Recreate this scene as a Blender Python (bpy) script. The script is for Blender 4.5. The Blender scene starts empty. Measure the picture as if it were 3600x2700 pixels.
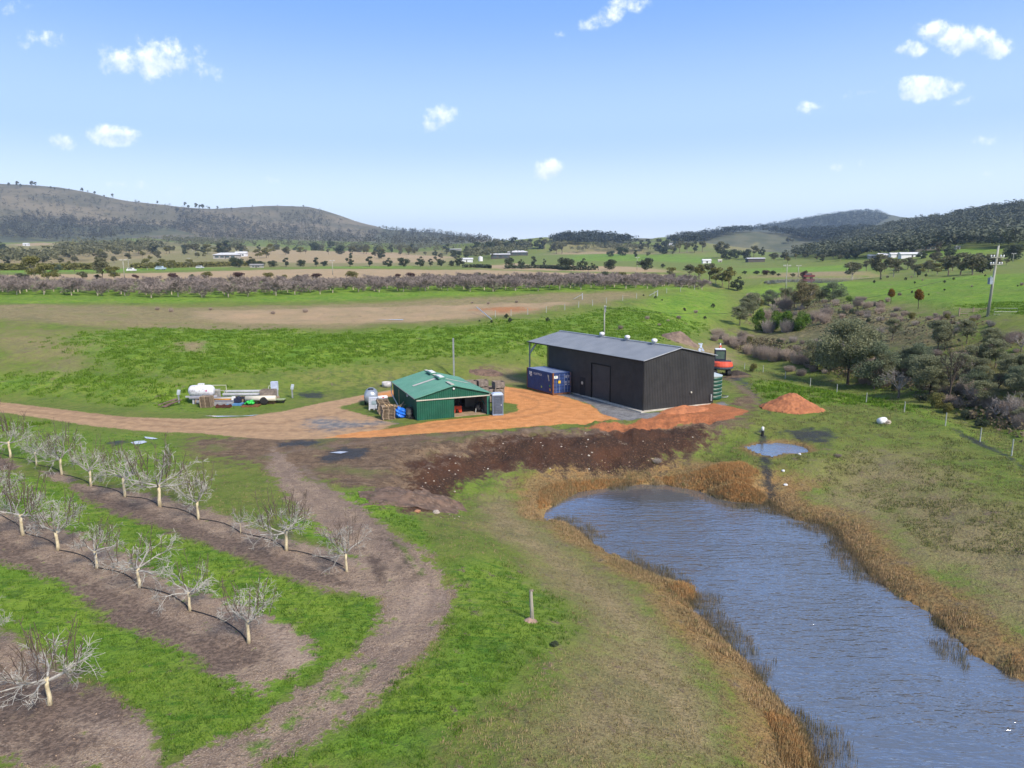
import bpy, math, random
import numpy as np
from mathutils import Vector, Matrix
R = math.radians
rnd = random.Random(7)
rng = np.random.default_rng(7)
SC = bpy.context.scene
COL = SC.collection

# ---------------------------------------------------------------- camera
CAM_H = 15.2; FPX = 1534.0; PITCH = math.atan((829.5 - 568) / FPX); ROLL = R(-0.5)
cam = bpy.data.cameras.new('Camera'); camo = bpy.data.objects.new('Camera', cam); COL.objects.link(camo)
cam.sensor_fit = 'HORIZONTAL'; cam.sensor_width = 36.0; cam.lens = 36.0 * FPX / 2212.0
cam.clip_start = 0.5; cam.clip_end = 20000
_f = Vector((0, math.cos(PITCH), -math.sin(PITCH))); _u = Vector((0, math.sin(PITCH), math.cos(PITCH))); _r = Vector((1, 0, 0))
_R = _r * math.cos(ROLL) + _u * math.sin(ROLL); _U = -_r * math.sin(ROLL) + _u * math.cos(ROLL)
camo.matrix_world = Matrix(((_R.x, _U.x, -_f.x, 0), (_R.y, _U.y, -_f.y, 0), (_R.z, _U.z, -_f.z, CAM_H), (0, 0, 0, 1)))
SC.camera = camo

# ---------------------------------------------------------------- world, sun, exposure
SUN_EL = 42; SUN_AZ = 140      # azimuth the light comes from, clockwise from +Y (the view direction)
world = bpy.data.worlds.new('World'); SC.world = world; world.use_nodes = True
NT = world.node_tree; NT.nodes.clear()
def wn(t, **k):
    n = NT.nodes.new(t)
    for a, b in k.items(): setattr(n, a, b)
    return n
wl = NT.links.new
wout = wn('ShaderNodeOutputWorld'); wbg = wn('ShaderNodeBackground'); wl(wbg.outputs[0], wout.inputs[0])
sky = wn('ShaderNodeTexSky'); sky.sky_type = 'NISHITA'; sky.sun_disc = False
sky.sun_elevation = R(SUN_EL); sky.sun_rotation = R(SUN_AZ); sky.altitude = 50; sky.air_density = 1.0; sky.dust_density = 0.6; sky.ozone_density = 1.6
wbg.inputs[1].default_value = 0.11
def wmath(op, a, b=None, c=None, clamp=False):
    n = wn('ShaderNodeMath'); n.operation = op; n.use_clamp = clamp
    for i, v in enumerate((a, b, c)):
        if v is None: continue
        if isinstance(v, (int, float)): n.inputs[i].default_value = v
        else: wl(v, n.inputs[i])
    return n.outputs[0]
tc = wn('ShaderNodeTexCoord'); sep = wn('ShaderNodeSeparateXYZ'); wl(tc.outputs['Generated'], sep.inputs[0])
yy = wmath('MAXIMUM', sep.outputs[1], 0.05)
qx = wmath('DIVIDE', sep.outputs[0], yy); qz = wmath('DIVIDE', sep.outputs[2], yy)
cmb = wn('ShaderNodeCombineXYZ'); wl(qx, cmb.inputs[0]); wl(qz, cmb.inputs[1])
nz1 = wn('ShaderNodeTexNoise'); nz1.inputs['Scale'].default_value = 30; nz1.inputs['Detail'].default_value = 7; nz1.inputs['Roughness'].default_value = .62; wl(cmb.outputs[0], nz1.inputs['Vector'])
nz2 = wn('ShaderNodeTexNoise'); nz2.inputs['Scale'].default_value = 9; nz2.inputs['Detail'].default_value = 3; wl(cmb.outputs[0], nz2.inputs['Vector'])
nzo = wmath('ADD', wmath('MULTIPLY', wmath('SUBTRACT', nz1.outputs[0], .52), 4.2), wmath('MULTIPLY', wmath('SUBTRACT', nz2.outputs[0], .5), 1.6))
# small cumulus clouds: (view x, view y in the 2212-wide picture, half width, half height, tilt, strength)
CL = [(85,88,58,20,8,.85),(255,128,44,30,0,.95),(330,125,80,38,4,1.0),(405,140,62,24,-18,.9),(452,152,16,12,-40,.55),(248,292,58,20,0,1.0),(132,304,30,17,-8,.9),(940,258,46,24,12,1.0),(900,268,36,12,0,.6),
 (1186,364,40,20,8,1.0),(1320,28,70,20,27,.75),(1352,10,50,16,10,.6),(1145,168,24,8,4,.35),(1971,105,34,17,-4,1.0),(2085,82,88,30,-8,1.2),(2018,66,30,16,0,1.0),(2150,98,28,24,0,1.0),(1988,186,76,26,2,1.1),(1960,202,30,14,0,.9),
 (1855,201,36,10,8,.7),(1754,236,28,14,6,.85),(2090,214,30,8,22,.45),(1810,361,28,10,10,.45),(1868,354,22,9,6,.4),(2127,377,20,8,0,.5),(962,382,22,10,4,.4),(596,388,18,8,0,.3),(2126,300,20,12,10,.3),(1210,70,14,8,0,.35),(330,402,60,12,-6,.35),(20,8,70,14,0,.3)]
tot = None; base = None
def cdir(px, py):
    a = (px - 1106) / FPX; b = (829.5 - py) / FPX
    d = _R * a + _U * b + _f
    return d.x / d.y, d.z / d.y
for (px, py, hw, hh, tilt, st) in CL:
    cx, cz = cdir(px, py); rw = hw * 1.0 / FPX; rh = hh * .92 / FPX; ct, s_ = math.cos(R(tilt)), math.sin(R(tilt))
    ddx = wmath('SUBTRACT', qx, cx); ddz = wmath('SUBTRACT', qz, cz)
    a1 = wmath('MULTIPLY', wmath('ADD', wmath('MULTIPLY', ddx, ct), wmath('MULTIPLY', ddz, s_)), 1 / rw)
    b1 = wmath('MULTIPLY', wmath('SUBTRACT', wmath('MULTIPLY', ddz, ct), wmath('MULTIPLY', ddx, s_)), 1 / rh)
    d2 = wmath('ADD', wmath('MULTIPLY', a1, a1), wmath('MULTIPLY', b1, b1))
    m = wmath('MULTIPLY', wmath('SUBTRACT', 1.0, wmath('MULTIPLY', d2, .62)), st)
    tot = m if tot is None else wmath('MAXIMUM', tot, m)
    if st > .8: low = wmath('MULTIPLY', wmath('MAXIMUM', m, 0), b1); base = low if base is None else wmath('ADD', base, low)
edge = wmath('ADD', tot, nzo)
mr = wn('ShaderNodeMapRange'); mr.interpolation_type = 'SMOOTHSTEP'; mr.inputs[1].default_value = .08; mr.inputs[2].default_value = 1.35; wl(edge, mr.inputs[0])
gate = wmath('GREATER_THAN', sep.outputs[1], 0.1)
inr = wn('ShaderNodeMapRange'); inr.inputs[1].default_value = -.9; inr.inputs[2].default_value = .25; wl(tot, inr.inputs[0])
cm = wmath('MULTIPLY', wmath('MULTIPLY', mr.outputs[0], inr.outputs[0]), gate, clamp=True)
# broad brightening of the air towards the horizon (thin winter haze over the valley)
rp = wn('ShaderNodeValToRGB'); rp.color_ramp.interpolation = 'EASE'; wl(sep.outputs[2], rp.inputs[0])
K = 1 / 8.0
for k_, (p_, c_) in enumerate([(0.0, (7.0,7.4,7.9)), (.06, (4.9,5.7,6.6)), (.17, (2.5,3.6,5.9)), (.34, (1.05,2.2,5.1)), (.6, (.8,1.9,4.4))]):
    e_ = rp.color_ramp.elements[k_] if k_ < 2 else rp.color_ramp.elements.new(p_)
    e_.position = p_; e_.color = (*[q * K for q in c_], 1)
rps = wn('ShaderNodeVectorMath', operation='SCALE'); wl(rp.outputs[0], rps.inputs[0]); rps.inputs[3].default_value = 8.0
hz = wn('ShaderNodeMapRange'); hz.interpolation_type = 'SMOOTHSTEP'; hz.inputs[1].default_value = .3; hz.inputs[2].default_value = .65; hz.inputs[3].default_value = .88; hz.inputs[4].default_value = 0.0; wl(sep.outputs[2], hz.inputs[0])
mh = wn('ShaderNodeMix', data_type='RGBA'); wl(hz.outputs[0], mh.inputs[0]); wl(sky.outputs[0], mh.inputs[6]); wl(rps.outputs[0], mh.inputs[7])
mc = wn('ShaderNodeMix', data_type='RGBA'); wl(wmath('MULTIPLY', cm, .93), mc.inputs[0]); wl(mh.outputs[2], mc.inputs[6]); mc.inputs[7].default_value = (6.6, 6.9, 7.4, 1)
gs_ = wn('ShaderNodeMix', data_type='RGBA'); wl(wmath('ADD', wmath('MULTIPLY', wmath('SUBTRACT', nz1.outputs[0], .3), 2.2), wmath('MULTIPLY', base, .9), clamp=True), gs_.inputs[0]); gs_.inputs[6].default_value = (4.6, 5.15, 6.2, 1); gs_.inputs[7].default_value = (6.9, 7.1, 7.5, 1); wl(gs_.outputs[2], mc.inputs[7])
wl(mc.outputs[2], wbg.inputs[0])

sl = bpy.data.lights.new('Sun', 'SUN'); so = bpy.data.objects.new('Sun', sl); COL.objects.link(so)
sl.energy = 3.0; sl.angle = R(10); sl.color = (1, .91, .78)
sd = Vector((math.sin(R(SUN_AZ)) * math.cos(R(SUN_EL)), math.cos(R(SUN_AZ)) * math.cos(R(SUN_EL)), math.sin(R(SUN_EL))))
so.rotation_euler = sd.to_track_quat('Z', 'Y').to_euler(); so.location = sd * 200
SC.view_settings.view_transform = 'Standard'; SC.view_settings.look = 'None'; SC.view_settings.gamma = 1; SC.view_settings.exposure = 0.98
SC.cycles.use_denoising = True; SC.cycles.max_bounces = 6; SC.cycles.transparent_max_bounces = 6; SC.cycles.volume_bounces = 0

# ---------------------------------------------------------------- picture <-> place
def ray(px, py):
    a = (px - 1106) / FPX; b = (829.5 - py) / FPX
    return _R * a + _U * b + _f
def at(px, py, z=0.0):
    d = ray(px, py); t = (z - CAM_H) / d.z
    return (d.x * t, d.y * t, z)
def atr(px, py, r):
    d = ray(px, py); t = r / math.hypot(d.x, d.y)
    return (d.x * t, d.y * t, CAM_H + d.z * t)

# ---------------------------------------------------------------- helpers
def hash2(ix, iy, s):
    v = np.sin(ix * 127.1 + iy * 311.7 + s * 74.7) * 43758.5453
    return v - np.floor(v)
def vnoise(x, y, s=0):
    ix = np.floor(x); iy = np.floor(y); fx = x - ix; fy = y - iy
    fx = fx * fx * (3 - 2 * fx); fy = fy * fy * (3 - 2 * fy)
    a = hash2(ix, iy, s); b = hash2(ix + 1, iy, s); c = hash2(ix, iy + 1, s); d = hash2(ix + 1, iy + 1, s)
    return (a + (b - a) * fx) * (1 - fy) + (c + (d - c) * fx) * fy
def fbm(x, y, s=0, o=3):
    t = 0; a = .5; n = 0
    for i in range(o):
        t = t + a * vnoise(x, y, s + i); n += a; x = x * 2.03; y = y * 2.03; a *= .5
    return t / n
def sdpoly(x, y, P):
    """signed distance, positive inside"""
    P = np.asarray(P, float); n = len(P); best = np.full(x.shape, 1e18); ins = np.zeros(x.shape, bool)
    for i in range(n):
        ax, ay = P[i]; bx, by = P[(i + 1) % n]; ex, ey = bx - ax, by - ay
        L = ex * ex + ey * ey + 1e-12
        t = np.clip(((x - ax) * ex + (y - ay) * ey) / L, 0, 1)
        dd = (x - ax - ex * t) ** 2 + (y - ay - ey * t) ** 2
        best = np.minimum(best, dd)
        c = ((ay > y) != (by > y))
        with np.errstate(divide='ignore', invalid='ignore'):
            xi = ex * (y - ay) / (ey if ey != 0 else 1e-12) + ax
        ins ^= c & (x < xi)
    d = np.sqrt(best)
    return np.where(ins, d, -d)
def smooth(a, b, x):
    t = np.clip((x - a) / (b - a), 0, 1); return t * t * (3 - 2 * t)

# ---------------------------------------------------------------- terrain heights
CP = []
def cz(z, *pts):
    for p in pts: CP.append(at(p[0], p[1], z))
def cr(*pts):
    for p in pts: CP.append(atr(*p))
# orchard, yard
cz(0.0, (-700,1100),(-300,1400),(-600,1000),(0,1000),(100,1300),(60,1550),(300,1500),(300,1150),(600,1400),(560,1100),(820,1150),(880,1450),(600,1659),(0,1800),(600,1900),(1000,2300),(760,1080),
   (0,880),(200,890),(420,880),(600,890),(750,900),(900,900),(1050,890),(1180,860),(1300,920),(1550,900),(1420,890),(1560,850),(1620,880),(480,930),(300,960),(660,1000),(850,960))
cz(0.1, (1200,820),(1330,850),(1450,850),(850,850),(700,850))
cz(-0.15, (900,1000),(1000,962),(1200,944),(1400,930),(1530,925))
cz(-0.3, (960,1300),(880,1080),(1140,1345),(1030,1180),(1180,1480),(1330,1659),(1250,1900))
cz(-2.1, (1000,1085),(1090,1040),(1230,1042)); cz(-2.5, (1340,1035),(1440,1030),(1540,1010)); cz(-1.6,(1580,960))
cz(-1.0, (1090,1200),(1180,1300),(1300,1420),(1400,1560),(1500,1659)); cz(-1.4,(940,1075))
cz(-2.2, (1150,1150),(1260,1250),(1400,1330),(1480,1420),(1560,1520),(1620,1640),(1700,1900))
cz(-2.5, (1690,1060),(1800,1090),(1900,1130),(2000,1220),(2100,1330),(2212,1400),(2400,1500)); cz(-1.9,(1600,1020),(1800,1030),(1950,1080),(2080,1180),(2212,1260),(2500,1400))
cz(-1.0, (1900,1000),(2040,1050),(2212,1130),(2450,1250)); cz(-0.4, (1700,925),(1600,925),(1900,930),(2060,960),(2212,1030),(2500,1120)); cz(-.9,(1570,1000),(1760,1000),(1820,975),(1680,935))
cz(-0.1, (1640,850),(1760,860),(1870,880),(1953,900),(2043,920),(2185,980),(2400,1060)); cz(0.0, (1560,810),(1600,810),(1700,830),(1500,800))
# creek gully behind the fence
cr((2400,950,76),(2212,905,81),(2120,870,86),(2020,832,93),(1930,812,99),(1840,790,107),(1760,768,117),(1690,752,127),(1630,735,138),(1580,722,149),(1530,735,134),(1545,700,152))
cz(-.5,(1600,770),(1660,785)); cz(-0.7,(1780,815),(1900,848)); cz(-.5,(2080,905),(2212,965))
# foot and face of the long green slope
cr((-600,890,114),(-200,870,103),(-600,800,135),(-200,800,119),(0,805,110),(150,812,102),(300,815,96),(1500,770,110),(450,812,93),(600,808,93),(750,800,94),(880,795,95),(1000,785,97),(1100,775,100),(1250,770,101),(1400,745,108),(1470,735,118))
cr((-600,750,150),(-200,750,130),(0,750,119),(300,752,108),(600,752,104),(900,740,106),(1100,725,112),(1300,705,124),(1430,700,132),(1420,680,148))
cr((-600,688,180),(-200,690,150),(0,694,136),(150,700,132),(300,704,128),(450,707,125),(600,706,123),(750,702,123),(900,692,127),(1050,684,131),(1150,676,136),(1250,665,144),(1340,652,157))
cr((-600,668,200),(0,672,153),(300,676,147),(600,676,143),(900,668,148),(1100,656,157),(1250,646,166),(1400,641,176))
cr((-600,645,230),(0,650,178),(300,650,172),(600,648,170),(900,642,173),(1150,632,182),(1350,627,190),(1500,625,200),(1560,655,182),(1500,660,168),(1580,640,215),(1620,640,230))
cr((-700,608,250),(0,612,250),(500,610,250),(1000,606,255),(1400,602,262),(1560,606,262))
cr((-700,590,380),(0,592,380),(600,584,400),(1100,582,400),(1400,582,400),(1600,590,340))
cr((-700,578,520),(0,580,520),(600,577,520),(1100,576,540),(1400,574,560))
cr((-700,562,800),(0,565,800),(500,560,800),(900,560,800),(1200,556,850),(1450,560,800))
cr((-700,545,1200),(0,545,1200),(400,545,1200),(800,548,1200),(1000,545,1200),(1200,545,1150),(1400,550,1100))
cr((-700,515,1800),(0,520,1800),(250,520,1800),(450,528,1800),(700,530,1800),(900,530,1800),(1020,530,1700))
cr((-700,470,2300),(0,478,2300),(250,490,2300),(450,500,2300),(650,495,2300),(820,510,2300),(950,522,2200))
cr((-900,395,2800),(-300,398,2800),(0,405,2800),(100,408,2800),(180,416,2800),(250,430,2800),(330,435,2800),(380,441,2800),(420,455,2800),(470,455,2800),(540,448,2800),(600,447,2800),(690,450,2800),(740,466,2800),(800,485,2750),(850,493,2700),(930,503,2600),(1000,508,2500),(1040,520,2400),(1075,530,2300))
cr((-900,450,3500),(0,450,3500),(400,480,3500),(700,490,3500),(1000,540,3300))
# centre: rolling green country
cr((1120,552,1000),(1300,548,1000),(1500,548,950),(1250,526,1300),(1400,532,1250),(1130,526,1300),(1080,525,1500),(1180,530,1700),(1550,545,900),(1500,525,1350),(1440,535,1200))
cr((1560,508,1700),(1640,504,1750),(1720,512,1700),(1480,520,1600),(1620,535,1300),(1780,525,1500),(1640,530,2200))
cr((1150,535,3000),(1190,522,3400),(1230,512,3500),(1270,509,3500),(1320,515,3400),(1380,526,3300),(1420,532,3200))
cr((1440,528,3600),(1480,516,3600),(1530,506,3600),(1600,494,3600),(1680,482,3600),(1760,468,3600),(1820,460,3600),(1860,455,3600),(1895,457,3600),(1925,468,3600),(1980,480,3600),(2200,480,3600))
cr((1500,545,2600),(1700,530,2600),(1900,510,2600),(1800,512,2300),(2200,490,2600))
cr((1200,545,4500),(1600,545,4500),(2000,545,4500),(500,520,4500),(0,500,4500),(2500,500,4500),(1300,540,3000))
# right: pasture, houses, wooded hill
cr((1640,640,250),(1700,636,245),(1760,634,235),(1640,615,300),(1700,612,300),(1800,612,300),(1880,604,300),(1680,600,340),(1800,596,350),(1700,588,420),(1600,580,520),(1700,572,560),(1850,575,520),(1950,600,300),(2060,600,260),(2212,594,240),(2500,590,230))
cr((1800,650,200),(1950,645,180),(2080,640,170),(2212,640,162),(2500,650,150),(1850,665,172),(1950,680,145),(2060,685,130),(2133,690,119),(2212,700,113),(2500,730,103))
cr((1640,680,182),(1700,712,152),(1780,700,150),(1740,665,185),(1850,720,133),(1950,745,117),(2050,770,105),(2150,790,97),(2260,810,92),(2000,700,130),(2212,750,101),(1900,690,145),(1660,718,152))
cr((1750,560,700),(1850,552,650),(1950,550,560),(2050,555,500),(2150,562,420),(2250,565,400),(2000,540,600),(2120,540,520),(2212,545,500),(2500,540,500))
cr((1650,556,800),(1700,556,900),(1760,538,1200),(1850,532,1000),(1950,520,900),(2100,512,800),(2212,500,800),(2500,490,800))
cr((1700,550,1500),(1740,535,1500),(1800,519,1450),(1860,501,1400),(1920,486,1400),(1980,477,1350),(2050,467,1300),(2110,457,1300),(2160,448,1300),(2212,440,1300),(2350,420,1300),(2700,400,1300))
cr((1750,545,2000),(1900,510,1950),(2050,500,1900),(2212,490,1900),(2600,470,1900))
for a_ in range(-60, 61, 15):
    CP.append((7000 * math.sin(R(a_)), 7000 * math.cos(R(a_)), 0.0)); CP.append((1.5 * math.sin(R(a_)), 1.5 * math.cos(R(a_)), -0.5)); CP.append((10 * math.sin(R(a_)), 10 * math.cos(R(a_)), -0.3 if a_ < 15 else -2.2))
CP = np.array(CP)
AZMAX = R(62)
def uv_(x, y):
    r = np.sqrt(x * x + y * y); az = np.clip(np.arctan2(x, y), -AZMAX, AZMAX)
    return az * 1.0, np.log(np.maximum(r, 1.0)) * .85, r
_cu, _cv, _cr = uv_(CP[:, 0], CP[:, 1])
_C2 = 0.04 ** 2
# work with the elevation angle so that far points weigh as little as near ones
_cw = (CP[:, 2] + 1.0) / (_cr + 30)
_A = np.sqrt((_cu[:, None] - _cu[None]) ** 2 + (_cv[:, None] - _cv[None]) ** 2 + _C2)
_n = len(CP); _M = np.zeros((_n + 3, _n + 3)); _M[:_n, :_n] = _A - np.eye(_n) * .004; _M[:_n, _n] = 1; _M[:_n, _n + 1] = _cu; _M[:_n, _n + 2] = _cv; _M[_n:, :_n] = _M[:_n, _n:].T
_W = np.linalg.solve(_M, np.concatenate([_cw, [0, 0, 0]]))
def hbase(x, y):
    x = np.asarray(x, float); y = np.asarray(y, float); sh = x.shape; x = x.ravel(); y = y.ravel(); out = np.empty(x.shape)
    for i in range(0, len(x), 40000):
        u, v, r = uv_(x[i:i + 40000], y[i:i + 40000])
        A = np.sqrt((u[:, None] - _cu[None]) ** 2 + (v[:, None] - _cv[None]) ** 2 + _C2)
        out[i:i + 40000] = (A @ _W[:_n] + _W[_n] + u * _W[_n + 1] + v * _W[_n + 2]) * (r + 30) - 1.0
    return out.reshape(sh)

WATER = -3.0
POND_V = [(1173,1124),(1180,1104),(1205,1084),(1239,1065),(1273,1058),(1339,1048),(1390,1046),(1439,1047),(1506,1058),(1533,1068),(1573,1082),(1630,1088),(1662,1084),(1682,1103),(1723,1122),(1770,1130),(1806,1148),(1833,1183),(1885,1241),(1941,1287),(2008,1324),(2061,1374),(2101,1414),(2168,1451),(2212,1474),(2330,1520),(2500,1640),(2600,1900),(2300,2300),(1850,2300),(1790,1850),(1758,1659),(1735,1587),(1691,1534),(1635,1467),(1608,1434),(1551,1381),(1523,1348),(1490,1322),(1482,1302),(1496,1284),(1490,1270),(1426,1253),(1396,1240),(1319,1198),(1279,1180),(1250,1155),(1223,1135)]
POND = np.array([at(x, y, WATER)[:2] for x, y in POND_V])
SP_Z = -0.95
SPOND_V = [(1613,966),(1640,960),(1680,957),(1715,960),(1742,968),(1748,977),(1720,980),(1690,980),(1668,986),(1650,982),(1630,975)]
SPOND = np.array([at(x, y, SP_Z)[:2] for x, y in SPOND_V])
DAM_R = 300; 
_dz = atr(1750, 606, DAM_R)[2]
DAM_V = [(1644,613),(1655,606),(1680,603),(1740,600.5),(1850,598),(1905,597),(1890,600.5),(1850,603.5),(1815,609.5),(1770,611),(1700,609),(1660,612)]
DAM = np.array([at(x, y, _dz)[:2] for x, y in DAM_V])
YARD = np.array([at(x, y, 0)[:2] for x, y in [(-100,868),(300,880),(600,860),(800,838),(1100,820),(1200,800),(1480,800),(1600,850),(1640,885),(1560,912),(1300,925),(1100,930),(900,945),(600,950),(300,935),(0,900)]])
BANK = np.array([at(x, y, -1)[:2] for x, y in [(840,1000),(1000,965),(1150,945),(1400,925),(1540,918),(1545,960),(1480,990),(1400,1030),(1300,1042),(1180,1035),(1060,1045),(980,1090),(900,1115),(840,1080)]])
def H(x, y, fine=True):
    x = np.asarray(x, float); y = np.asarray(y, float)
    h = hbase(x, y); r = np.sqrt(x * x + y * y)
    near = r < 160
    wy = smooth(-6, 1, sdpoly(x, y, YARD)); h = h * (1 - wy)
    if fine:
        amp = np.clip(r / 60, 0, 12) 
        h = h + (fbm(x / 9, y / 9, 3) - .5) * .5 * (1 - wy) * np.minimum(amp, 1.6) + (fbm(x / 1.3, y / 1.3, 9) - .5) * .14 * (1 - .7 * wy)
        h = h + (fbm(x / 2.4, y / 2.4, 13, 3) - .5) * .42 * smooth(62, 85, r) * (1 - wy) * (1 - smooth(230, 300, r))
        wb = smooth(-1.5, 1.0, sdpoly(x, y, BANK)); h = h + wb * ((fbm(x / 1.6, y / 1.6, 17, 4) - .5) * 1.15)
        far = smooth(500, 1500, r)
        h = h + far * (fbm(x / 260, y / 260, 21, 4) - .5) * 34
    s = sdpoly(x, y, POND); w = np.exp(-np.maximum(-s, 0) / 2.2)
    h = np.where(s > 0, WATER - .1 - np.minimum(s * .35, 2.0), h * (1 - w) + w * (WATER + .04 + .42 * np.maximum(-s, 0)))
    s = sdpoly(x, y, SPOND); w = np.exp(-np.maximum(-s, 0) / 1.6)
    h = np.where(s > 0, SP_Z - .08 - np.minimum(s * .3, .8), h * (1 - w) + w * (SP_Z + .04 + .42 * np.maximum(-s, 0)))
    s = sdpoly(x, y, DAM); w = np.exp(-np.maximum(-s, 0) / 12)
    h = np.where(s > 0, _dz - .3, h * (1 - w) + w * (_dz + .1 + .05 * np.maximum(-s, 0)))
    return h
_ts = np.exp(np.linspace(math.log(8), math.log(9000), 700))
def G(px, py, sink=0.0):
    """where the sight line of a picture point meets the ground"""
    d = ray(px, py); L = math.hypot(d.x, d.y); t = _ts / L
    x = d.x * t; y = d.y * t; z = CAM_H + d.z * t; g = z - H(x, y, False)
    i = int(np.argmax(g < 0))
    if g[i] >= 0: i = len(t) - 1
    if i > 0:
        t2 = np.linspace(t[i - 1], t[i], 24); gx = d.x * t2; gy = d.y * t2; g2 = CAM_H + d.z * t2 - H(gx, gy, True)
        j = int(np.argmax(g2 < 0)) if (g2 < 0).any() else 23
        tt = t2[j]
    else: tt = t[0]
    X = d.x * tt; Y = d.y * tt
    return Vector((X, Y, float(H(np.array([X]), np.array([Y]))[0]) - sink))
def hz1(x, y): return float(H(np.array([x]), np.array([y]))[0])
def depth(p): return p.y * math.cos(PITCH) - (p.z - CAM_H) * math.sin(PITCH)
def mpx(p): return depth(p) / FPX          # metres per picture unit at p
# ---------------------------------------------------------------- materials
MATS = {}
class NB:
    def __init__(s, name):
        s.m = bpy.data.materials.new(name); s.m.use_nodes = True; s.t = s.m.node_tree; s.t.nodes.clear()
        s.o = s.n('ShaderNodeOutputMaterial'); s.b = s.n('ShaderNodeBsdfPrincipled'); s.l(s.b.outputs[0], s.o.inputs[0])
    def n(s, t, **k):
        x = s.t.nodes.new(t)
        for a, b in k.items(): setattr(x, a, b)
        return x
    def l(s, a, b): s.t.links.new(a, b)
    def inp(s, sock, v):
        if hasattr(v, 'is_linked') or isinstance(v, bpy.types.NodeSocket): s.l(v, sock)
        else: sock.default_value = v
    def math(s, op, a, b=None, clamp=False):
        x = s.n('ShaderNodeMath', operation=op, use_clamp=clamp); s.inp(x.inputs[0], a)
        if b is not None: s.inp(x.inputs[1], b)
        return x.outputs[0]
    def noise(s, vec, scale, detail=4, rough=.55, dist=0):
        x = s.n('ShaderNodeTexNoise'); x.inputs['Scale'].default_value = scale; x.inputs['Detail'].default_value = detail; x.inputs['Roughness'].default_value = rough; x.inputs['Distortion'].default_value = dist
        if vec is not None: s.l(vec, x.inputs['Vector'])
        return x.outputs[0]
    def mix(s, f, a, b, mode='MIX'):
        x = s.n('ShaderNodeMix', data_type='RGBA', blend_type=mode); s.inp(x.inputs[0], f)
        s.inp(x.inputs[6], a if not isinstance(a, tuple) else (*a, 1)); s.inp(x.inputs[7], b if not isinstance(b, tuple) else (*b, 1)); return x.outputs[2]
    def mr(s, v, a, b, c=0., d=1., sm=True):
        x = s.n('ShaderNodeMapRange'); x.interpolation_type = 'SMOOTHSTEP' if sm else 'LINEAR'
        s.inp(x.inputs[0], v)
        for i, q in zip((1, 2, 3, 4), (a, b, c, d)): x.inputs[i].default_value = q
        return x.outputs[0]
    def bump(s, h, strength, dist=.1):
        x = s.n('ShaderNodeBump'); x.inputs['Strength'].default_value = strength; x.inputs['Distance'].default_value = dist; s.l(h, x.inputs['Height']); s.l(x.outputs[0], s.b.inputs['Normal'])
    def scale(s, vec, v):
        x = s.n('ShaderNodeMapping'); x.inputs['Scale'].default_value = v; s.l(vec, x.inputs[0]); return x.outputs[0]
def mat(name, col, col2=None, scale=3.0, rough=.7, metal=0., bump=0., stretch=(1, 1, 1), lo=.35, hi=.65, spec=.3, dirt=None):
    """plain procedural surface: two tones broken up by noise, a little relief"""
    if name in MATS: return MATS[name]
    b = NB(name); pos = b.n('ShaderNodeTexCoord').outputs['Object']; v = b.scale(pos, stretch)
    n = b.noise(v, scale, 6)
    col2 = col2 or tuple(c * .72 for c in col)
    c = b.mix(b.mr(n, lo, hi), col, col2)
    if dirt: c = b.mix(b.math('MULTIPLY', b.mr(b.noise(v, scale * 3.1, 5), .52, .7), dirt[1]), c, dirt[0])
    b.l(c, b.b.inputs['Base Color']); b.b.inputs['Roughness'].default_value = rough; b.b.inputs['Metallic'].default_value = metal; b.b.inputs['Specular IOR Level'].default_value = spec
    if bump: b.bump(b.noise(v, scale * 4, 4), bump, .05)
    MATS[name] = b.m; return b.m
def ribbed(name, col, col2, axis='X', pitch=.19, rough=.5, metal=0.0, bump=.5, spec=.3, noise_scale=.6, vary=.5):
    """corrugated sheet: rib profile runs along the given object axis"""
    if name in MATS: return MATS[name]
    b = NB(name); pos = b.n('ShaderNodeTexCoord').outputs['Object']
    w = b.n('ShaderNodeTexWave', bands_direction=axis); w.inputs['Scale'].default_value = 1 / pitch / 3.1416 * .5; b.l(pos, w.inputs['Vector'])
    w.inputs['Scale'].default_value = math.pi * 2 / pitch / 20
    n = b.noise(pos, noise_scale, 6, .6); c = b.mix(b.math('MULTIPLY', b.mr(n, .35, .65), vary), col, col2)
    n2 = b.noise(b.scale(pos, (1.5, 1.5, .15)), 3, 5); c = b.mix(b.math('MULTIPLY', b.mr(n2, .5, .75), .3), c, tuple(x * 1.25 + .01 for x in col))
    b.l(c, b.b.inputs['Base Color']); b.b.inputs['Roughness'].default_value = rough; b.b.inputs['Metallic'].default_value = metal; b.b.inputs['Specular IOR Level'].default_value = spec
    b.bump(w.outputs[0], bump, .03)
    MATS[name] = b.m; return b.m
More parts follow.
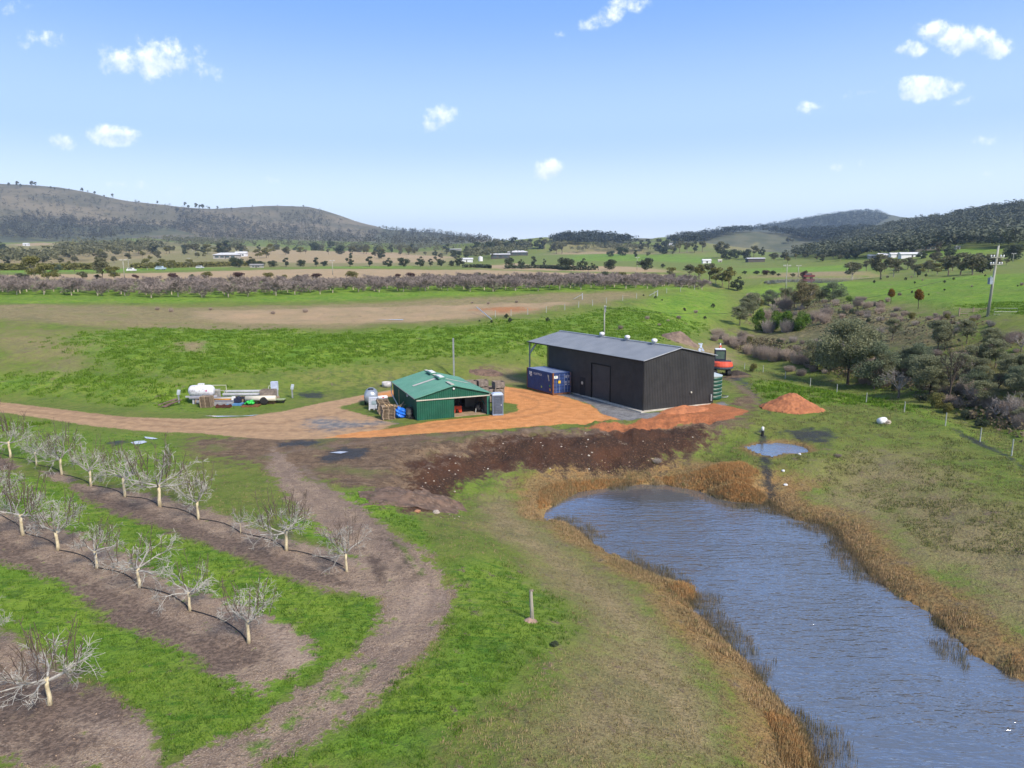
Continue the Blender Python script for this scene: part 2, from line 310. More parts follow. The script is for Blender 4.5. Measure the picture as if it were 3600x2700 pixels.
def leafmat(name, a, b_, c_=None, scale=.5, rough=.75, back=.25):
    if name in MATS: return MATS[name]
    b = NB(name); pos = b.n('ShaderNodeTexCoord').outputs['Object']
    n = b.noise(pos, scale, 3); n2 = b.noise(pos, scale * 9, 3)
    oi = b.n('ShaderNodeObjectInfo').outputs['Random']
    c = b.mix(b.mr(b.math('ADD', n, b.math('MULTIPLY', b.math('SUBTRACT', n2, .5), .9)), .35, .65), a, b_)
    if c_: c = b.mix(b.mr(n2, .56, .7), c, c_)
    c = b.mix(b.math('MULTIPLY', oi, .28), c, tuple((x * .6 + y * .4) * .75 for x, y in zip(a, b_)))
    b.l(c, b.b.inputs['Base Color']); b.b.inputs['Roughness'].default_value = rough; b.b.inputs['Specular IOR Level'].default_value = .15
    if back:
        tr = b.n('ShaderNodeBsdfTranslucent'); b.l(c, tr.inputs[0]); mx = b.n('ShaderNodeMixShader'); mx.inputs[0].default_value = back
        b.l(b.b.outputs[0], mx.inputs[1]); b.l(tr.outputs[0], mx.inputs[2]); b.l(mx.outputs[0], b.o.inputs[0])
    MATS[name] = b.m; return b.m

# ---------------------------------------------------------------- ground cover zones, each a patch on the land
def W3(pts):  # picture outline -> outline on the ground
    return [tuple(G(px, py)[:2]) for px, py in pts]
Z = {}   # name -> list of (outline, feather metres, strength)
def zone(n, pts, f=1.0, s=1.0, world=False): Z.setdefault(n, []).append((np.array(pts if world else W3(pts)), f, s))
# lush winter grass
zone('lush', [(-300,1000),(0,1020),(60,1030),(150,1050),(262,1112),(350,1142),(425,1167),(500,1196),(600,1240),(700,1285),(815,1290),(830,1340),(817,1360),(737,1431),(633,1494),(560,1560),(443,1614),(360,1640),(330,1570),(260,1500),(120,1410),(0,1350),(-300,1250)], .6)
zone('lush', [(700,1060),(790,1060),(860,1090),(900,1140),(880,1160),(780,1100)], .8)
zone('lush', [(600,1115),(700,1130),(770,1180),(828,1220),(812,1232),(760,1205),(640,1150)], .5)
zone('lush', [(960,1215),(1080,1210),(1160,1260),(1230,1310),(1240,1370),(1150,1420),(1080,1500),(950,1580),(900,1659),(600,1659),(700,1600),(800,1530),(900,1440),(960,1360),(985,1290)], 1.6)
zone('lush', [(800,1050),(905,1120),(940,1190),(900,1180),(830,1110),(760,1090)], .8)
zone('lush', [(100,735),(400,700),(700,722),(1000,705),(1180,690),(1340,665),(1500,652),(1540,680),(1500,720),(1400,740),(1120,760),(950,770),(700,790),(420,815),(250,800),(180,770)], 5)
zone('lush', [(-200,815),(150,800),(350,815),(300,850),(0,850)], 4)
zone('lush', [(-300,655),(0,656),(350,655),(700,650),(1100,635),(1250,629),(1500,628),(1530,622),(1300,618),(1300,606),(0,612),(-300,612)], 6)
zone('lush', [(1390,645),(1500,627),(1560,628),(1570,680),(1500,700),(1420,700)], 5)
zone('lush', [(1780,610),(2000,603),(2212,590),(2600,590),(2600,700),(2212,675),(2130,668),(2000,660),(1900,652),(1850,640),(1760,625)], 9)
zone('lush', [(1600,580),(1700,578),(1830,572),(1900,590),(1760,590),(1620,592)], 14)
zone('lush', [(1610,625),(1700,620),(1750,622),(1740,640),(1640,640)], 8)
zone('lush', [(1220,562),(1400,563),(1560,570),(1540,550),(1400,552),(1250,548)], 20)
zone('lush', [(560,640),(600,636),(700,640),(640,650)], 6); zone('lush', [(1950,553),(2100,548),(2180,540),(2000,540),(1900,552),(1820,560)], 20)
zone('lush', [(530,636-1),(640,634),(760,640),(700,648),(560,648)], 6)
zone('lush', [(350,538),(420,533),(460,535),(440,543),(380,545)], 20)
zone('lush', [(680,576),(900,574),(900,578),(700,580)], 12); zone('lush', [(0,582),(160,583),(320,578),(500,575),(500,580),(300,586),(0,588)], 10)
zone('lush', [(1640,870),(1900,880),(2050,930),(2212,1010),(2300,1080),(2300,1040),(2212,985),(2040,905),(1850,850),(1700,825),(1620,830)], 2.5, .75)
zone('lush', [(-200,892),(0,893),(200,925),(400,940),(425,1000),(300,1062),(100,1012),(0,1000),(-200,985)], 2, .66)
zone('lush', [(-200,830),(0,850),(150,875),(350,898),(560,893),(640,882),(640,850),(400,820),(200,812),(0,808)], 3, .6)
# dry, tan grass
zone('dry', [(1000,1090),(1100,1040),(1150,1120),(1250,1200),(1400,1300),(1500,1420),(1600,1560),(1640,1700),(1200,1700),(1100,1659),(1200,1500),(1250,1420),(1260,1330),(1180,1270),(1130,1200),(1040,1150)], 2.5, .85)
zone('dry', [(1850,960),(2040,985),(2212,1090),(2600,1250),(2600,1560),(2212,1440),(2040,1330),(1880,1180),(1740,1100),(1700,1040),(1760,1010)], 4, .68)
zone('dry', [(-300,700),(100,705),(250,735),(220,790),(160,830),(-50,760),(-300,760)], 7, .62)
zone('dry', [(-300,655),(0,658),(350,662),(700,655),(1050,640),(1250,631),(1360,630),(1400,640),(1340,652),(1200,668),(1050,690),(900,700),(700,712),(600,716),(300,712),(-300,702)], 4, .72)
zone('dry', [(380,740),(450,735),(440,760),(390,760)], 2); zone('dry', [(1600,720),(1800,690),(1900,660),(1960,660),(2080,690),(2100,740),(2212,800),(2212,840),(2000,760),(1850,730),(1700,740),(1640,760),(1560,760)], 8, .8)
zone('dry', [(1020,795),(1120,790),(1160,830),(1050,838)], 2, .7); zone('dry', [(1450,735),(1560,740),(1620,790),(1560,790)], 3, .8)
zone('dry', [(1620,600),(1880,598),(1950,592),(1880,586),(1700,588)], 12, .9)
# pinkish bare terrace soil and ploughed fields
zone('tan', [(420,672),(700,664),(900,660),(1060,655),(1250,652),(1200,664),(1050,684),(900,694),(700,702),(550,700),(420,690)], 4, .85)
zone('tan', [(-500,605),(0,602),(400,606),(900,604),(1400,601),(1440,594),(1250,590),(1050,583),(700,581),(400,588),(-500,592)], 14)
zone('tan', [(1100,568),(1290,578),(1250,580),(1080,572)], 20); zone('tan', [(600,540),(760,538),(900,550),(1000,555),(900,562),(700,548)], 25, .8)
zone('tan', [(1150,552),(1400,546),(1300,541),(1180,544)], 30, .6); zone('tan', [(0,525),(150,527),(120,540),(0,540)], 40, .7)
zone('tan', [(430,548),(600,546),(760,548),(1000,556),(1010,566),(700,570),(480,566)], 30, .62); zone('tan', [(-200,545),(200,545),(430,550),(300,566),(-200,572)], 30, .5); zone('tan', [(1000,572),(1200,572),(1420,578),(1480,590),(1300,589),(1050,582)], 20, .8); zone('dry', [(1540,512),(1640,506),(1760,518),(1780,545),(1560,545),(1480,530)], 60, .6); zone('dry', [(1160,524),(1420,535),(1560,548),(1560,560),(1180,545)], 40, .6); zone('dry', [(-300,530),(400,530),(1000,540),(1000,575),(-300,580)], 40, .6)
zone('rust', [(1010,668),(1120,662),(1160,670),(1080,678)], 3, .8)
# mulched tree strips
for P in ([(90,1018),(140,1020),(165,1037),(150,1046),(108,1036)],[(-300,930),(0,990),(52,1010),(0,1018),(-300,960)],
          [(145,1050),(190,1080),(262,1110),(350,1140),(425,1165),(500,1194),(553,1220),(610,1245),(664,1262),(730,1275),(815,1290),(960,1270),(900,1220),(828,1230),(789,1221),(720,1190),(595,1160),(553,1142),(450,1100),(375,1080),(280,1057),(207,1047),(155,1045)],
          [(-300,1000),(0,1102),(75,1117),(175,1152),(250,1190),(312,1220),(367,1258),(467,1291),(567,1327),(650,1367),(682,1431),(633,1457),(567,1491),(500,1477),(450,1444),(383,1397),(267,1354),(150,1267),(67,1234),(0,1214),(-300,1120)],
          [(-400,1250),(0,1361),(67,1400),(187,1484),(260,1517),(310,1555),(333,1584),(340,1700),(0,1650),(-400,1600)]): zone('soil', P, .65)
# worn wheel track through the orchard
zone('soil', [(590,960),(640,1010),(670,1040),(720,1055),(789,1096),(831,1138),(875,1166),(914,1191),(935,1217),(970,1257),(976,1291),(954,1361),(934,1394),(887,1434),(837,1497),(771,1541),(737,1567),(567,1659),(500,1720),(300,1720),(360,1659),(443,1614),(550,1567),(633,1497),(720,1452),(787,1394),(817,1354),(827,1317),(815,1290),(790,1262),(800,1235),(740,1185),(680,1130),(625,1080),(580,1010)], .8)
zone('dmulch', [(148,1046),(210,1062),(300,1095),(420,1140),(520,1170),(640,1215),(740,1245),(760,1265),(664,1262),(553,1222),(425,1166),(262,1111),(170,1068)], .6)
zone('dmulch', [(-100,1130),(0,1160),(120,1215),(230,1270),(330,1330),(420,1370),(560,1400),(590,1430),(500,1455),(440,1440),(370,1390),(260,1350),(140,1262),(60,1230),(0,1212),(-100,1180)], .8)
zone('dmulch', [(-100,1420),(0,1450),(110,1480),(200,1490),(290,1540),(270,1570),(150,1560),(60,1600),(-100,1600)], .8)
zone('dmulch', [(-50,985),(40,1000),(30,1016),(-50,1010)], .5); zone('dmulch', [(150,1575),(210,1600),(150,1640),(0,1640),(0,1580)], .8)
zone('sand', [(540,1330),(640,1360),(680,1430),(640,1455),(600,1430),(590,1380)], .5); zone('sand', [(120,1515),(230,1545),(330,1590),(330,1650),(250,1600),(150,1560)], .5); zone('sand', [(470,1135),(600,1170),(780,1225),(850,1235),(800,1215),(640,1160),(500,1128)], .5, .8); zone('sand', [(250,1190),(400,1275),(540,1320),(560,1330),(420,1300),(260,1225),(120,1150)], .5, .8)
zone('sand', [(860,1280),(930,1250),(950,1290),(900,1340),(860,1380),(840,1350)], .8, .8)
def along(n, pts, w, f, s):
    for (x0, y0), (x1, y1) in zip(pts, pts[1:]):
        L = math.hypot(x1 - x0, y1 - y0); nx, ny = -(y1 - y0) / L * w, (x1 - x0) / L * w; zone(n, [(x0 + nx, y0 + ny), (x1 + nx, y1 + ny), (x1 - nx, y1 - ny), (x0 - nx, y0 - ny)], f, s)
along('rut', [(600,1000),(640,1050),(700,1092),(770,1140),(830,1190),(872,1240),(885,1290),(870,1350),(830,1402),(770,1455),(690,1520),(600,1590),(500,1655)], 6, .3, .85)
along('rut', [(650,1005),(700,1055),(785,1110),(862,1172),(918,1230),(938,1285),(925,1340),(890,1395),(840,1452),(770,1512),(690,1572),(600,1640)], 7, .3, .85)
along('oru', [(800,938),(1000,915),(1130,900),(1200,886),(1212,868),(1160,853),(1100,842)], 2.2, .3, .9); along('oru', [(820,930),(1000,908),(1110,893),(1160,880),(1166,866),(1120,854)], 2.2, .3, .9); along('oru', [(0,873),(150,889),(300,907),(450,918),(600,915),(720,895),(830,865)], 2.2, .3, .9); along('oru', [(0,883),(150,899),(300,917),(450,928),(620,930),(760,925),(900,918)], 2.2, .3, .9); along('oru', [(1400,915),(1480,895),(1600,884)], 2.5, .3, .8)
along('rut', [(950,985),(1100,955),(1250,937),(1450,925)], 3, .3, .7); along('rut', [(560,985),(700,965),(850,950),(1050,936),(1250,925)], 3, .4, .7); along('rut', [(1575,820),(1620,850),(1640,875)], 4, .3, .8)
zone('mud', [(830,1150),(880,1190),(905,1240),(890,1245),(850,1200)], .8, .8); zone('mud', [(780,1180),(815,1205),(850,1260),(830,1265),(800,1225)], .5, .9)
zone('mid', [(840,1160),(880,1185),(920,1240),(900,1238),(870,1200)], .5, .8)
zone('mid', [(700,1500),(780,1440),(820,1420),(800,1450),(740,1510),(600,1590),(540,1640),(520,1630),(620,1560)], .6, .75)
# disturbed brown ground round the yard
zone('brown', [(420,948),(560,940),(700,945),(860,935),(1100,928),(1350,920),(1540,905),(1620,880),(1600,915),(1560,930),(1535,960),(1490,985),(1400,1020),(1300,1036),(1200,1025),(1120,1012),(1060,1030),(985,1050),(975,1085),(935,1112),(880,1110),(850,1070),(780,1060),(700,1040),(620,1030),(540,1000),(440,985),(400,960)], 2.2)
zone('brown', [(1580,820),(1640,850),(1650,885),(1600,895),(1560,870),(1600,850)], 1.5, .8); zone('brown', [(1040,795),(1080,797),(1075,806),(1040,806)], 1, .9); zone('brown', [(1570,805),(1620,815),(1600,826),(1560,820)], 1.2, 1)
zone('dark', [(1000,975),(1060,948),(1150,940),(1300,926),(1400,921),(1525,918),(1540,945),(1500,975),(1440,1000),(1400,1020),(1300,1030),(1200,1022),(1120,1008),(1060,1022),(1010,1040),(985,1060),(970,1085),(930,1108),(890,1105),(870,1060),(900,1010),(950,985)], 1.8, 1)
zone('dark', [(870,990),(950,985),(1000,1010),(960,1060),(940,1075),(900,1040)], 1.5, .8)
zone('wet', [(600,957),(660,950),(700,953),(690,962),(640,965),(600,966)], .8, .9); zone('wet', [(690,985),(745,965),(800,970),(790,988),(740,992),(700,1000)], .8, .9)
zone('wet', [(225,955),(270,950),(290,954),(240,964)], .6, .8); zone('wet', [(640,850),(690,846),(710,854),(680,862),(650,860)], 1, .8); zone('wet', [(1680,930),(1780,925),(1815,940),(1790,960),(1740,960),(1700,945)], 1.4, .85); zone('wet', [(1640,985),(1665,985),(1670,1050),(1690,1090),(1655,1095),(1650,1040)], .7, 1); zone('wet', [(1640,925),(1652,925),(1655,965),(1635,965)], .5, .9)
zone('wet', [(2050,920),(2120,950),(2212,1005),(2212,1018),(2120,965),(2055,930)], .5, .8)
zone('wet', [(1560,815),(1610,818),(1650,870),(1680,880),(1660,895),(1630,850),(1590,826)], .8, .7)
# tan farm track, orange road base, blue-grey screenings
zone('track', [(-400,830),(0,868),(100,880),(260,900),(307,902),(424,905),(524,902),(624,886),(676,874),(774,855),(848,842),(960,830),(1060,838),(1000,850),(848,857),(817,860),(774,869),(730,880),(800,900),(855,915),(800,940),(700,948),(600,950),(520,945),(430,935),(330,933),(200,920),(100,905),(0,890),(-400,850)], .7)
zone('orange', [(700,946),(760,935),(850,925),(932,910),(986,905),(1059,898),(1083,896),(1117,889),(1119,874),(1088,869),(1080,850),(1090,835),(1141,842),(1218,856),(1276,875),(1301,895),(1340,906),(1290,912),(1221,915),(1110,924),(955,934),(799,945)], .5)
zone('orange', [(774,856),(848,843),(900,838),(900,850),(848,856),(790,866)], .6, .7)
zone('red', [(1368,914),(1400,905),(1451,882),(1543,871),(1618,887),(1581,905),(1506,915),(1388,927),(1300,930),(1250,925),(1330,915)], .6)
zone('grav', [(1170,850),(1226,849),(1284,858),(1388,892),(1460,890),(1430,905),(1336,908),(1301,895),(1276,873),(1218,856)], .6)
zone('grav', [(640,905),(700,896),(760,905),(850,905),(870,915),(820,922),(760,932),(690,940),(640,925)], 2.2, .62); zone('grav', [(1543,873),(1560,868),(1575,874),(1560,880)], .6)
# wooded and grassy hill floors
zone('hill', [(-900,560),(-900,300),(0,380),(430,430),(850,470),(1080,512),(1090,536),(900,528),(700,525),(480,526),(250,516),(0,520)], 60)
zone('wood', [(1440,535),(1480,500),(1700,460),(1900,440),(2212,420),(2800,380),(2800,480),(2212,512),(2100,516),(1980,525),(1860,535),(1760,545),(1690,556),(1640,520)], 40)
zone('wood', [(1180,524),(1230,500),(1330,500),(1420,528),(1300,530)], 60); zone('wood', [(820,500),(900,490),(1040,510),(1020,530),(900,536),(800,532)], 50)
zone('wood', [(-300,476),(100,480),(380,490),(420,505),(300,510),(250,525),(0,522),(-300,520)], 50, .9)
zone('scrub', [(1560,730),(1620,700),(1700,650),(1780,640),(1850,660),(2000,690),(2212,800),(2212,900),(2100,870),(1950,830),(1800,790),(1650,760)], 6, .7)
def zval(n, x, y):
    out = np.zeros(x.shape)
    for P, f, s in Z[n]:
        mn = P.min(0) - f * 2; mx = P.max(0) + f * 2
        k = (x > mn[0]) & (x < mx[0]) & (y > mn[1]) & (y < mx[1])
        if k.any(): out[k] = np.maximum(out[k], s * np.clip(.5 + sdpoly(x[k], y[k], P) / (2 * f), 0, 1))
    return out

# ---------------------------------------------------------------- the ground sheet
def gen_ground():
    az = np.concatenate([np.linspace(-180, -66, 40)[:-1], np.linspace(-66, -38, 90)[:-1], np.linspace(-38, 38, 950)[:-1], np.linspace(38, 66, 90)[:-1], np.linspace(66, 180, 41)[:-1]])
    az = np.radians(az); rr = np.exp(np.linspace(math.log(3), math.log(9500), 900))
    A, RR = np.meshgrid(az, rr); X = (RR * np.sin(A)).ravel(); Y = (RR * np.cos(A)).ravel()
    Zh = H(X, Y)
    na, nr = len(az), len(rr)
    co = np.stack([X, Y, Zh], 1); co = np.vstack([co, [[0, 0, float(Zh[:na].mean())]]]).astype(np.float32)
    i = np.arange(nr - 1)[:, None] * na; j = np.arange(na)[None]; j2 = (j + 1) % na
    q = np.stack([(i + j), (i + j2), (i + na + j2), (i + na + j)], -1).reshape(-1, 4)
    q = q[:, ::-1]
    t = np.stack([np.arange(na), (np.arange(na) + 1) % na, np.full(na, na * nr)], -1)
    me = bpy.data.meshes.new('ground'); nv = len(co); me.vertices.add(nv); me.vertices.foreach_set('co', co.ravel())
    loops = np.concatenate([q.ravel(), t.ravel()]).astype(np.int32); me.loops.add(len(loops)); me.loops.foreach_set('vertex_index', loops)
    tot = np.concatenate([np.full(len(q), 4), np.full(len(t), 3)]); st = np.concatenate([[0], np.cumsum(tot)[:-1]]).astype(np.int32)
    me.polygons.add(len(tot)); me.polygons.foreach_set('loop_start', st)
    me.polygons.foreach_set('use_smooth', np.ones(len(tot), bool)); me.update(calc_edges=True); me.validate()
    for n in Z:
        v = np.append(zval(n, X, Y), 0).astype(np.float32); a = me.attributes.new('z_' + n, 'FLOAT', 'POINT'); a.data.foreach_set('value', v)
    s = -sdpoly(X, Y, POND); s2 = -sdpoly(X, Y, SPOND)
    wv = np.where(Y > 52, 5.5, 3.2) * (.7 + .6 * fbm(X / 4, Y / 4, 33, 2))
    v = np.maximum(np.clip(1.25 - s / wv, 0, 1) * (s > -2), np.clip(1.1 - s2 / 1.6, 0, 1) * .8)
    a = me.attributes.new('z_reed', 'FLOAT', 'POINT'); a.data.foreach_set('value', np.append(v, 0).astype(np.float32))
    a = me.attributes.new('dist', 'FLOAT', 'POINT'); a.data.foreach_set('value', np.append(np.sqrt(X * X + Y * Y), 0).astype(np.float32))
    o = bpy.data.objects.new('ground', me); COL.objects.link(o); o['kind'] = 'structure'; return o

def ground_mat():
    b = NB('ground'); pos = b.n('ShaderNodeNewGeometry').outputs['Position']
    def at_(n):
        x = b.n('ShaderNodeAttribute'); x.attribute_name = n; return x.outputs['Fac']
    nL = b.noise(pos, .05, 3); nA = b.noise(pos, .22, 5); nB = b.noise(pos, 1.1, 6, .6); nC = b.noise(pos, 5.5, 6, .65); nD = b.noise(b.scale(pos, (1, 1.6, 1)), 16, 4, .6)
    nS = b.noise(b.scale(pos, (.35, 1, 1)), 2.6, 5, .6)
    nedge = b.math('ADD', b.math('MULTIPLY', b.math('SUBTRACT', nB, .5), 1.5), b.math('MULTIPLY', b.math('SUBTRACT', nC, .5), .9))
    nedge2 = b.math('ADD', nedge, b.math('MULTIPLY', b.math('SUBTRACT', nA, .5), 1.3))
    fade = b.mr(at_('dist'), 100, 420, 1, 0)        # fine grain only matters near by
    def mask(n, soft=.16, e=nedge, k=1.0): return b.mr(b.math('ADD', at_('z_' + n), b.math('MULTIPLY', e, k)), .5 - soft, .5 + soft)
    nT0 = b.noise(b.scale(pos, (.6, 1, 1)), 2.0, 6, .72)
    # ordinary paddock grass
    g = b.mix(b.mr(nA, .35, .65), (0.135, 0.2, 0.032), (0.2, 0.21, 0.055))
    g = b.mix(b.mr(nB, .42, .68), g, (0.076, 0.128, 0.022))
    g = b.mix(b.math('MULTIPLY', b.mr(nC, 0.531, 0.649), .6), g, (0.220, 0.201, 0.091))
    g = b.mix(b.mr(nT0, .5, .64, 0, .55), g, (.07, .085, .035)); g = b.mix(b.mr(nL, .35, .65, 0, .5), g, (0.146, 0.183, 0.037))
    # lush
    lu = b.mix(b.mr(nA, .3, .65), (0.125, 0.235, 0.024), (0.205, 0.29, 0.035))
    nT = b.noise(b.scale(pos, (.5, 1, 1)), 1.3, 7, .75); lu = b.mix(b.mr(nL, .4, .6, 0, .5), lu, (.14, .19, .035)); lu = b.mix(b.mr(nT, .5, .62, 0, .75), lu, (.045, .1, .02)); lu = b.mix(b.mr(nS, .48, .7), lu, (0.049, 0.140, 0.012))
    lu = b.mix(b.math('MULTIPLY', b.mr(nC, 0.541, 0.639), .8), lu, (0.037, 0.104, 0.010))
    lu = b.mix(b.math('MULTIPLY', b.mr(nD, 0.510, 0.590), .5), lu, (0.183, 0.317, 0.037))
    col = b.mix(mask('lush', .3, nedge2, .8), g, lu)
    dr = b.mix(b.mr(nB, .35, .62), (0.34, 0.25, 0.15), (0.235, 0.19, 0.095)); dr = b.mix(b.mr(nC, 0.501, 0.599, 0, .8), dr, (0.134, 0.107, 0.061)); dr = b.mix(b.mr(nD, 0.560, 0.640, 0, .6), dr, (0.415, 0.342, 0.220)); dr = b.mix(b.mr(nA, .5, .7, 0, .6), dr, (0.14, 0.155, 0.055))
    col = b.mix(b.math('MULTIPLY', mask('dry', .35, nedge2, .7), .95), col, dr)
    sc = b.mix(b.mr(nB, .35, .6), (.19, .16, .085), (.11, .11, .05)); col = b.mix(mask('scrub', .3, nedge2, 1), col, sc)
    tn = b.mix(b.mr(nA, .3, .7), (0.403, 0.287, 0.177), (0.329, 0.256, 0.146)); tn = b.mix(b.mr(nC, 0.487, 0.622, 0, .4), tn, (0.244, 0.171, 0.110))
    wv = b.n('ShaderNodeTexWave', bands_direction='Y'); wv.inputs['Scale'].default_value = .12; wv.inputs['Distortion'].default_value = 2; b.l(pos, wv.inputs[0])
    tn = b.mix(b.math('MULTIPLY', wv.outputs[0], .14), tn, (0.244, 0.195, 0.098))
    col = b.mix(mask('tan', .2, b.math('MULTIPLY', nedge2, .5), 1), col, tn)
    col = b.mix(b.math('MULTIPLY', mask('rust', .3), .7), col, (0.366, 0.134, 0.049))
    re = b.mix(b.mr(nB, .35, .65), (0.32, 0.19, 0.08), (0.26, 0.19, 0.085)); re = b.mix(b.mr(nC, 0.476, 0.584, 0, .8), re, (0.14, 0.09, 0.04)); re = b.mix(b.mr(nA, .5, .7, 0, .5), re, (0.146, 0.140, 0.043))
    col = b.mix(b.mr(b.math('ADD', at_('z_reed'), b.math('MULTIPLY', nedge, .6)), .3, .8), col, re)
    br = b.mix(b.mr(nB, .35, .65), (0.207, 0.140, 0.091), (0.122, 0.083, 0.055)); br = b.mix(b.mr(nS, .5, .7, 0, .7), br, (0.281, 0.207, 0.134)); br = b.mix(b.mr(nC, 0.526, 0.634, 0, .8), br, (0.067, 0.045, 0.033)); br = b.mix(b.mr(nA, .55, .7, 0, .7), br, (0.122, 0.159, 0.037))
    col = b.mix(mask('brown', .2, nedge2), col, br)
    dk = b.mix(b.mr(nB, .35, .65), (0.063, 0.035, 0.024), (0.043, 0.027, 0.020)); dk = b.mix(b.mr(nC, 0.531, 0.649, 0, .8), dk, (0.140, 0.073, 0.044)); dk = b.mix(b.mr(nA, .42, .62, 0, .55), dk, (0.098, 0.043, 0.024))
    col = b.mix(mask('dark', .2, nedge2, .8), col, dk)
    so = b.mix(b.mr(nB, .35, .62), (0.34, 0.25, 0.175), (0.235, 0.17, 0.12)); so = b.mix(b.mr(nC, 0.521, 0.619, 0, .85), so, (0.14, 0.1, 0.08)); so = b.mix(b.mr(nA, .45, .68, 0, .75), so, (0.17, 0.12, 0.098)); so = b.mix(b.mr(nT0, .5, .62, 0, .6), so, (.17, .12, .095)); so = b.mix(b.mr(nD, 0.539, 0.591, 0, .7), so, (0.464, 0.366, 0.293))
    col = b.mix(mask('soil', .16, nedge, 1.5), col, so)
    sa = b.mix(b.mr(nC, 0.431, 0.549), (.46, .36, .28), (.36, .27, .21)); col = b.mix(b.math('MULTIPLY', mask('sand', .35, nedge2, 1), .5), col, sa)
    col = b.mix(b.math('MULTIPLY', mask('rut', .35, nedge, .9), .6), col, b.mix(b.mr(nB, .4, .6), (.15, .105, .085), (.24, .18, .14)))
    dmu = b.mix(b.mr(nC, 0.431, 0.549), (.19, .135, .105), (.1, .072, .058)); col = b.mix(b.math('MULTIPLY', mask('dmulch', .35, nedge2, 1), .8), col, dmu)
    col = b.mix(b.math('MULTIPLY', mask('mid', .2, nedge), .9), col, lu)
    col = b.mix(b.math('MULTIPLY', mask('mud', .3, nedge), .8), col, (0.085, 0.061, 0.051))
    tk = b.mix(b.mr(nB, .35, .65), (0.488, 0.317, 0.183), (0.378, 0.244, 0.146)); tk = b.mix(b.mr(nS, .5, .7, 0, .6), tk, (0.293, 0.195, 0.122)); tk = b.mix(b.mr(nC, 0.576, 0.684, 0, .4), tk, (0.561, 0.403, 0.268))
    col = b.mix(mask('track', .14, nedge, .7), col, tk)
    gv = b.mix(b.mr(nB, .35, .65), (0.244, 0.244, 0.250), (0.152, 0.152, 0.159)); gv = b.mix(b.mr(nC, 0.526, 0.634, 0, .5), gv, (0.342, 0.317, 0.293))
    col = b.mix(mask('grav', .2, nedge, .7), col, gv)
    og = b.mix(b.mr(nB, .35, .65), (0.68, 0.31, 0.12), (0.56, 0.24, 0.085)); og = b.mix(b.mr(nS, .5, .7, 0, .6), og, (0.44, 0.2, 0.085)); og = b.mix(b.mr(nC, 0.576, 0.684, 0, .35), og, (0.700, 0.378, 0.171))
    col = b.mix(mask('orange', .12, nedge, .6), col, og)
    rd = b.mix(b.mr(nB, .35, .65), (0.488, 0.177, 0.076), (0.366, 0.140, 0.061)); rd = b.mix(b.mr(nC, 0.526, 0.634, 0, .6), rd, (0.171, 0.073, 0.043))
    col = b.mix(mask('red', .15, nedge, .8), col, rd)
    col = b.mix(b.math('MULTIPLY', mask('oru', .4, nedge, .8), .5), col, b.mix(.62, col, (.2, .11, .06)))
    wt = mask('wet', .3, nedge, .9); col = b.mix(b.math('MULTIPLY', wt, .9), col, (0.034, 0.033, 0.032))
    hl = b.mix(b.mr(b.noise(pos, .006, 6), .35, .62), (.2, .17, .115), (.13, .12, .08)); hl = b.mix(b.mr(b.noise(pos, .03, 6, .65), .5, .66, 0, .7), hl, (.06, .065, .04))
    col = b.mix(b.mr(at_('z_hill'), .3, .7), col, hl)
    wd = b.mix(b.mr(b.noise(pos, .02, 5), .4, .62), (.09, .1, .06), (.13, .13, .08)); col = b.mix(b.mr(b.math('ADD', at_('z_wood'), b.math('MULTIPLY', b.math('SUBTRACT', b.noise(pos, .01, 4), .5), .9)), .4, .6), col, wd)
    b.l(col, b.b.inputs['Base Color']); b.l(b.mr(wt, 0, 1, .95, .45), b.b.inputs['Roughness']); b.b.inputs['Specular IOR Level'].default_value = .15
    hb = b.math('ADD', b.math('MULTIPLY', nC, .6), b.math('ADD', b.math('MULTIPLY', nD, .25), b.math('MULTIPLY', nB, .7)))
    bp = b.n('ShaderNodeBump'); bp.inputs['Distance'].default_value = .4; b.l(b.math('MULTIPLY', fade, .75), bp.inputs['Strength']); b.l(hb, bp.inputs['Height']); b.l(bp.outputs[0], b.b.inputs['Normal'])
    return b.m
ground = gen_ground(); ground.data.materials.append(ground_mat())

# ---------------------------------------------------------------- water
def water_mat(name, deep, ripple, sc, st=(1, 1, 1), met=.55, calm=None):
    b = NB(name); pos = b.n('ShaderNodeNewGeometry').outputs['Position']; v = b.scale(pos, st)
    n = b.noise(v, sc, 3, .5, .6); n2 = b.noise(v, sc * .35, 2, .5); n3 = b.noise(v, sc * 2.4, 2, .5)
    b.inp(b.b.inputs['Base Color'], (*deep, 1)); b.b.inputs['Roughness'].default_value = .07; b.b.inputs['Metallic'].default_value = met; b.b.inputs['IOR'].default_value = 1.5
    b.bump(b.math('ADD', b.math('ADD', n, n2), b.math('MULTIPLY', n3, .5)), ripple, .125)
    if calm:   # the sheltered end under the bank lies calmer; gusts leave smoother and rougher patches
        sp_ = b.n('ShaderNodeSeparateXYZ'); b.l(pos, sp_.inputs[0]); bn = [x for x in b.t.nodes if x.type == 'BUMP'][0]; gust = b.mr(b.noise(b.scale(pos, (.5, 1, 1)), .16, 3), .38, .62, .55, 1.15)
        b.l(b.math('MULTIPLY', b.math('MULTIPLY', b.mr(sp_.outputs[1], calm[0], calm[1], ripple, ripple * .06), gust), 1.0), bn.inputs['Strength'])
    return b.m
def sheet(name, P, z, m):
    me = bpy.data.meshes.new(name); bm_ = [(x, y, z) for x, y in P]; me.from_pydata(bm_, [], [list(range(len(P)))]); me.update()
    if me.polygons[0].normal.z < 0: me.flip_normals()
    o = bpy.data.objects.new(name, me); COL.objects.link(o); me.materials.append(m); return o
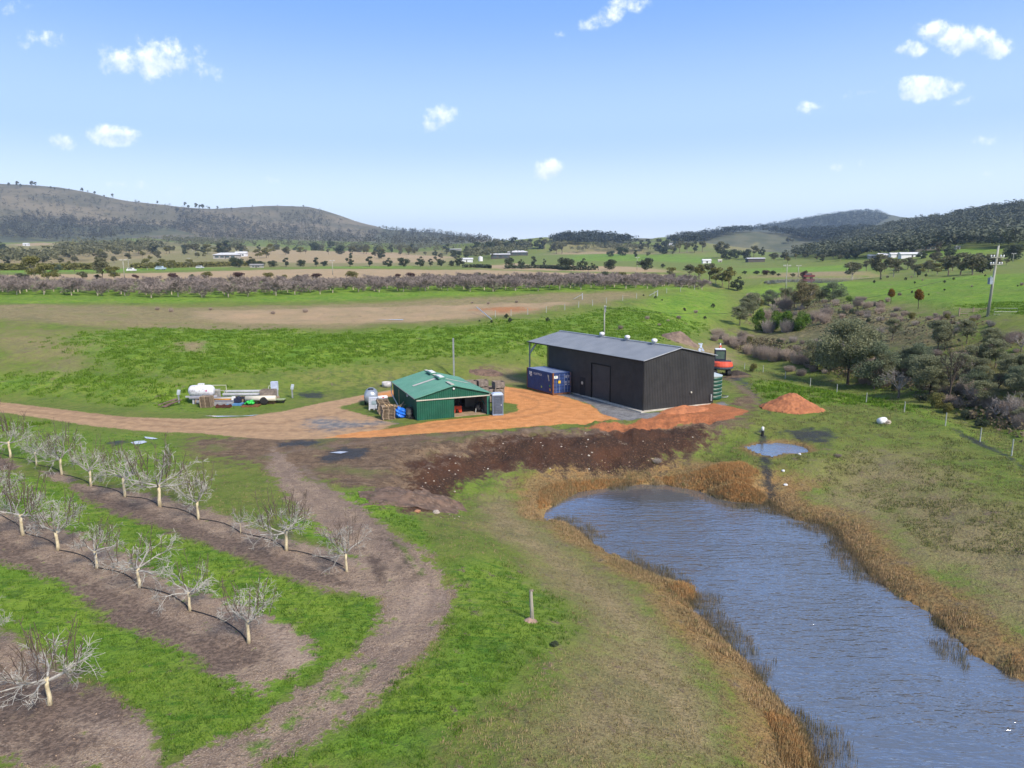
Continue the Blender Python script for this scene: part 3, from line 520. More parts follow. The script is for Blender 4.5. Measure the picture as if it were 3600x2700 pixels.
def grow(P, d):
    P = np.asarray(P); c = P.mean(0); n = len(P); out = []
    for i in range(n):
        e = P[(i + 1) % n] - P[i - 1]; nn = np.array([e[1], -e[0]]); nn = nn / (np.hypot(*nn) + 1e-9)
        q = P[i] + nn * d
        if sdpoly(np.array([q[0]]), np.array([q[1]]), P)[0] > 0: q = P[i] - nn * d
        out.append(tuple(q))
    return out
wm = water_mat('pond_water', (.34, .35, .37), .95, 2.0, (.45, 1.4, 1), .8, (45, 54))
pond = sheet('pond_water', grow(POND, .35), WATER, wm); pond['kind'] = 'structure'
sp = sheet('small_pond_water', grow(SPOND, .2), SP_Z, water_mat('small_pond_water', (.36, .39, .43), .25, 3, (.6, 1.4, 1), .8)); sp['kind'] = 'structure'
dm = sheet('dam_water', grow(DAM, 2), _dz, water_mat('dam_water', (.85, .86, .88), .02, .6, (1, 1, 1), 1.0)); dm['kind'] = 'structure'
# ---------------------------------------------------------------- object helpers
class MB:
    def __init__(s): s.v = []; s.f = []
    def add(s, vs, fs):
        n = len(s.v); s.v += [tuple(p) for p in vs]; s.f += [tuple(i + n for i in f) for f in fs]; return s
    def box(s, c, d, rz=0, tilt=None, taper=1.0):
        x, y, z = (q / 2 for q in d); M = Matrix.Rotation(rz, 3, 'Z')
        if tilt: M = M @ Matrix.Rotation(tilt[1], 3, tilt[0])
        P = []
        for k in (-1, 1):
            t = taper if k > 0 else 1
            for a, b in ((-1, -1), (1, -1), (1, 1), (-1, 1)): P.append(Vector(c) + M @ Vector((a * x * t, b * y * t, k * z)))
        return s.add(P, [(3, 2, 1, 0), (4, 5, 6, 7), (0, 1, 5, 4), (1, 2, 6, 5), (2, 3, 7, 6), (3, 0, 4, 7)])
    def tube(s, pts, rad, n=8, cap=True):
        pts = [Vector(p) for p in pts]; m = len(pts); R_ = rad if isinstance(rad, (list, tuple)) else [rad] * m; base = len(s.v); ref = None
        for i, p in enumerate(pts):
            d = (pts[min(i + 1, m - 1)] - pts[max(i - 1, 0)]).normalized()
            if ref is None: ref = d.orthogonal().normalized()
            ref = (ref - d * ref.dot(d)); ref = ref.normalized() if ref.length > 1e-5 else d.orthogonal().normalized()
            b = d.cross(ref)
            for k in range(n): a = 2 * math.pi * k / n; s.v.append(tuple(p + (ref * math.cos(a) + b * math.sin(a)) * R_[i]))
        for i in range(m - 1):
            for k in range(n): s.f.append((base + i * n + k, base + i * n + (k + 1) % n, base + (i + 1) * n + (k + 1) % n, base + (i + 1) * n + k))
        if cap: s.f.append(tuple(base + k for k in range(n))[::-1]); s.f.append(tuple(base + (m - 1) * n + k for k in range(n)))
        return s
    def lathe(s, prof, c=(0, 0, 0), n=24, axis='Z', rz=0):
        base = len(s.v); M = Matrix.Rotation(rz, 3, 'Z')
        for r_, h in prof:
            for k in range(n):
                a = 2 * math.pi * k / n
                q = Vector((r_ * math.cos(a), r_ * math.sin(a), h)) if axis == 'Z' else Vector((h, r_ * math.cos(a), r_ * math.sin(a)))
                s.v.append(tuple(Vector(c) + M @ q))
        for i in range(len(prof) - 1):
            for k in range(n): s.f.append((base + i * n + k, base + i * n + (k + 1) % n, base + (i + 1) * n + (k + 1) % n, base + (i + 1) * n + k))
        s.f.append(tuple(base + k for k in range(n))[::-1]); s.f.append(tuple(base + (len(prof) - 1) * n + k for k in range(n))); return s
    def quad(s, a, b, c, d): return s.add([a, b, c, d], [(0, 1, 2, 3)])
    def ribs(s, p0, p1, lo, hi, nrm, pitch=.2, depth=.03):
        """corrugated sheet from p0 to p1; lo/hi give the bottom/top point heights or points at fraction t"""
        p0 = Vector(p0); p1 = Vector(p1); L = (p1 - p0).length; n = max(1, int(L / pitch)); nrm = Vector(nrm).normalized(); base = len(s.v); k = 0
        ts = []
        for i in range(n):
            for q, d in ((0, 0), (.45, 0), (.6, 1), (.85, 1)): ts.append(((i + q) / n, d))
        ts.append((1, 0))
        for t, d in ts:
            p = p0.lerp(p1, t) + nrm * depth * d; a = lo(t); b = hi(t)
            s.v.append((p.x + a[0], p.y + a[1], a[2])); s.v.append((p.x + b[0], p.y + b[1], b[2]))
        for i in range(len(ts) - 1): q = base + 2 * i; s.f.append((q, q + 2, q + 3, q + 1))
        return s
def obj(name, mb, m, parent=None, smooth=False, loc=None, rz=None):
    me = bpy.data.meshes.new(name); me.from_pydata(mb.v, [], mb.f); me.update()
    if smooth: me.polygons.foreach_set('use_smooth', np.ones(len(me.polygons), bool))
    for mm in (m if isinstance(m, (list, tuple)) else [m]): me.materials.append(mm)
    o = bpy.data.objects.new(name, me); COL.objects.link(o)
    if parent: o.parent = parent
    if loc is not None: o.location = loc
    if rz is not None: o.rotation_euler = (0, 0, rz)
    return o
def tag(o, label, cat, group=None, kind=None):
    if label: o['label'] = label
    if cat: o['category'] = cat
    if group: o['group'] = group
    if kind: o['kind'] = kind
    return o
def thing(name, label, cat, loc=(0, 0, 0), rz=0, group=None):
    o = bpy.data.objects.new(name, None); COL.objects.link(o); o.empty_display_size = .3; o.location = loc; o.rotation_euler = (0, 0, rz); return tag(o, label, cat, group)
def dup(root, loc, rz=0, sc=1.0, label=None, group=None):
    r_ = root.copy(); COL.objects.link(r_); r_.location = loc; r_.rotation_euler = (0, 0, rz); r_.scale = (sc, sc, sc) if not isinstance(sc, tuple) else sc
    if label: r_['label'] = label
    if group: r_['group'] = group
    for ch in root.children:
        c = ch.copy(); COL.objects.link(c); c.parent = r_
        for gch in ch.children:
            d = gch.copy(); COL.objects.link(d); d.parent = c
    return r_
def text(name, body, size, m, parent, loc, rot, depth=.004, shear=0):
    cu = bpy.data.curves.new(name, 'FONT'); cu.body = body; cu.size = size; cu.extrude = depth; cu.shear = shear; cu.align_x = 'CENTER'; cu.align_y = 'CENTER'
    t = bpy.data.objects.new('tmp', cu); COL.objects.link(t); dg = bpy.context.evaluated_depsgraph_get(); me = bpy.data.meshes.new_from_object(t.evaluated_get(dg)); bpy.data.objects.remove(t)
    o = bpy.data.objects.new(name, me); COL.objects.link(o); me.materials.clear(); me.materials.append(m); o.parent = parent; o.location = loc; o.rotation_euler = rot; return o

M_dark = mat('dark_cladding', (.036, .036, .037), (.026, .026, .027), .8, .55, bump=.05, spec=.4, dirt=((.05, .048, .045), .35))
M_darkroof = mat('dark_roof', (.16, .18, .215), (.13, .15, .185), .5, .38, .25, spec=.5)
M_trim = mat('dark_trim', (.02, .02, .022), rough=.5)
M_conc = mat('concrete', (.5, .46, .4), (.4, .36, .3), 2, .9)
M_zinc = mat('galvanised_steel', (.62, .63, .64), (.5, .5, .52), 5, .35, .6, spec=.6)
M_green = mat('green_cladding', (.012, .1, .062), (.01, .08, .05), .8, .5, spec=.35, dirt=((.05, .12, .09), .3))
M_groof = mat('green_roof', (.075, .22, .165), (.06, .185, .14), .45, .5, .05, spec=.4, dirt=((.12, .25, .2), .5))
M_clear = mat('fibreglass_sheet', (.55, .5, .42), (.42, .39, .33), 1.5, .4)
M_white = mat('white_paint', (.74, .74, .75), (.6, .6, .62), 2, .45, dirt=((.35, .33, .3), .4))
M_cream = mat('cream_trim', (.52, .5, .42), (.42, .4, .34), 2, .6)
M_galvwall = mat('inside_sheet', (.33, .29, .25), (.24, .22, .19), 1.2, .7)
M_rubber = mat('rubber', (.018, .018, .019), (.03, .029, .028), 6, .85)
M_rust = mat('rust', (.24, .1, .045), (.12, .055, .03), 6, .85, bump=.3)
M_wood = mat('weathered_wood', (.3, .24, .18), (.19, .15, .115), 5, .85, stretch=(1, 1, 5), bump=.3)
M_pallet = mat('pallet_wood', (.36, .27, .18), (.2, .15, .11), 3, .85, bump=.3, dirt=((.08, .06, .05), .6))
M_newwood = mat('fresh_pine', (.62, .4, .19), (.5, .31, .14), 3, .8)
M_binwood = mat('grey_bin_timber', (.27, .22, .19), (.17, .14, .12), 3, .88, bump=.3, dirt=((.07, .055, .05), .6))
M_orange = mat('orange_paint', (.75, .075, .02), (.6, .06, .018), 2, .4, spec=.5)
M_coral = mat('coral_paint', (.72, .1, .05), (.55, .08, .04), 2, .4, spec=.5)
M_black = mat('black_plastic', (.014, .014, .016), (.022, .022, .025), 4, .6)
M_glass = mat('cab_glass', (.05, .075, .09), (.07, .1, .11), 1, .08, spec=.9)
M_blue = mat('container_blue', (.03, .065, .21), (.022, .05, .165), 1.2, .5, spec=.4, dirt=((.1, .09, .1), .35))
M_ctop = mat('container_roof_blue', (.2, .25, .38), (.13, .18, .33), .8, .5, dirt=((.3, .25, .22), .5))
M_tarp = mat('blue_tarpaulin', (.02, .2, .75), (.015, .13, .6), 3, .4, spec=.5)
M_yel = mat('yellow_panel', (.75, .5, .03), rough=.5)
M_tankgreen = mat('tank_green', (.012, .075, .05), (.01, .06, .04), 2, .45, spec=.5)
M_loo = mat('toilet_grey_blue', (.12, .145, .19), (.1, .12, .16), 3, .5)
M_lootrim = mat('toilet_trim', (.24, .3, .4), (.2, .26, .35), 3, .5)
M_pole = mat('pole_timber', (.36, .37, .31), (.26, .26, .22), 4, .85, stretch=(1, 1, .2))
M_steelpole = mat('grey_steel_pole', (.34, .36, .37), (.27, .29, .3), 3, .5, .3)
M_wire = mat('wire', (.05, .05, .05), rough=.6)

# ---------------------------------------------------------------- dark machinery shed
C0 = at(*((1800 + 1133 * .40687) / 1.62748, (1050 + 978 * .40687) / 1.62748), 0); zg = hz1(C0[0], C0[1])
EE = Vector((math.cos(R(25)), math.sin(R(25)), 0)); DD = Vector((math.cos(R(120.5)), math.sin(R(120.5)), 0)); ORI = Vector((C0[0], C0[1], 0))
shed = thing('machinery_shed', 'large charcoal steel shed with grey blue roof and roller door', 'shed', ORI)
WID, LEN, CAN, EAV, RID = 9.1, 17.7, 22.2, 5.25, 6.3
def q(u, v, z): return EE * u + DD * v + Vector((0, 0, z))
flat = lambda z: (lambda t: (0, 0, z))
mb = MB(); dz0 = .12
for s0, s1, a in ((0, 5.4, dz0), (8.8, LEN, dz0)): mb.ribs(q(0, s0, 0), q(0, s1, 0), flat(a), flat(EAV), -EE)
mb.ribs(q(0, 5.4, 0), q(0, 8.8, 0), flat(4.02), flat(EAV), -EE)
obj('wall', mb, M_dark, shed)['label'] = 'long charcoal wall with the roller door opening'
gable = lambda t: (0, 0, EAV + (RID - EAV) * (1 - abs(2 * t - 1)))
obj('wall', MB().ribs(q(0, 0, 0), q(WID, 0, 0), flat(dz0), gable, -DD), M_dark, shed)['label'] = 'plain charcoal gable end wall'
obj('wall', MB().ribs(q(WID, 0, 0), q(WID, LEN, 0), flat(dz0), flat(EAV), EE), M_dark, shed)
obj('wall', MB().ribs(q(0, LEN, 0), q(WID, LEN, 0), flat(dz0), gable, DD), M_dark, shed)
for sgn in (0, 1):
    mb = MB(); u0 = -.18 if not sgn else WID + .18; ze = EAV + .05 - .18 * (RID - EAV) / (WID / 2); mid = WID / 2
    mb.ribs(q(u0, -.15, 0), q(u0, CAN, 0), flat(ze), (lambda t, u0=u0: (*(EE * (mid - u0))[:2], RID + .05)), Vector((0, 0, 1)), .24, 0)
    n = len(mb.v)
    for i in range(n):
        x, y, z = mb.v[i]; k = (i // 2) % 4
        if k >= 2: mb.v[i] = (x, y, z + .04)
    obj('roof', mb, M_darkroof, shed)
mb = MB(); mb.tube([q(mid, -.17, RID + .12), q(mid, CAN, RID + .12)], .09, 6); obj('ridge_cap', mb, M_zinc, shed)
mb = MB(); mb.tube([q(-.24, -.2, EAV), q(-.24, CAN, EAV)], .07, 6); obj('gutter', mb, M_trim, shed)
mb = MB()
for u0 in (-.2, WID + .2): mb.tube([q(u0, -.19, EAV + .04), q(mid, -.19, RID + .06)], .05, 5)
obj('barge_board', mb, mat('pale_barge', (.35, .37, .4)), shed)
mb = MB()
for v_ in range(0, 3): pass
for z_ in np.arange(.2, 4.0, .1): mb.box(q(.06, 7.1, z_ + .04), (.05, 3.34, .085), R(120.5 - 90))
rd = obj('roller_door', mb, mat('roller_door_charcoal', (.06, .061, .064), (.05, .051, .054), 1, .5), shed)
fr = MB(); fr.box(q(-.03, 5.4, 2.0), (.1, .09, 4.0), R(30.5)).box(q(-.03, 8.8, 2.0), (.1, .09, 4.0), R(30.5)).box(q(-.03, 7.1, 4.06), (.1, 3.5, .12), R(30.5)); obj('door_frame', fr, mat('black_frame', (.006, .006, .007)), rd)
pd = obj('personnel_door', MB().box(q(-.05, 10.45, 1.15), (.05, .95, 2.1), R(30.5)), mat('door_charcoal', (.022, .022, .024)), shed)
sg = MB().lathe([(.0, 0), (.19, 0), (.19, .01), (0, .01)], n=20); so_ = obj('sign', sg, M_cream, pd, loc=q(-.1, 10.45, 1.55)); so_.rotation_euler = (R(90), 0, R(120.5 + 90 + 0) - R(90) + R(90)); so_.rotation_euler = (R(90), 0, R(30.5 - 90))
mb = MB().box(q(WID / 2, LEN / 2, .06), (WID + .3, LEN + .3, .14), R(27.8)); obj('slab', mb, M_conc, shed)
obj('downpipe', MB().tube([q(-.1, -.1, .1), q(-.1, -.1, EAV - .1)], .06, 8), M_trim, shed); obj('downpipe', MB().tube([q(-.1, LEN, .1), q(-.1, LEN, EAV - .1)], .05, 6), M_trim, shed)
for u_ in (.05, WID - .05): obj('canopy_post', MB().box(q(u_, CAN - .15, EAV / 2), (.14, .14, EAV), R(30)), M_steelpole, shed)
mb = MB().tube([q(.05, CAN - .2, 3.7), q(1.3, CAN - .2, 5.3)], .07, 6).tube([q(.05, CAN - .25, 4.0), q(.05, CAN - 1.6, 5.15)], .07, 6); obj('brace', mb, M_zinc, shed)
mb = MB()
for v_ in (CAN - .3, LEN + .3): mb.tube([q(0, v_, EAV - .12), q(mid, v_, RID - .14), q(WID, v_, EAV - .12)], .1, 4)
obj('rafter', mb, M_steelpole, shed)
for v_ in (13.3, 8.6, 4.05):
    obj('roof_vent', MB().lathe([(.2, -.1), (.2, .2), (.3, .24), (.33, .36), (.3, .5), (.16, .58), (.02, .6)], q(mid, v_, RID + .08), 14), M_white, shed, True)
obj('tap_box', MB().box(q(6.0, -.12, 1.55), (.16, .12, .16), R(25)), M_cream, shed)
obj('tap_box', MB().box(q(8.7, -.12, .75), (.16, .12, .7), R(25)), M_steelpole, shed)

# ---------------------------------------------------------------- green shed
A0 = at(*((1300 + 462 * .36166) / 1.62748, (1100 + 1047 * .36166) / 1.62748), 0)
gs = thing('green_shed', 'small green ribbed steel shed with a wide open bay', 'shed', (A0[0], A0[1], 0), R(21))
GW, GL, GE, GR = 7.5, 11.1, 2.22, 3.2
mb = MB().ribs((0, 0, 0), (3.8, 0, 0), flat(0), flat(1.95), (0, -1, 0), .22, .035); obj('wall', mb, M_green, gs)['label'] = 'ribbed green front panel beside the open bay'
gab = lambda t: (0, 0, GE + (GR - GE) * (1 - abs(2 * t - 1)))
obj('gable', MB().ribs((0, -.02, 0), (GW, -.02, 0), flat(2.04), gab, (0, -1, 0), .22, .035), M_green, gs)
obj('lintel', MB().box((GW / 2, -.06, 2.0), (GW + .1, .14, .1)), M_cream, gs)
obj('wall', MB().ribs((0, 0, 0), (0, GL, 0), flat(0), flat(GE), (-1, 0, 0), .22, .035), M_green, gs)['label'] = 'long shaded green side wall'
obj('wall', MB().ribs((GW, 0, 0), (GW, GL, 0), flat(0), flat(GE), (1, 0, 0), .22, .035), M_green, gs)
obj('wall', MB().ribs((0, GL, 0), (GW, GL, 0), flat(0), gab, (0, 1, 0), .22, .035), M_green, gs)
for sgn in (-1, 1):
    mb = MB(); n = int((GL + .3) / .24); xe = -.2 if sgn < 0 else GW + .2; ze = GE + .03 - .2 * (GR - GE) / (GW / 2)
    for i in range(n):
        y0 = -.15 + i * .24
        for a, b, h0, h1 in ((0, .12, 0, 0), (.12, .15, 0, .035), (.15, .21, .035, .035), (.21, .24, .035, 0)):
            mb.quad((xe, y0 + a, ze + h0), (xe, y0 + b, ze + h1), (GW / 2, y0 + b, GR + .04 + h1), (GW / 2, y0 + a, GR + .04 + h0))
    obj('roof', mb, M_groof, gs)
sl_ = (GR - GE) / (GW / 2)
def rz_(x): return GR + .09 - abs(x - GW / 2) * sl_
obj('skylight', MB().quad((.9, 5.1, rz_(.9)), (.9, 5.7, rz_(.9)), (3.4, 5.7, rz_(3.4)), (3.4, 5.1, rz_(3.4))), M_clear, gs)
obj('skylight', MB().quad((GW - 3.2, 5.1, rz_(GW - 3.2)), (GW - 3.2, 5.6, rz_(GW - 3.2)), (GW - .5, 5.6, rz_(GW - .5)), (GW - .5, 5.1, rz_(GW - .5))), M_clear, gs)
for y0 in (4.1, 7.6):
    v_ = obj('ridge_vent', MB().box((GW / 2, y0 + .9, GR + .16), (.75, 1.8, .18)), M_groof, gs); obj('vent_cap', MB().box((GW / 2, y0 + .9, GR + .28), (.5, 1.7, .06)), M_white, v_)
for y0, l_ in ((1.2, 2.0), (6.6, 1.8), (10.4, 1.4)): obj('ridge_cap', MB().box((GW / 2, y0, GR + .1), (.34, l_, .05)), M_cream, gs)
mb = MB()
for x0 in (-.2, GW + .2): mb.tube([(x0, -.19, rz_(x0) - .03), (GW / 2, -.19, GR + .05)], .045, 5)
obj('barge_board', mb, mat('green_barge', (.1, .28, .2)), gs)
obj('gutter', MB().tube([(-.24, -.15, GE - .04), (-.24, GL + .1, GE - .04)], .05, 6), mat('grey_gutter', (.2, .22, .2)), gs)
obj('downpipe', MB().tube([(-.28, GL - .2, GE - .1), (-.28, GL - .2, .9), (-.45, 6.6, .25)], .05, 6), M_white, gs)
obj('post', MB().box((GW - .1, -.02, 1.0), (.3, .14, 2.0)), mat('green_post', (.03, .17, .12)), gs)
lp = obj('lamp', MB().lathe([(.03, 0), (.1, .04), (.12, .14), (.06, .2), (.0, .2)], (GW / 2, -.12, 2.82), 12), M_white, gs, True)
obj('lamp', MB().box((-.12, 3.6, 1.9), (.12, .2, .22)), M_white, gs)
obj('floor', MB().box((GW / 2, GL / 2 + .1, .02), (GW - .1, GL - .1, .05)), mat('dusty_floor', (.36, .26, .17), (.25, .18, .12), 1.5, .95), gs)
mb = MB().box((5.75, 5.2, 1.0), (.5, .06, 2.0)).box((6.9, 4.4, 1.05), (1.2, .06, 2.1)).box((5.0, 6.5, 1.0), (.06, 2.6, 2.0)); obj('inner_partition', mb, M_galvwall, gs)
obj('wall_lining', MB().box((GW - .09, 2.4, 1.02), (.03, 4.4, 2.0)), M_galvwall, gs)
obj('brace', MB().tube([(GW - .3, 3.2, 1.8), (GW - .3, .3, .95)], .05, 5), mat('green_post', (.03, .17, .12)), gs)

# forklift in the bay, seen from behind
fk = thing('forklift', 'bright orange forklift parked in the open bay of the green shed', 'forklift', Vector((A0[0], A0[1], .05)) + Matrix.Rotation(R(21), 3, 'Z') @ Vector((4.62, 1.9, 0)), R(12))
mb = MB(); mb.box((0, .1, .42), (1.0, .5, .52)).box((0, -.12, .5), (.9, .12, .4)).box((0, 1.0, .4), (1.05, 1.3, .42)).box((-.34, -.1, .2), (.3, .3, .3)).box((.34, -.1, .2), (.3, .3, .3)); obj('body', mb, M_orange, fk)
obj('seat', MB().box((0, .75, .75), (.45, .45, .14)).box((0, .55, .98), (.45, .1, .4)), M_black, fk)
mb = MB()
for x0 in (-.42, .42): mb.tube([(x0, .2, .6), (x0, .3, 1.75)], .03, 6).tube([(x0, 1.5, .6), (x0, 1.3, 1.75)], .03, 6)
for y0 in np.linspace(.3, 1.3, 7): mb.tube([(-.42, y0, 1.76), (.42, y0, 1.76)], .02, 5)
obj('overhead_guard', mb, M_black, fk)
mb = MB()
for x0 in (-.3, .3): mb.box((x0, 1.75, .95), (.09, .12, 1.9))
for z0 in (.5, 1.2, 1.85): mb.box((0, 1.75, z0), (.6, .08, .07))
ms = obj('mast', mb, M_black, fk); obj('fork', MB().box((-.2, 2.3, .1), (.1, 1.0, .04)).box((.2, 2.3, .1), (.1, 1.0, .04)), M_steelpole, ms)
def wheel(parent, c, r_, w, axis_rz=0, rimm=None):
    t = obj('wheel', MB().lathe([(r_ * .55, -w / 2), (r_ * .93, -w / 2), (r_, -w * .3), (r_, w * .3), (r_ * .93, w / 2), (r_ * .55, w / 2)], c, 20, 'X', axis_rz), M_rubber, parent, True)
    obj('rim', MB().lathe([(.02, -w * .4), (r_ * .56, -w * .42), (r_ * .56, w * .42), (.02, w * .4)], c, 14, 'X', axis_rz), rimm or M_steelpole, t); return t
for c in ((-.44, 1.35, .25), (.44, 1.35, .25)): wheel(fk, c, .25, .18)
wheel(fk, (0, -.12, .2), .2, .16, 0, M_cream)
# small wheel trolley and dark engine near the right side of the bay
def inshed(x, y, z=.05): return Vector((A0[0], A0[1], z)) + Matrix.Rotation(R(21), 3, 'Z') @ Vector((x, y, 0))
bk = thing('wheel_hoe', 'small wheeled hand tool leaning on the inner partition of the green shed', 'tool', inshed(5.9, 4.6), R(20))
wheel(bk, (0, 0, .26), .26, .06, R(60), M_cream); obj('handle', MB().tube([(0, 0, .26), (.5, .2, .1), (.75, .3, .05)], .025, 6), M_black, bk)
en = thing('engine_pump', 'black covered engine standing inside the right side of the bay', 'engine', inshed(6.75, 1.5), R(21))
mb = MB().lathe([(.3, 0), (.36, .3), (.3, .62), (.16, .8), (.05, .84)], (0, 0, .1), 9); mb.lathe([(.1, 0), (.22, .06), (.2, .26), (.06, .32)], (.2, -.05, .72), 8); mb.box((.1, -.3, .3), (.4, .2, .3)); obj('cover', mb, M_black, en, True)
obj('leg', MB().tube([(.25, -.2, .5), (.45, -.45, 0)], .03, 5), M_steelpole, en); obj('leg', MB().tube([(-.25, -.2, .4), (-.35, -.4, 0)], .03, 5), M_steelpole, en)

# portable toilet
pt = thing('portable_toilet', 'grey blue portable toilet with pale roof beside the green shed', 'portable toilet', Vector((A0[0], A0[1], 0)) + Matrix.Rotation(R(21), 3, 'Z') @ Vector((GW + .75, -.32, 0)), R(9))
obj('body', MB().box((0, 0, 1.08), (1.02, 1.05, 1.95)), M_loo, pt)
obj('base', MB().box((0, 0, .07), (1.1, 1.14, .14)), M_lootrim, pt)
mb = MB().box((0, 0, 2.1), (1.12, 1.15, .1)).box((0, 0, 2.19), (1.0, 1.04, .1), taper=.75); obj('roof', mb, mat('toilet_roof', (.5, .56, .68), (.42, .48, .6), 2, .4), pt)
for x0 in (-.52, .52): obj('corner_trim', MB().box((x0, -.53, 1.08), (.045, .05, 1.95)), M_lootrim, pt)
dr_ = obj('door', MB().box((0, -.54, 1.05), (.8, .04, 1.8)), mat('toilet_door', (.085, .105, .145)), pt)
mb = MB()
for z0 in np.arange(.45, 1.75, .16): mb.box((0, -.57, z0), (.46, .02, .05))
obj('door_rib', mb, M_loo, dr_); obj('handle', MB().box((.33, -.575, 1.05), (.05, .03, .16)), M_white, dr_)

# ---------------------------------------------------------------- shipping container
K0 = at(*((1840 + 1040 * .09946) / 1.62748, (1270 + 1210 * .09946) / 1.62748), 0)
co_ = thing('shipping_container', 'blue corrugated shipping container with rusty corner posts and double doors', 'container', (K0[0], K0[1], 0), R(25))
SK = math.tan(R(5.5)); CL_, CW, CHH = 5.7, 2.44, 2.6
def kq(u, v, z): return (u - SK * v, v, z)
mb = MB(); 
def boxk(mb, u, v, z, du, dv, dz_):
    P = [kq(u + a * du / 2, v + b * dv / 2, z + k * dz_ / 2) for k in (-1, 1) for a, b in ((-1, -1), (1, -1), (1, 1), (-1, 1))]
    return mb.add(P, [(3, 2, 1, 0), (4, 5, 6, 7), (0, 1, 5, 4), (1, 2, 6, 5), (2, 3, 7, 6), (3, 0, 4, 7)])
n = 26
for side, u0, dp in ((0, .06, -.05), (1, CW - .06, .05)):
    for i in range(n):
        s0 = .15 + (CL_ - .3) * i / n; w_ = (CL_ - .3) / n
        pr = [(0, 0), (.3, 0), (.5, 1), (.8, 1), (1, 0)]
        for (a, p), (b, p2) in zip(pr, pr[1:]): mb.quad(kq(u0 + dp * p, s0 + w_ * a, .2), kq(u0 + dp * p2, s0 + w_ * b, .2), kq(u0 + dp * p2, s0 + w_ * b, CHH - .1), kq(u0 + dp * p, s0 + w_ * a, CHH - .1))
boxk(mb, CW / 2, CL_ - .08, CHH / 2, CW - .2, .06, CHH - .25); obj('wall', mb, M_blue, co_)
obj('roof', boxk(MB(), CW / 2, CL_ / 2, CHH - .04, CW - .06, CL_ - .1, .06), M_ctop, co_)
mb = MB()
for v_ in (.08, CL_ - .08): boxk(mb, CW / 2, v_, .12, CW - .3, .14, .16)
for u_ in (.07, CW - .07): boxk(mb, u_, CL_ / 2, .11, .1, CL_ - .3, .15)
obj('bottom_rail', mb, M_rust, co_)
mb = MB()
for u_ in (.07, CW - .07): boxk(mb, u_, CL_ / 2, CHH - .06, .09, CL_ - .3, .11)
boxk(mb, CW / 2, .08, CHH - .05, CW - .3, .13, .12); obj('top_rail', mb, M_blue, co_)
for u_ in (.08, CW - .08):
    for v_ in (.08, CL_ - .08): obj('corner_post', boxk(MB(), u_, v_, CHH / 2 + .01, .17, .17, CHH), M_rust if (u_ < 1 or v_ > 1) else mat('worn_blue', (.06, .08, .15), (.2, .12, .08), 4), co_)
for k_, uc in enumerate((.67, 1.77)):
    d_ = obj('door', boxk(MB(), uc, .06, 1.33, 1.06, .05, 2.2), M_blue, co_)
    mb = MB()
    for z0 in (.55, .95, 1.35, 1.75, 2.15): boxk(mb, uc, .025, z0, 1.0, .03, .06)
    obj('door_rib', mb, mat('dark_blue_rib', (.018, .035, .11)), d_)
    mb = MB()
    for du in (-.24, .2): mb.tube([kq(uc + du, .0, .28), kq(uc + du, .0, 2.42)], .022, 6)
    obj('lock_rod', mb, mat('blue_grey_rod', (.3, .34, .45)), d_)
obj('sign', boxk(MB(), .86, -.015, 1.52, .3, .02, .32), M_yel, co_); obj('sign', boxk(MB(), .4, -.015, 2.1, .52, .02, .3), M_white, co_); obj('sign', boxk(MB(), .36, -.03, 2.15, .16, .02, .1), mat('green_sticker', (.12, .45, .06)), co_)
for (u_, z0, w_, h_) in ((1.75, 2.15, .16, .07), (2.05, 2.18, .28, .07), (1.75, 2.0, .14, .07), (2.05, 2.03, .24, .07), (1.72, 1.45, .22, .08), (1.72, 1.2, .2, .12), (2.12, 1.45, .1, .28), (2.12, 1.15, .12, .1)): obj('door_marking', boxk(MB(), u_, -.01, z0, w_, .012, h_), mat('pale_marking', (.5, .53, .62)), co_)
M_mark = mat('white_lettering', (.75, .72, .74), rough=.6); sidea = -SK
rotw = (R(90), 0, R(-90) + math.atan(SK))
def onside(v_, z0, off=-.055): return (off + .05 - SK * v_ + -.05, v_, z0)
text('lettering', 'K.LATTICA', .36, M_mark, co_, onside(3.15, 2.1), rotw)
# scroll emblem at the far end of the side
mb = MB()
for (dv, dz, r_) in ((0, 0, .2), (-.22, .1, .15), (.2, .12, .13), (-.05, -.2, .13), (-.3, -.16, .09), (.22, -.08, .1), (-.38, -.3, .05)): mb.lathe([(.0, -.01), (r_, -.01), (r_, .01), (0, .01)], (0, dv, dz), 14, 'X')
e_ = obj('emblem', mb, M_mark, co_, loc=onside(4.75, 2.02, -.06))
obj('emblem', MB().add([(0, .22, .35), (0, -.05, .3), (0, -.25, -.3), (0, -.1, -.38), (.02, .22, .35), (.02, -.05, .3), (.02, -.25, -.3), (.02, -.1, -.38)], [(0, 1, 2, 3), (7, 6, 5, 4), (0, 4, 5, 1), (1, 5, 6, 2), (2, 6, 7, 3), (3, 7, 4, 0)]), M_cream, co_, loc=onside(.85, 1.95, -.06))
for v_, z0, w_, h_, m_ in ((.55, 1.05, .2, .18, mat('green_sticker', (.12, .45, .06))), (.5, .6, .2, .3, mat('orange_sticker', (.75, .35, .06))), (2.3, .7, .22, .2, mat('lime_sticker', (.6, .75, .1)))):
    obj('sticker', MB().box(onside(v_, z0, -.06), (.02, w_, h_)), m_, co_)
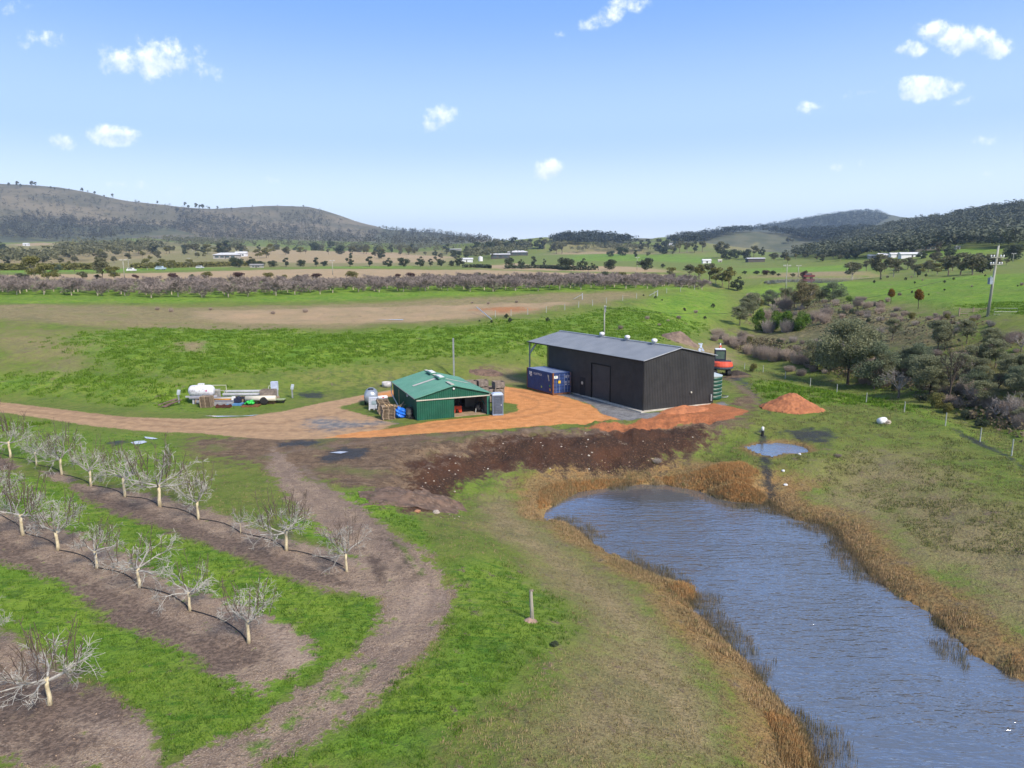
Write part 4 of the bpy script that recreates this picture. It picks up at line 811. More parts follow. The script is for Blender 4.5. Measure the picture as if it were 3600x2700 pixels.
# ---------------------------------------------------------------- beside the green shed
def pallet_mb(mb, c, rz=0, w=1.15, d=1.0):
    M = Matrix.Rotation(rz, 3, 'Z'); c = Vector(c)
    for k in range(6): mb.box(c + M @ Vector((0, -d / 2 + .05 + k * (d - .1) / 5, .125)), (w, .1, .025), rz)
    for x0 in (-w / 2 + .05, 0, w / 2 - .05): mb.box(c + M @ Vector((x0, 0, .06)), (.1, d, .09), rz)
    for y0 in (-d / 2 + .05, d / 2 - .05): mb.box(c + M @ Vector((0, y0, .01)), (w, .1, .02), rz)
def pallet(loc, rz, label, m=None, group=None, w=1.15, d=1.0):
    mb = MB(); pallet_mb(mb, (0, 0, 0), 0, w, d); o = obj('pallet', mb, m or M_pallet, None, loc=loc, rz=rz); return tag(o, label, 'pallet', group)
base = at(839, 905, 0)
for i in range(9):
    pallet((base[0] + rnd.uniform(-.05, .05), base[1] + rnd.uniform(-.04, .04), .03 + i * .15), R(21) + rnd.uniform(-.06, .06), 'weathered pallet, level %s from the ground in the stack against the blue tarpaulin' % ['one', 'two', 'three', 'four', 'five', 'six', 'seven', 'eight', 'nine'][i] if i < 8 else 'topmost pallet with orange new boards in the stack beside the blue tarpaulin', M_pallet, 'pallets stacked beside the green shed', 1.25, 1.0)
tp = Vector((base[0], base[1], .03 + 9 * .15))
for dx in (-.2, .1, .35): tag(obj('board', MB().box((0, 0, 0), (.11, .95, .05)), M_newwood, None, loc=tp + Vector((dx, 0, .03)), rz=R(21)), 'fresh orange pine board on the front pallet stack, %s' % {-.2: 'nearest the grey-white tank', .1: 'the middle one', .35: 'nearest the green wall'}[dx], 'board', 'new boards on the pallets')
b2 = at(828, 893, 0)
for i in range(10): pallet((b2[0] + rnd.uniform(-.07, .07), b2[1] + rnd.uniform(-.07, .07), .03 + i * .15), R(21) + rnd.uniform(-.1, .1), 'old pallet in the rear stack that carries the white bags, level %s up' % ['one', 'two', 'three', 'four', 'five', 'six', 'seven', 'eight', 'nine', 'ten'][i], M_pallet, 'pallets stacked behind the first pile')
bag = thing('wrapped_bags', 'white plastic wrapped bags with a red mark on the rear pallet stack', 'bags', (b2[0], b2[1], 1.56), R(21))
obj('bag', MB().lathe([(.02, -.5), (.15, -.46), (.17, 0), (.15, .46), (.02, .5)], (0, -.12, .14), 12, 'X'), M_white, bag, True); obj('bag', MB().lathe([(.02, -.5), (.14, -.46), (.16, 0), (.14, .46), (.02, .5)], (0, .2, .13), 12, 'X'), M_white, bag, True)
obj('red_mark', MB().box((0, -.29, .18), (.16, .02, .12)), mat('red_print', (.6, .03, .03)), bag)
mb = MB()
for i in range(22): a = rnd.uniform(0, 6.28); mb.box((rnd.uniform(-.6, .6), rnd.uniform(-.6, .6), rnd.uniform(.05, .9)), (rnd.uniform(.6, 1.3), .1, .05), a, ('Y', rnd.uniform(-.5, .5)))
p = at(856, 893, 0); tag(obj('timber_scraps', mb, M_pallet, None, loc=(p[0], p[1], 0)), 'jumbled heap of broken timber between the pallets and the green wall', 'timber heap')
p = at(862, 880, 0); tag(obj('stake', MB().tube([(0, 0, 0), (-.02, 0, 2.0)], .03, 6), M_newwood, None, loc=(p[0] + .1, p[1] - .3, 0)), 'thin upright timber stake against the long green side wall', 'stake')
# blue tarpaulin bundle
me = bpy.data.meshes.new('blue_tarpaulin'); bm = bmesh_new = None
import bmesh
bm = bmesh.new(); bmesh.ops.create_icosphere(bm, subdivisions=4, radius=1)
for v in bm.verts:
    n_ = v.co.normalized(); k = 1 + .16 * math.sin(5 * n_.x + 3 * n_.z) * math.cos(4 * n_.y) + .1 * math.sin(11 * n_.z + 6 * n_.x) + .05 * math.sin(23 * n_.y + 17 * n_.x)
    v.co = Vector((n_.x * .62 * k, n_.y * .55 * k, max(-.02, n_.z * .55 * k + .5)))
bm.to_mesh(me); bm.free(); me.materials.append(M_tarp); me.polygons.foreach_set('use_smooth', np.zeros(len(me.polygons), bool))
p = at(865, 903, 0); tb = bpy.data.objects.new('blue_tarpaulin', me); COL.objects.link(tb); tb.location = (p[0], p[1] + .25, 0); tag(tb, 'crumpled bright blue tarpaulin bundle between pallets and black drum', 'tarpaulin')
p = at(884, 904, 0)
dm1 = thing('drum', 'black plastic drum beside the blue tarpaulin', 'drum', (p[0], p[1] + .2, 0)); obj('body', MB().lathe([(.3, 0), (.33, .05), (.33, .4), (.35, .42), (.33, .45), (.33, .95), (.26, 1.05), (.0, 1.06)], n=20), mat('dusty_black', (.05, .05, .055), (.09, .085, .08), 4, .7), dm1, True); obj('lid', MB().lathe([(.2, 1.06), (.2, 1.12), (0, 1.12)], n=14), M_black, dm1)
dm2 = thing('drum', 'dark drum with an open lid, nearest the corner of the green shed', 'drum', (p[0] + .45, p[1] + .75, 0)); obj('body', MB().lathe([(.28, 0), (.32, .05), (.32, .9), (.3, .95), (.28, .9)], n=20), M_black, dm2, True); obj('lid', MB().box((.1, 0, 1.0), (.6, .5, .04), 0, ('Y', .3)), mat('dark_green_lid', (.02, .07, .05)), dm2)
tag(obj('trough', MB().box((0, 0, .12), (.9, .4, .2), taper=1.1), M_black, None, loc=(p[0] + .6, p[1] - .05, 0), rz=R(10)), 'low black trough on the ground by the drums', 'trough')
# IBC tote and silver vacuum tanker behind
p = at(807, 886, 0)
ib = thing('ibc_tote', 'white caged liquid tote with dark opening standing before the silver tank', 'liquid tote', (p[0], p[1] + .55, 0), R(8))
obj('tank', MB().box((0, 0, .72), (1.08, .95, 1.02), taper=.96), mat('tote_white', (.62, .65, .72), (.5, .52, .6), 1.5, .5), ib)
mb = MB()
for x0 in np.linspace(-.56, .56, 6):
    for y0 in (-.51, .51): mb.tube([(x0, y0, .18), (x0, y0, 1.27)], .014, 5)
for z0 in np.linspace(.22, 1.27, 6): mb.tube([(-.56, -.51, z0), (.56, -.51, z0), (.56, .51, z0), (-.56, .51, z0), (-.56, -.51, z0)], .014, 5)
obj('cage', mb, M_zinc, ib); obj('panel', MB().box((0, -.525, .78), (.5, .02, .4)), mat('label_grey', (.28, .36, .4)), ib)
mb = MB().box((0, 0, .16), (1.15, 1.0, .05));
for x0 in (-.5, 0, .5): mb.box((x0, 0, .07), (.14, 1.0, .14))
obj('pallet_base', mb, M_white, ib)
p = at(800, 876, 0)
tk = thing('tanker_trailer', 'silver round tank trailer with dark open hatch behind the white tote', 'tanker trailer', (p[0], p[1] + .6, 0), R(100))
obj('tank', MB().lathe([(.1, -1.3), (.6, -1.22), (.74, -1.0), (.74, 1.0), (.6, 1.22), (.1, 1.3)], (0, 0, 1.0), 24, 'X'), mat('tank_silver', (.33, .37, .42), (.25, .28, .33), 2, .35, .3), tk, True)
obj('hatch', MB().lathe([(.3, 0), (.3, .12), (.0, .13)], (-.3, 0, 1.7), 16), M_black, tk); wheel(tk, (-.0, .62, .35), .35, .2, R(90)); wheel(tk, (0, -.62, .35), .35, .2, R(90))
obj('drawbar', MB().tube([(1.2, 0, .6), (2.0, .1, .35)], .06, 6).box((0, 0, .45), (2.2, .5, .1)), M_steelpole, tk)
# concrete ring trough behind
p = at(836, 836, 0); tag(obj('concrete_tank', MB().lathe([(.62, 0), (.62, .62), (.55, .62), (.55, .1), (.0, .1)], n=28), mat('pale_concrete', (.5, .49, .5), (.38, .37, .38), 3, .9), None, True, loc=(p[0], p[1], hz1(p[0], p[1]))), 'round grey concrete trough on the grass behind the green shed', 'trough')
# wooden fruit bins
def bin_(loc, rz, label):
    t = thing('fruit_bin', label, 'fruit bin', loc, rz, 'wooden fruit bins beside the green shed')
    mb = MB(); w = 1.12
    for z0 in (.2, .36, .52, .68):
        mb.box((0, -w / 2, z0), (w, .03, .145)).box((0, w / 2, z0), (w, .03, .145)).box((-w / 2, 0, z0), (.03, w, .145)).box((w / 2, 0, z0), (.03, w, .145))
    obj('side', mb, M_binwood, t); obj('floor', MB().box((0, 0, .11), (w, w, .03)), M_binwood, t)
    mb = MB()
    for x0 in (-.5, 0, .5): mb.box((x0, 0, .05), (.1, w, .09))
    for a in (-1, 1):
        for b in (-1, 1): mb.box((a * .51, b * .51, .44), (.09, .09, .64))
    obj('frame', mb, M_pallet, t); return t
bp0 = Vector(at(1076, 868, 0)); u1 = Vector((math.cos(R(21)), math.sin(R(21)), 0)); v1 = Vector((-u1.y, u1.x, 0))
spots = [(0, 0, 3, 'stack nearest the portable toilet'), (-1.25, .2, 2, 'second stack behind the green roof edge'), (-1.35, 1.6, 3, 'rear stack that rises above the green roof'), (-.1, 1.4, 2, 'rear stack on the orange gravel side'), (-2.6, 1.8, 3, 'stack half hidden by the green roof')]
LV = ['bottom', 'middle', 'top']
for (a, b, n_, w_) in spots:
    for k in range(n_):
        P = bp0 + u1 * a + v1 * b; bin_((P.x + rnd.uniform(-.05, .05), P.y + rnd.uniform(-.05, .05), .02 + k * .77), R(21 + rnd.uniform(-4, 4)), 'grey wooden fruit bin, %s of the %s' % (LV[k] if k < n_ - 1 else 'top', w_))
p = at(1072, 886, 0); pp = thing('small_crate', 'pale slatted crate on the ground behind the portable toilet', 'crate', (p[0], p[1] + 1.2, 0), R(15))
mb = MB()
for z0 in np.arange(.1, .9, .14): mb.box((0, -.3, z0), (.5, .03, .09)).box((.25, 0, z0), (.03, .6, .09)).box((-.25, 0, z0), (.03, .6, .09))
obj('slat', mb, M_wood, pp)
# grey steel post behind the shed
p = at(981, 822, 0); tag(obj('steel_post', MB().box((0, 0, 2.8), (.2, .2, 5.6)), M_steelpole, None, loc=(p[0], p[1], 0)), 'tall plain grey steel post rising behind the green shed', 'post')

# ---------------------------------------------------------------- water tank, pump, excavator
p = at(1548, 866, 0); WT = Vector((p[0] - .25, p[1] + 1.6, 0))
wt = thing('water_tank', 'dark green corrugated water tank with pale roof behind the charcoal shed', 'water tank', WT)
prof = [(1.15, 0)]
for k in range(6): z0 = .05 + k * .42; prof += [(1.2, z0 + .04), (1.2, z0 + .36), (1.13, z0 + .39), (1.13, z0 + .42)]
prof += [(1.2, 2.62)]
obj('wall', MB().lathe(prof, n=40), M_tankgreen, wt, True); obj('roof', MB().lathe([(1.24, 2.6), (1.24, 2.66), (.3, 2.95), (0, 2.97)], n=40), mat('tank_roof', (.5, .56, .55), (.42, .48, .5), 1, .4, .2), wt)
mb = MB()
for k in range(6): mb.lathe([(1.21, .43 + k * .42), (1.225, .45 + k * .42), (1.21, .47 + k * .42)], n=40)
obj('hoop', mb, mat('pale_hoop', (.35, .42, .36)), wt)
obj('hose', MB().tube([(1.1, -.4, .15), (1.7, -.5, .2), (1.95, -.1, .25), (1.5, .5, .2)], .05, 8), mat('grey_hose', (.4, .4, .42)), wt, True)
pu = thing('pump', 'small blue pump with cream cap at the corner of the charcoal shed', 'pump', (WT.x - .55, WT.y - 2.0, 0))
obj('motor', MB().lathe([(.02, -.25), (.18, -.2), (.2, .15), (.1, .25)], (0, 0, .3), 14, 'X', R(90)), mat('pump_blue', (.02, .07, .22)), pu, True); obj('cap', MB().lathe([(.13, .5), (.14, .75), (.12, .82), (0, .84)], n=14), M_cream, pu)
p = at(1561, 811, 0); ex = thing('excavator', 'orange red excavator with a glazed cab parked on churned mud', 'excavator', (p[0] - .1, p[1] + .3, hz1(p[0], p[1]) + .0), R(-12))
ex.scale = (1.2, 1.2, 1.1)
for sx in (-1, 1):
    t_ = obj('track', MB().box((sx * .75, 0, .36), (.42, 2.5, .62)).lathe([(.02, -.21), (.36, -.21), (.36, .21), (.02, .21)], (sx * .75, -1.2, .36), 16, 'X').lathe([(.02, -.21), (.36, -.21), (.36, .21), (.02, .21)], (sx * .75, 1.2, .36), 16, 'X'), M_rubber, ex)
mb = MB().lathe([(.6, .68), (.6, .85)], n=18); obj('turntable', mb, M_black, ex)
obj('counterweight', MB().lathe([(1.15, .85), (1.25, .9), (1.25, 1.12), (1.1, 1.15)], (0, -.25, 0), 24), mat('slate', (.07, .085, .11)), ex)
mb = MB().lathe([(1.18, 1.12), (1.2, 1.25), (1.12, 1.62), (.9, 1.72)], (0, -.3, 0), 24).box((.0, .55, 1.3), (1.9, .9, .55)); obj('body', mb, M_coral, ex)
obj('hood', MB().box((.35, -.35, 1.76), (1.2, .8, .1)), mat('slate', (.07, .085, .11)), ex)
cb = obj('cab', MB().box((-.2, .2, 3.05), (1.15, 1.35, .12), taper=.9).box((-.75, -.45, 2.35), (.08, .08, 1.35)).box((.35, -.45, 2.35), (.08, .08, 1.35)).box((-.75, .85, 2.35), (.08, .08, 1.35)).box((.35, .85, 2.35), (.08, .08, 1.35)).box((-.2, -.46, 1.85), (1.1, .06, .35)), mat('cab_frame', (.03, .035, .06)), ex)
obj('cab_roof', MB().box((-.2, .2, 3.14), (1.1, 1.3, .05)), M_white, cb)
obj('glass', MB().box((-.2, .2, 2.4), (1.06, 1.26, 1.2)), mat('cab_glass_green', (.1, .16, .12), (.06, .1, .1), 1.5, .1, spec=.9), cb)
bo = obj('boom', MB().box((.0, 1.9, 2.3), (.25, 2.2, .3), 0, ('X', .8)).box((0, 3.1, 2.9), (.22, 1.6, .25), 0, ('X', -.4)), M_coral, ex); obj('bucket_arm', MB().box((0, 3.7, 1.9), (.2, .25, 2.0)).box((0, 3.6, .7), (.8, .5, .5)), M_coral, bo)
obj('ram', MB().tube([(0, 1.4, 2.2), (0, 2.9, 3.5)], .06, 6), M_white, bo)
# churned mud beside it
def mound(name, label, cat, px, py, rx, ry, h, m, seed, rz=0, sub=60, lumpy=.25, kind=None, sharp=1.0):
    p = G(px, py); X, Y = np.meshgrid(np.linspace(-1, 1, sub), np.linspace(-1, 1, sub)); rr = np.sqrt(X ** 2 + Y ** 2)
    n_ = fbm(X * 3 + seed, Y * 3, seed, 4) - .5; rr2 = rr + n_ * lumpy
    wx = X * rx * math.cos(rz) - Y * ry * math.sin(rz) + p.x; wy = X * rx * math.sin(rz) + Y * ry * math.cos(rz) + p.y
    Zh = H(wx, wy) + np.maximum(0, 1 - rr2) ** sharp * h * (1 + n_ * lumpy * 2) + (fbm(X * 14, Y * 14, seed + 3, 2) - .5) * .12 * h * (rr2 < 1) - np.where(rr2 > 1, .05 + (rr2 - 1) * .8, 0)
    mb = MB(); mb.v = [(a - p.x, b - p.y, c - p.z) for a, b, c in zip(wx.ravel(), wy.ravel(), Zh.ravel())]
    keep = rr2 < 1.12
    for i in range(sub - 1):
        for j in range(sub - 1):
            if keep[i, j] or keep[i + 1, j + 1]: mb.f.append((i * sub + j, i * sub + j + 1, (i + 1) * sub + j + 1, (i + 1) * sub + j))
    return tag(obj(name, mb, m, None, True, loc=p), label, cat, None, kind)
M_redsoil = mat('red_gravel', (.42, .165, .075), (.3, .115, .055), 1.2, .95, bump=.5, dirt=((.12, .05, .03), .6))
M_mud = mat('black_mud', (.03, .024, .02), (.06, .045, .035), 2, .8, bump=.6)
M_browndirt = mat('brown_spoil', (.17, .11, .08), (.09, .06, .045), 1.5, .95, bump=.6, dirt=((.26, .2, .15), .5))
mound('gravel_pile', 'tall pointed pile of red orange gravel on the grass', 'gravel pile', 1710, 882, 3.2, 2.9, 1.75, M_redsoil, 3, 0, 70, .25, sharp=.95)
mound('gravel_pile', 'low ridge of orange gravel against the gable wall of the charcoal shed', 'gravel pile', 1478, 888, 3.0, 1.3, .6, M_redsoil, 8, R(25), 60, .35, sharp=.7)
mound('mud_heap', 'black heap of churned mud beside the excavator', 'mud heap', 1590, 812, 1.9, 1.2, .55, M_mud, 11, 0, 50, .5)
mound('soil_heap', 'brown soil heap with rubble at the end of the dark bank', 'soil heap', 893, 1075, 3.6, 2.6, .3, M_browndirt, 15, .3, 90, .7, sharp=.8)
mound('soil_heap', 'small heap of pale turned soil on the far slope right of the charcoal roof', 'soil heap', 1470, 735, 3.0, 2.2, 1.5, mat('pale_spoil', (.22, .16, .12), (.14, .1, .08), 1, .95, bump=.5), 22, 0, 50, .4)
mound('mud_heap', 'flat dark scar of turned soil on the green slope above the shed', 'mud heap', 1052, 806, 2.4, 1.0, .35, M_browndirt, 27, 0, 40, .5)

# ---------------------------------------------------------------- equipment dump in the paddock
M_beam = mat('steel_beam', (.5, .5, .55), (.36, .36, .42), 1.5, .5, .2, stretch=(.3, 1, 1), dirt=((.28, .2, .17), .5))
def gp(px, py, dz=0): p = G(px, py); return Vector((p.x, p.y, p.z + dz))
S6 = lambda x, y: ((660 + x * .18083) / 1.62748, (1330 + y * .18083) / 1.62748)
gl = gp(*S6(330, 560)); UX = Vector((1, .03, 0))
def ex6(x, base_y=0):   # world x along the dump for a crop x, on a line at the LPG depth
    return (gp(*S6(x, 560)) - gl).x
sc6 = mpx(gl) / 1.62748 * .18083      # metres per crop pixel
lg = thing('gas_tank', 'white horizontal gas tank with a small dome and flaking paint', 'gas tank', gl + Vector((-1.15, 2.2, 0)), R(2))
lg.scale = (.82, .82, .82)
zc = 1.75
obj('body', MB().lathe([(.05, -1.72), (.45, -1.66), (.7, -1.45), (.78, -1.15), (.78, 1.15), (.7, 1.45), (.45, 1.66), (.05, 1.72)], (0, 0, zc), 28, 'X'), mat('tank_white', (.68, .68, .72), (.55, .55, .6), 1.5, .45, dirt=((.3, .26, .27), .6)), lg, True)
obj('dome', MB().box((-.02, 0, zc + .85), (.72, .5, .28)), M_white, lg); obj('hazard_sign', MB().box((.9, -.79, zc + .1), (.22, .01, .22), 0, ('Y', R(45))), mat('hazard_pink', (.5, .12, .25)), lg)
mb = MB()
for x0 in (-1.0, 1.0): mb.box((x0, 0, .5), (.25, 1.2, 1.0))
mb.box((0, -.3, 1.0), (4.2, .2, .2)); obj('stand', mb, M_beam, lg)
obj('pipe', MB().tube([(1.5, 0, zc + .72), (3.35, -.1, zc + .72), (3.35, -.1, .9)], .045, 8).tube([(1.75, 0, zc), (3.0, -.1, zc), (3.1, -.1, .9)], .045, 8), M_cream, lg)
text('lettering', 'GAS', .42, mat('faded_grey', (.35, .33, .38)), lg, (-.95, -.79, zc + .08), (R(90), 0, 0))
def beam(name, label, x0, y0, x1, y1, z, w, h, m, dy=0, cat='beam', group=None):
    a = gp(*S6(x0, y0)); b = a + Vector(((x1 - x0) * sc6, 0, 0)); L = (b - a).length
    mb = MB(); mb.box((L / 2, 0, h / 2), (L, w, h * .2)).box((L / 2, 0, h - h * .1), (L, w, h * .2)).box((L / 2, 0, h / 2), (L, w * .3, h))
    return tag(obj(name, mb, m, None, loc=(a.x, a.y + dy, z)), label, cat, group)
z0g = gl.z
beam('steel_beam', 'long pale steel beam lying highest across the dump behind the gas tank legs', 545, 560, 1420, 0, z0g + .85, .4, .26, M_white, 2.2)
beam('steel_beam', 'long grey steel beam running from the left end under the gas tank', -80, 560, 1420, 0, z0g + .55, .35, .24, M_beam, 1.6)
beam('steel_beam', 'second white beam stacked over the grey one behind the pallets', 545, 560, 1290, 0, z0g + 1.1, .4, .24, M_white, 2.8)
beam('steel_beam', 'low grey beam lying in front of the long stack', 90, 560, 900, 0, z0g + .2, .3, .3, M_beam, 1.2)
beam('timber_rail', 'brown timber rail resting on the front of the beam stack', 800, 560, 1420, 0, z0g + .82, .2, .1, M_pallet, 1.5)
mb = MB()
for x0 in np.linspace(0, 8.5, 6): mb.box((x0, 0, .27), (.25, 2.0, .54))
a = gp(*S6(60, 560)); tag(obj('bearers', mb, M_pallet, None, loc=(a.x, a.y + 2.4, a.z)), 'timber bearers that carry the long steel beams', 'bearers')
o_ = obj('pvc_pipe', MB().lathe([(.18, 0), (.3, .02), (.3, 3.3), (.18, 3.32)], n=18, axis='X'), mat('cream_pipe', (.66, .6, .5), (.55, .5, .42), 2, .5), None, True); a = gp(*S6(1075, 545)); o_.location = (a.x, a.y + .9, a.z + .7); tag(o_, 'fat cream pipe lying behind the green tarpaulin', 'pipe')
a = gp(*S6(450, 520)); tag(obj('thin_pipe', MB().tube([(0, 0, 0), (3.1, 0, .1)], .11, 8), M_cream, None, True, loc=(a.x, a.y + .4, a.z + .62)), 'slim cream pipe on top of the grey crate', 'pipe')
tag(obj('orange_pole', MB().tube([(0, 0, 0), (2.0, 0, -.03)], .05, 8), mat('orange_pole', (.75, .32, .05)), None, True, loc=(a.x + .2, a.y + .15, a.z + .62)), 'orange pole lying along the slim cream pipe', 'pole')
a = gp(*S6(345, 575))
for i in range(8): pallet((a.x + rnd.uniform(-.04, .04), a.y + .5, a.z + .02 + i * .15), rnd.uniform(-.04, .04), 'brown pallet in the tall stack before the gas tank, level %s up' % ['one', 'two', 'three', 'four', 'five', 'six', 'seven', 'eight'][i], M_pallet, 'pallets stacked before the gas tank', 1.2, 1.0)
a = gp(*S6(300, 480)); 
for i in range(2): pallet((a.x, a.y + .3, a.z + 1.25 - .8 * 0 - .25 + i * .15), .03, ('upper' if i else 'lower') + ' pallet of the pair offset on top of the tall stack by the gas tank', M_pallet, 'offset top pallets', 1.1, 1.0)
a = gp(*S6(465, 470)); tag(obj('steel_bin', MB().box((0, 0, .45), (1.0, .8, .9)).box((0, 0, .92), (1.06, .86, .05)), mat('bin_grey', (.38, .36, .34)), None, loc=(a.x, a.y + 1.0, a.z + .35)), 'square grey steel box below the right end of the gas tank', 'box')
a = gp(*S6(650, 545)); c_ = thing('grey_crate', 'long low grey timber crate under the cream pipe', 'crate', (a.x, a.y + .5, a.z)); mb = MB()
for z_ in (.1, .26, .42): mb.box((0, -.4, z_), (2.4, .04, .14)).box((0, .4, z_), (2.4, .04, .14)).box((-1.2, 0, z_), (.04, .8, .14)).box((1.2, 0, z_), (.04, .8, .14))
obj('side', mb, mat('grey_timber', (.35, .35, .37), (.26, .26, .28), 3, .8), c_)
a = gp(*S6(700, 570)); c_ = thing('scrap_rack', 'rusty red iron rack on the grass in front of the grey crate', 'scrap rack', (a.x, a.y, a.z)); mb = MB()
for x0 in (-.7, 0, .7): mb.box((x0, 0, .18), (.1, .5, .36))
mb.box((0, -.25, .14), (1.6, .06, .2)).box((0, .25, .14), (1.6, .06, .2)); obj('bar', mb, mat('dark_rust', (.11, .035, .025), (.07, .025, .02), 5), c_)
a = gp(*S6(940, 520)); c_ = thing('pallet', 'light blue pallet carrying a dark machine', 'pallet', (a.x, a.y, a.z)); mb = MB(); pallet_mb(mb, (0, 0, .1), 0, 1.6, 1.1); mb.box((0, -.5, .12), (1.6, .05, .2)); obj('deck', mb, mat('blue_pallet', (.12, .3, .55), (.09, .22, .42), 3), c_)
c_ = thing('machine', 'dark engine with a white head on the blue pallet', 'machine', (a.x, a.y + .1, a.z + .3)); obj('engine', MB().box((.2, 0, .25), (.7, .5, .45)).lathe([(.2, 0), (.24, .2), (.1, .3)], (.35, -.1, .4), 10), mat('engine_navy', (.03, .035, .07)), c_); obj('head', MB().box((-.25, 0, .45), (.4, .35, .4), taper=.8), M_white, c_)
a = gp(*S6(1240, 545)); c_ = thing('low_trailer', 'dark flat pallet frame loaded with bright green plastic', 'pallet', (a.x, a.y, a.z)); obj('deck', MB().box((0, 0, .12), (1.8, 1.0, .08)).box((0, -.5, .08), (1.9, .06, .14)), M_rust, c_)
mb = MB()
for i in range(9): mb.lathe([(.02, -.3), (.12, -.26), (.14, 0), (.1, .26), (.02, .3)], (rnd.uniform(-.6, .5), rnd.uniform(-.2, .2), rnd.uniform(.25, .6)), 8, 'X', rnd.uniform(0, 3))
tag(obj('green_plastic', mb, mat('bright_green_plastic', (.04, .55, .08), (.03, .38, .06), 4, .4), None, True, loc=(a.x, a.y, a.z)), 'crumpled bright green plastic on the dark pallet frame', 'plastic')
a = gp(*S6(1540, 510)); c_ = thing('fruit_bin', 'grey wooden bin on top of a brown one behind the loose wheel', 'fruit bin', (a.x, a.y + .7, a.z)); mb = MB()
for z_ in np.arange(.1, .75, .15): mb.box((.15, -.5, z_), (1.1, .04, .14)).box((-.4, 0, z_), (.04, 1.0, .14)).box((.7, 0, z_), (.04, 1.0, .14))
obj('lower_side', mb, mat('brown_timber', (.3, .17, .09), (.2, .11, .06), 3, .85), c_); mb = MB()
for z_ in np.arange(.88, 1.6, .15): mb.box((0, -.62, z_), (1.5, .04, .14)).box((-.75, 0, z_), (.04, 1.2, .14)).box((.75, 0, z_), (.04, 1.2, .14)).box((0, .6, z_), (1.5, .04, .14))
obj('upper_side', mb, M_binwood, c_)
a = gp(*S6(1490, 515)); w_ = thing('loose_wheel', 'old tractor wheel leaning on the brown bin', 'wheel', (a.x, a.y - .05, a.z)); wheel(w_, (0, 0, .45), .45, .25, R(90), mat('rusty_rim', (.2, .12, .08), (.12, .08, .06), 4))
a = gp(*S6(1590, 470)); c_ = thing('fuel_bowser', 'upright white cabinet standing behind the wooden bin', 'cabinet', (a.x, a.y + 2.0, a.z)); obj('cabinet', MB().box((0, 0, 1.55), (.72, .5, 1.0)), mat('cabinet_white', (.55, .6, .72), (.4, .45, .6), 3, .5), c_); obj('leg', MB().box((-.3, 0, .75), (.08, .3, 1.1)).box((.3, 0, .75), (.08, .3, 1.1)), M_beam, c_); obj('hose', MB().tube([(-.36, 0, 1.4), (-.6, 0, 1.6), (-.75, 0, 1.2)], .03, 6), M_white, c_)
a = gp(*S6(1760, 480)); c_ = thing('car_trailer', 'low flat trailer with a pale deck at the right end of the dump', 'trailer', (a.x, a.y, a.z), R(4)); obj('deck', MB().box((0, 0, .42), (1.5, .9, .06)), mat('pale_deck', (.3, .36, .2)), c_); obj('chassis', MB().box((0, -.3, .25), (1.6, .06, .08)).box((0, .3, .25), (1.6, .06, .08)).box((-.6, 0, .12), (.1, .6, .24)).box((.6, 0, .12), (.1, .6, .24)), M_black, c_)
# scrap timber and capped marker posts either side
a = gp(*((500 + 360 * .27125) / 1.62748, (1250 + 660 * .27125) / 1.62748)); mb = MB()
for i in range(6): mb.box((rnd.uniform(-.3, .3), rnd.uniform(-.2, .2), .25 + i * .06), (2.0, .16, .06), R(rnd.uniform(10, 60)), ('Y', -.25))
tag(obj('old_planks', mb, mat('purple_brown_planks', (.2, .13, .12), (.13, .08, .075), 3, .8), None, loc=a), 'crossed old brown planks left of the gas tank', 'planks')
def capped(px, py, h, label):
    a = gp(px, py); t = thing('marker_post', label, 'post', a); obj('post', MB().box((0, 0, h / 2), (.14, .14, h)), M_steelpole, t); obj('cap', MB().box((0.05, 0, h * .82), (.3, .22, h * .36), 0, ('Y', .2)), mat('cap_blue_white', (.5, .56, .62)), t)
capped(387, 871, 1.5, 'grey marker post with a white plastic cap left of the gas tank'); capped(632, 860, 1.6, 'grey marker post with a white plastic cap right of the trailer')
# rusty pipes on the slope by the charcoal canopy
a = gp(1180, 800, .1); mb = MB()
for i in range(7): mb.tube([(rnd.uniform(-1.5, -1), rnd.uniform(-.5, .5), .05 + i * .05), (rnd.uniform(1, 1.6), rnd.uniform(-.5, .5), .05 + i * .04)], .05, 6)
tag(obj('rusty_pipes', mb, mat('pink_rust', (.35, .14, .09), (.25, .1, .06), 4), None, loc=a), 'loose bundle of rusty red pipes behind the charcoal canopy', 'pipes')

# ---------------------------------------------------------------- poles, fences, stumps
def pole(px, py, top_py, label, r0=.13, arms=(), tilt=0, m=None, name='power_pole', cat='power pole', group=None, wmin=0):
    a = gp(px, py); h = (py - top_py) * mpx(a) ; t = thing(name, label, cat, a, 0, group)
    obj('post', MB().tube([(0, 0, -.2), (tilt * h, 0, h)], [max(r0, wmin), max(r0 * .65, wmin)], 10), m or M_pole, t, True)
    for (f, w) in arms:
        c = obj('crossarm', MB().box((tilt * h * f, -.12, h * f), (w, .12, .12)), M_pole, t)
        for k in (-1, -.55, .55, 1): obj('insulator', MB().lathe([(.05, 0), (.11, .05), (.06, .1), (.12, .15), (.04, .3)], (tilt * h * f + k * w / 2 * .92, -.12, h * f + .05), 10), M_white, c)
    return t, a, h
pl, pa, ph = pole(1305, 738, 660, 'timber power pole behind the long charcoal roof', .14, (), 0.0)
obj('bracket', MB().box((.15, -.1, ph - .6), (.12, .12, .9)).lathe([(.08, 0), (.1, .1), (.04, .25)], (.15, -.2, ph - .3), 8), M_steelpole, pl)
pr, ra, rh = pole(2133, 684, 534, 'leaning grey power pole carrying a transformer box on the right pasture', .2, ((.84, 1.9), (.74, 1.7)), .055)
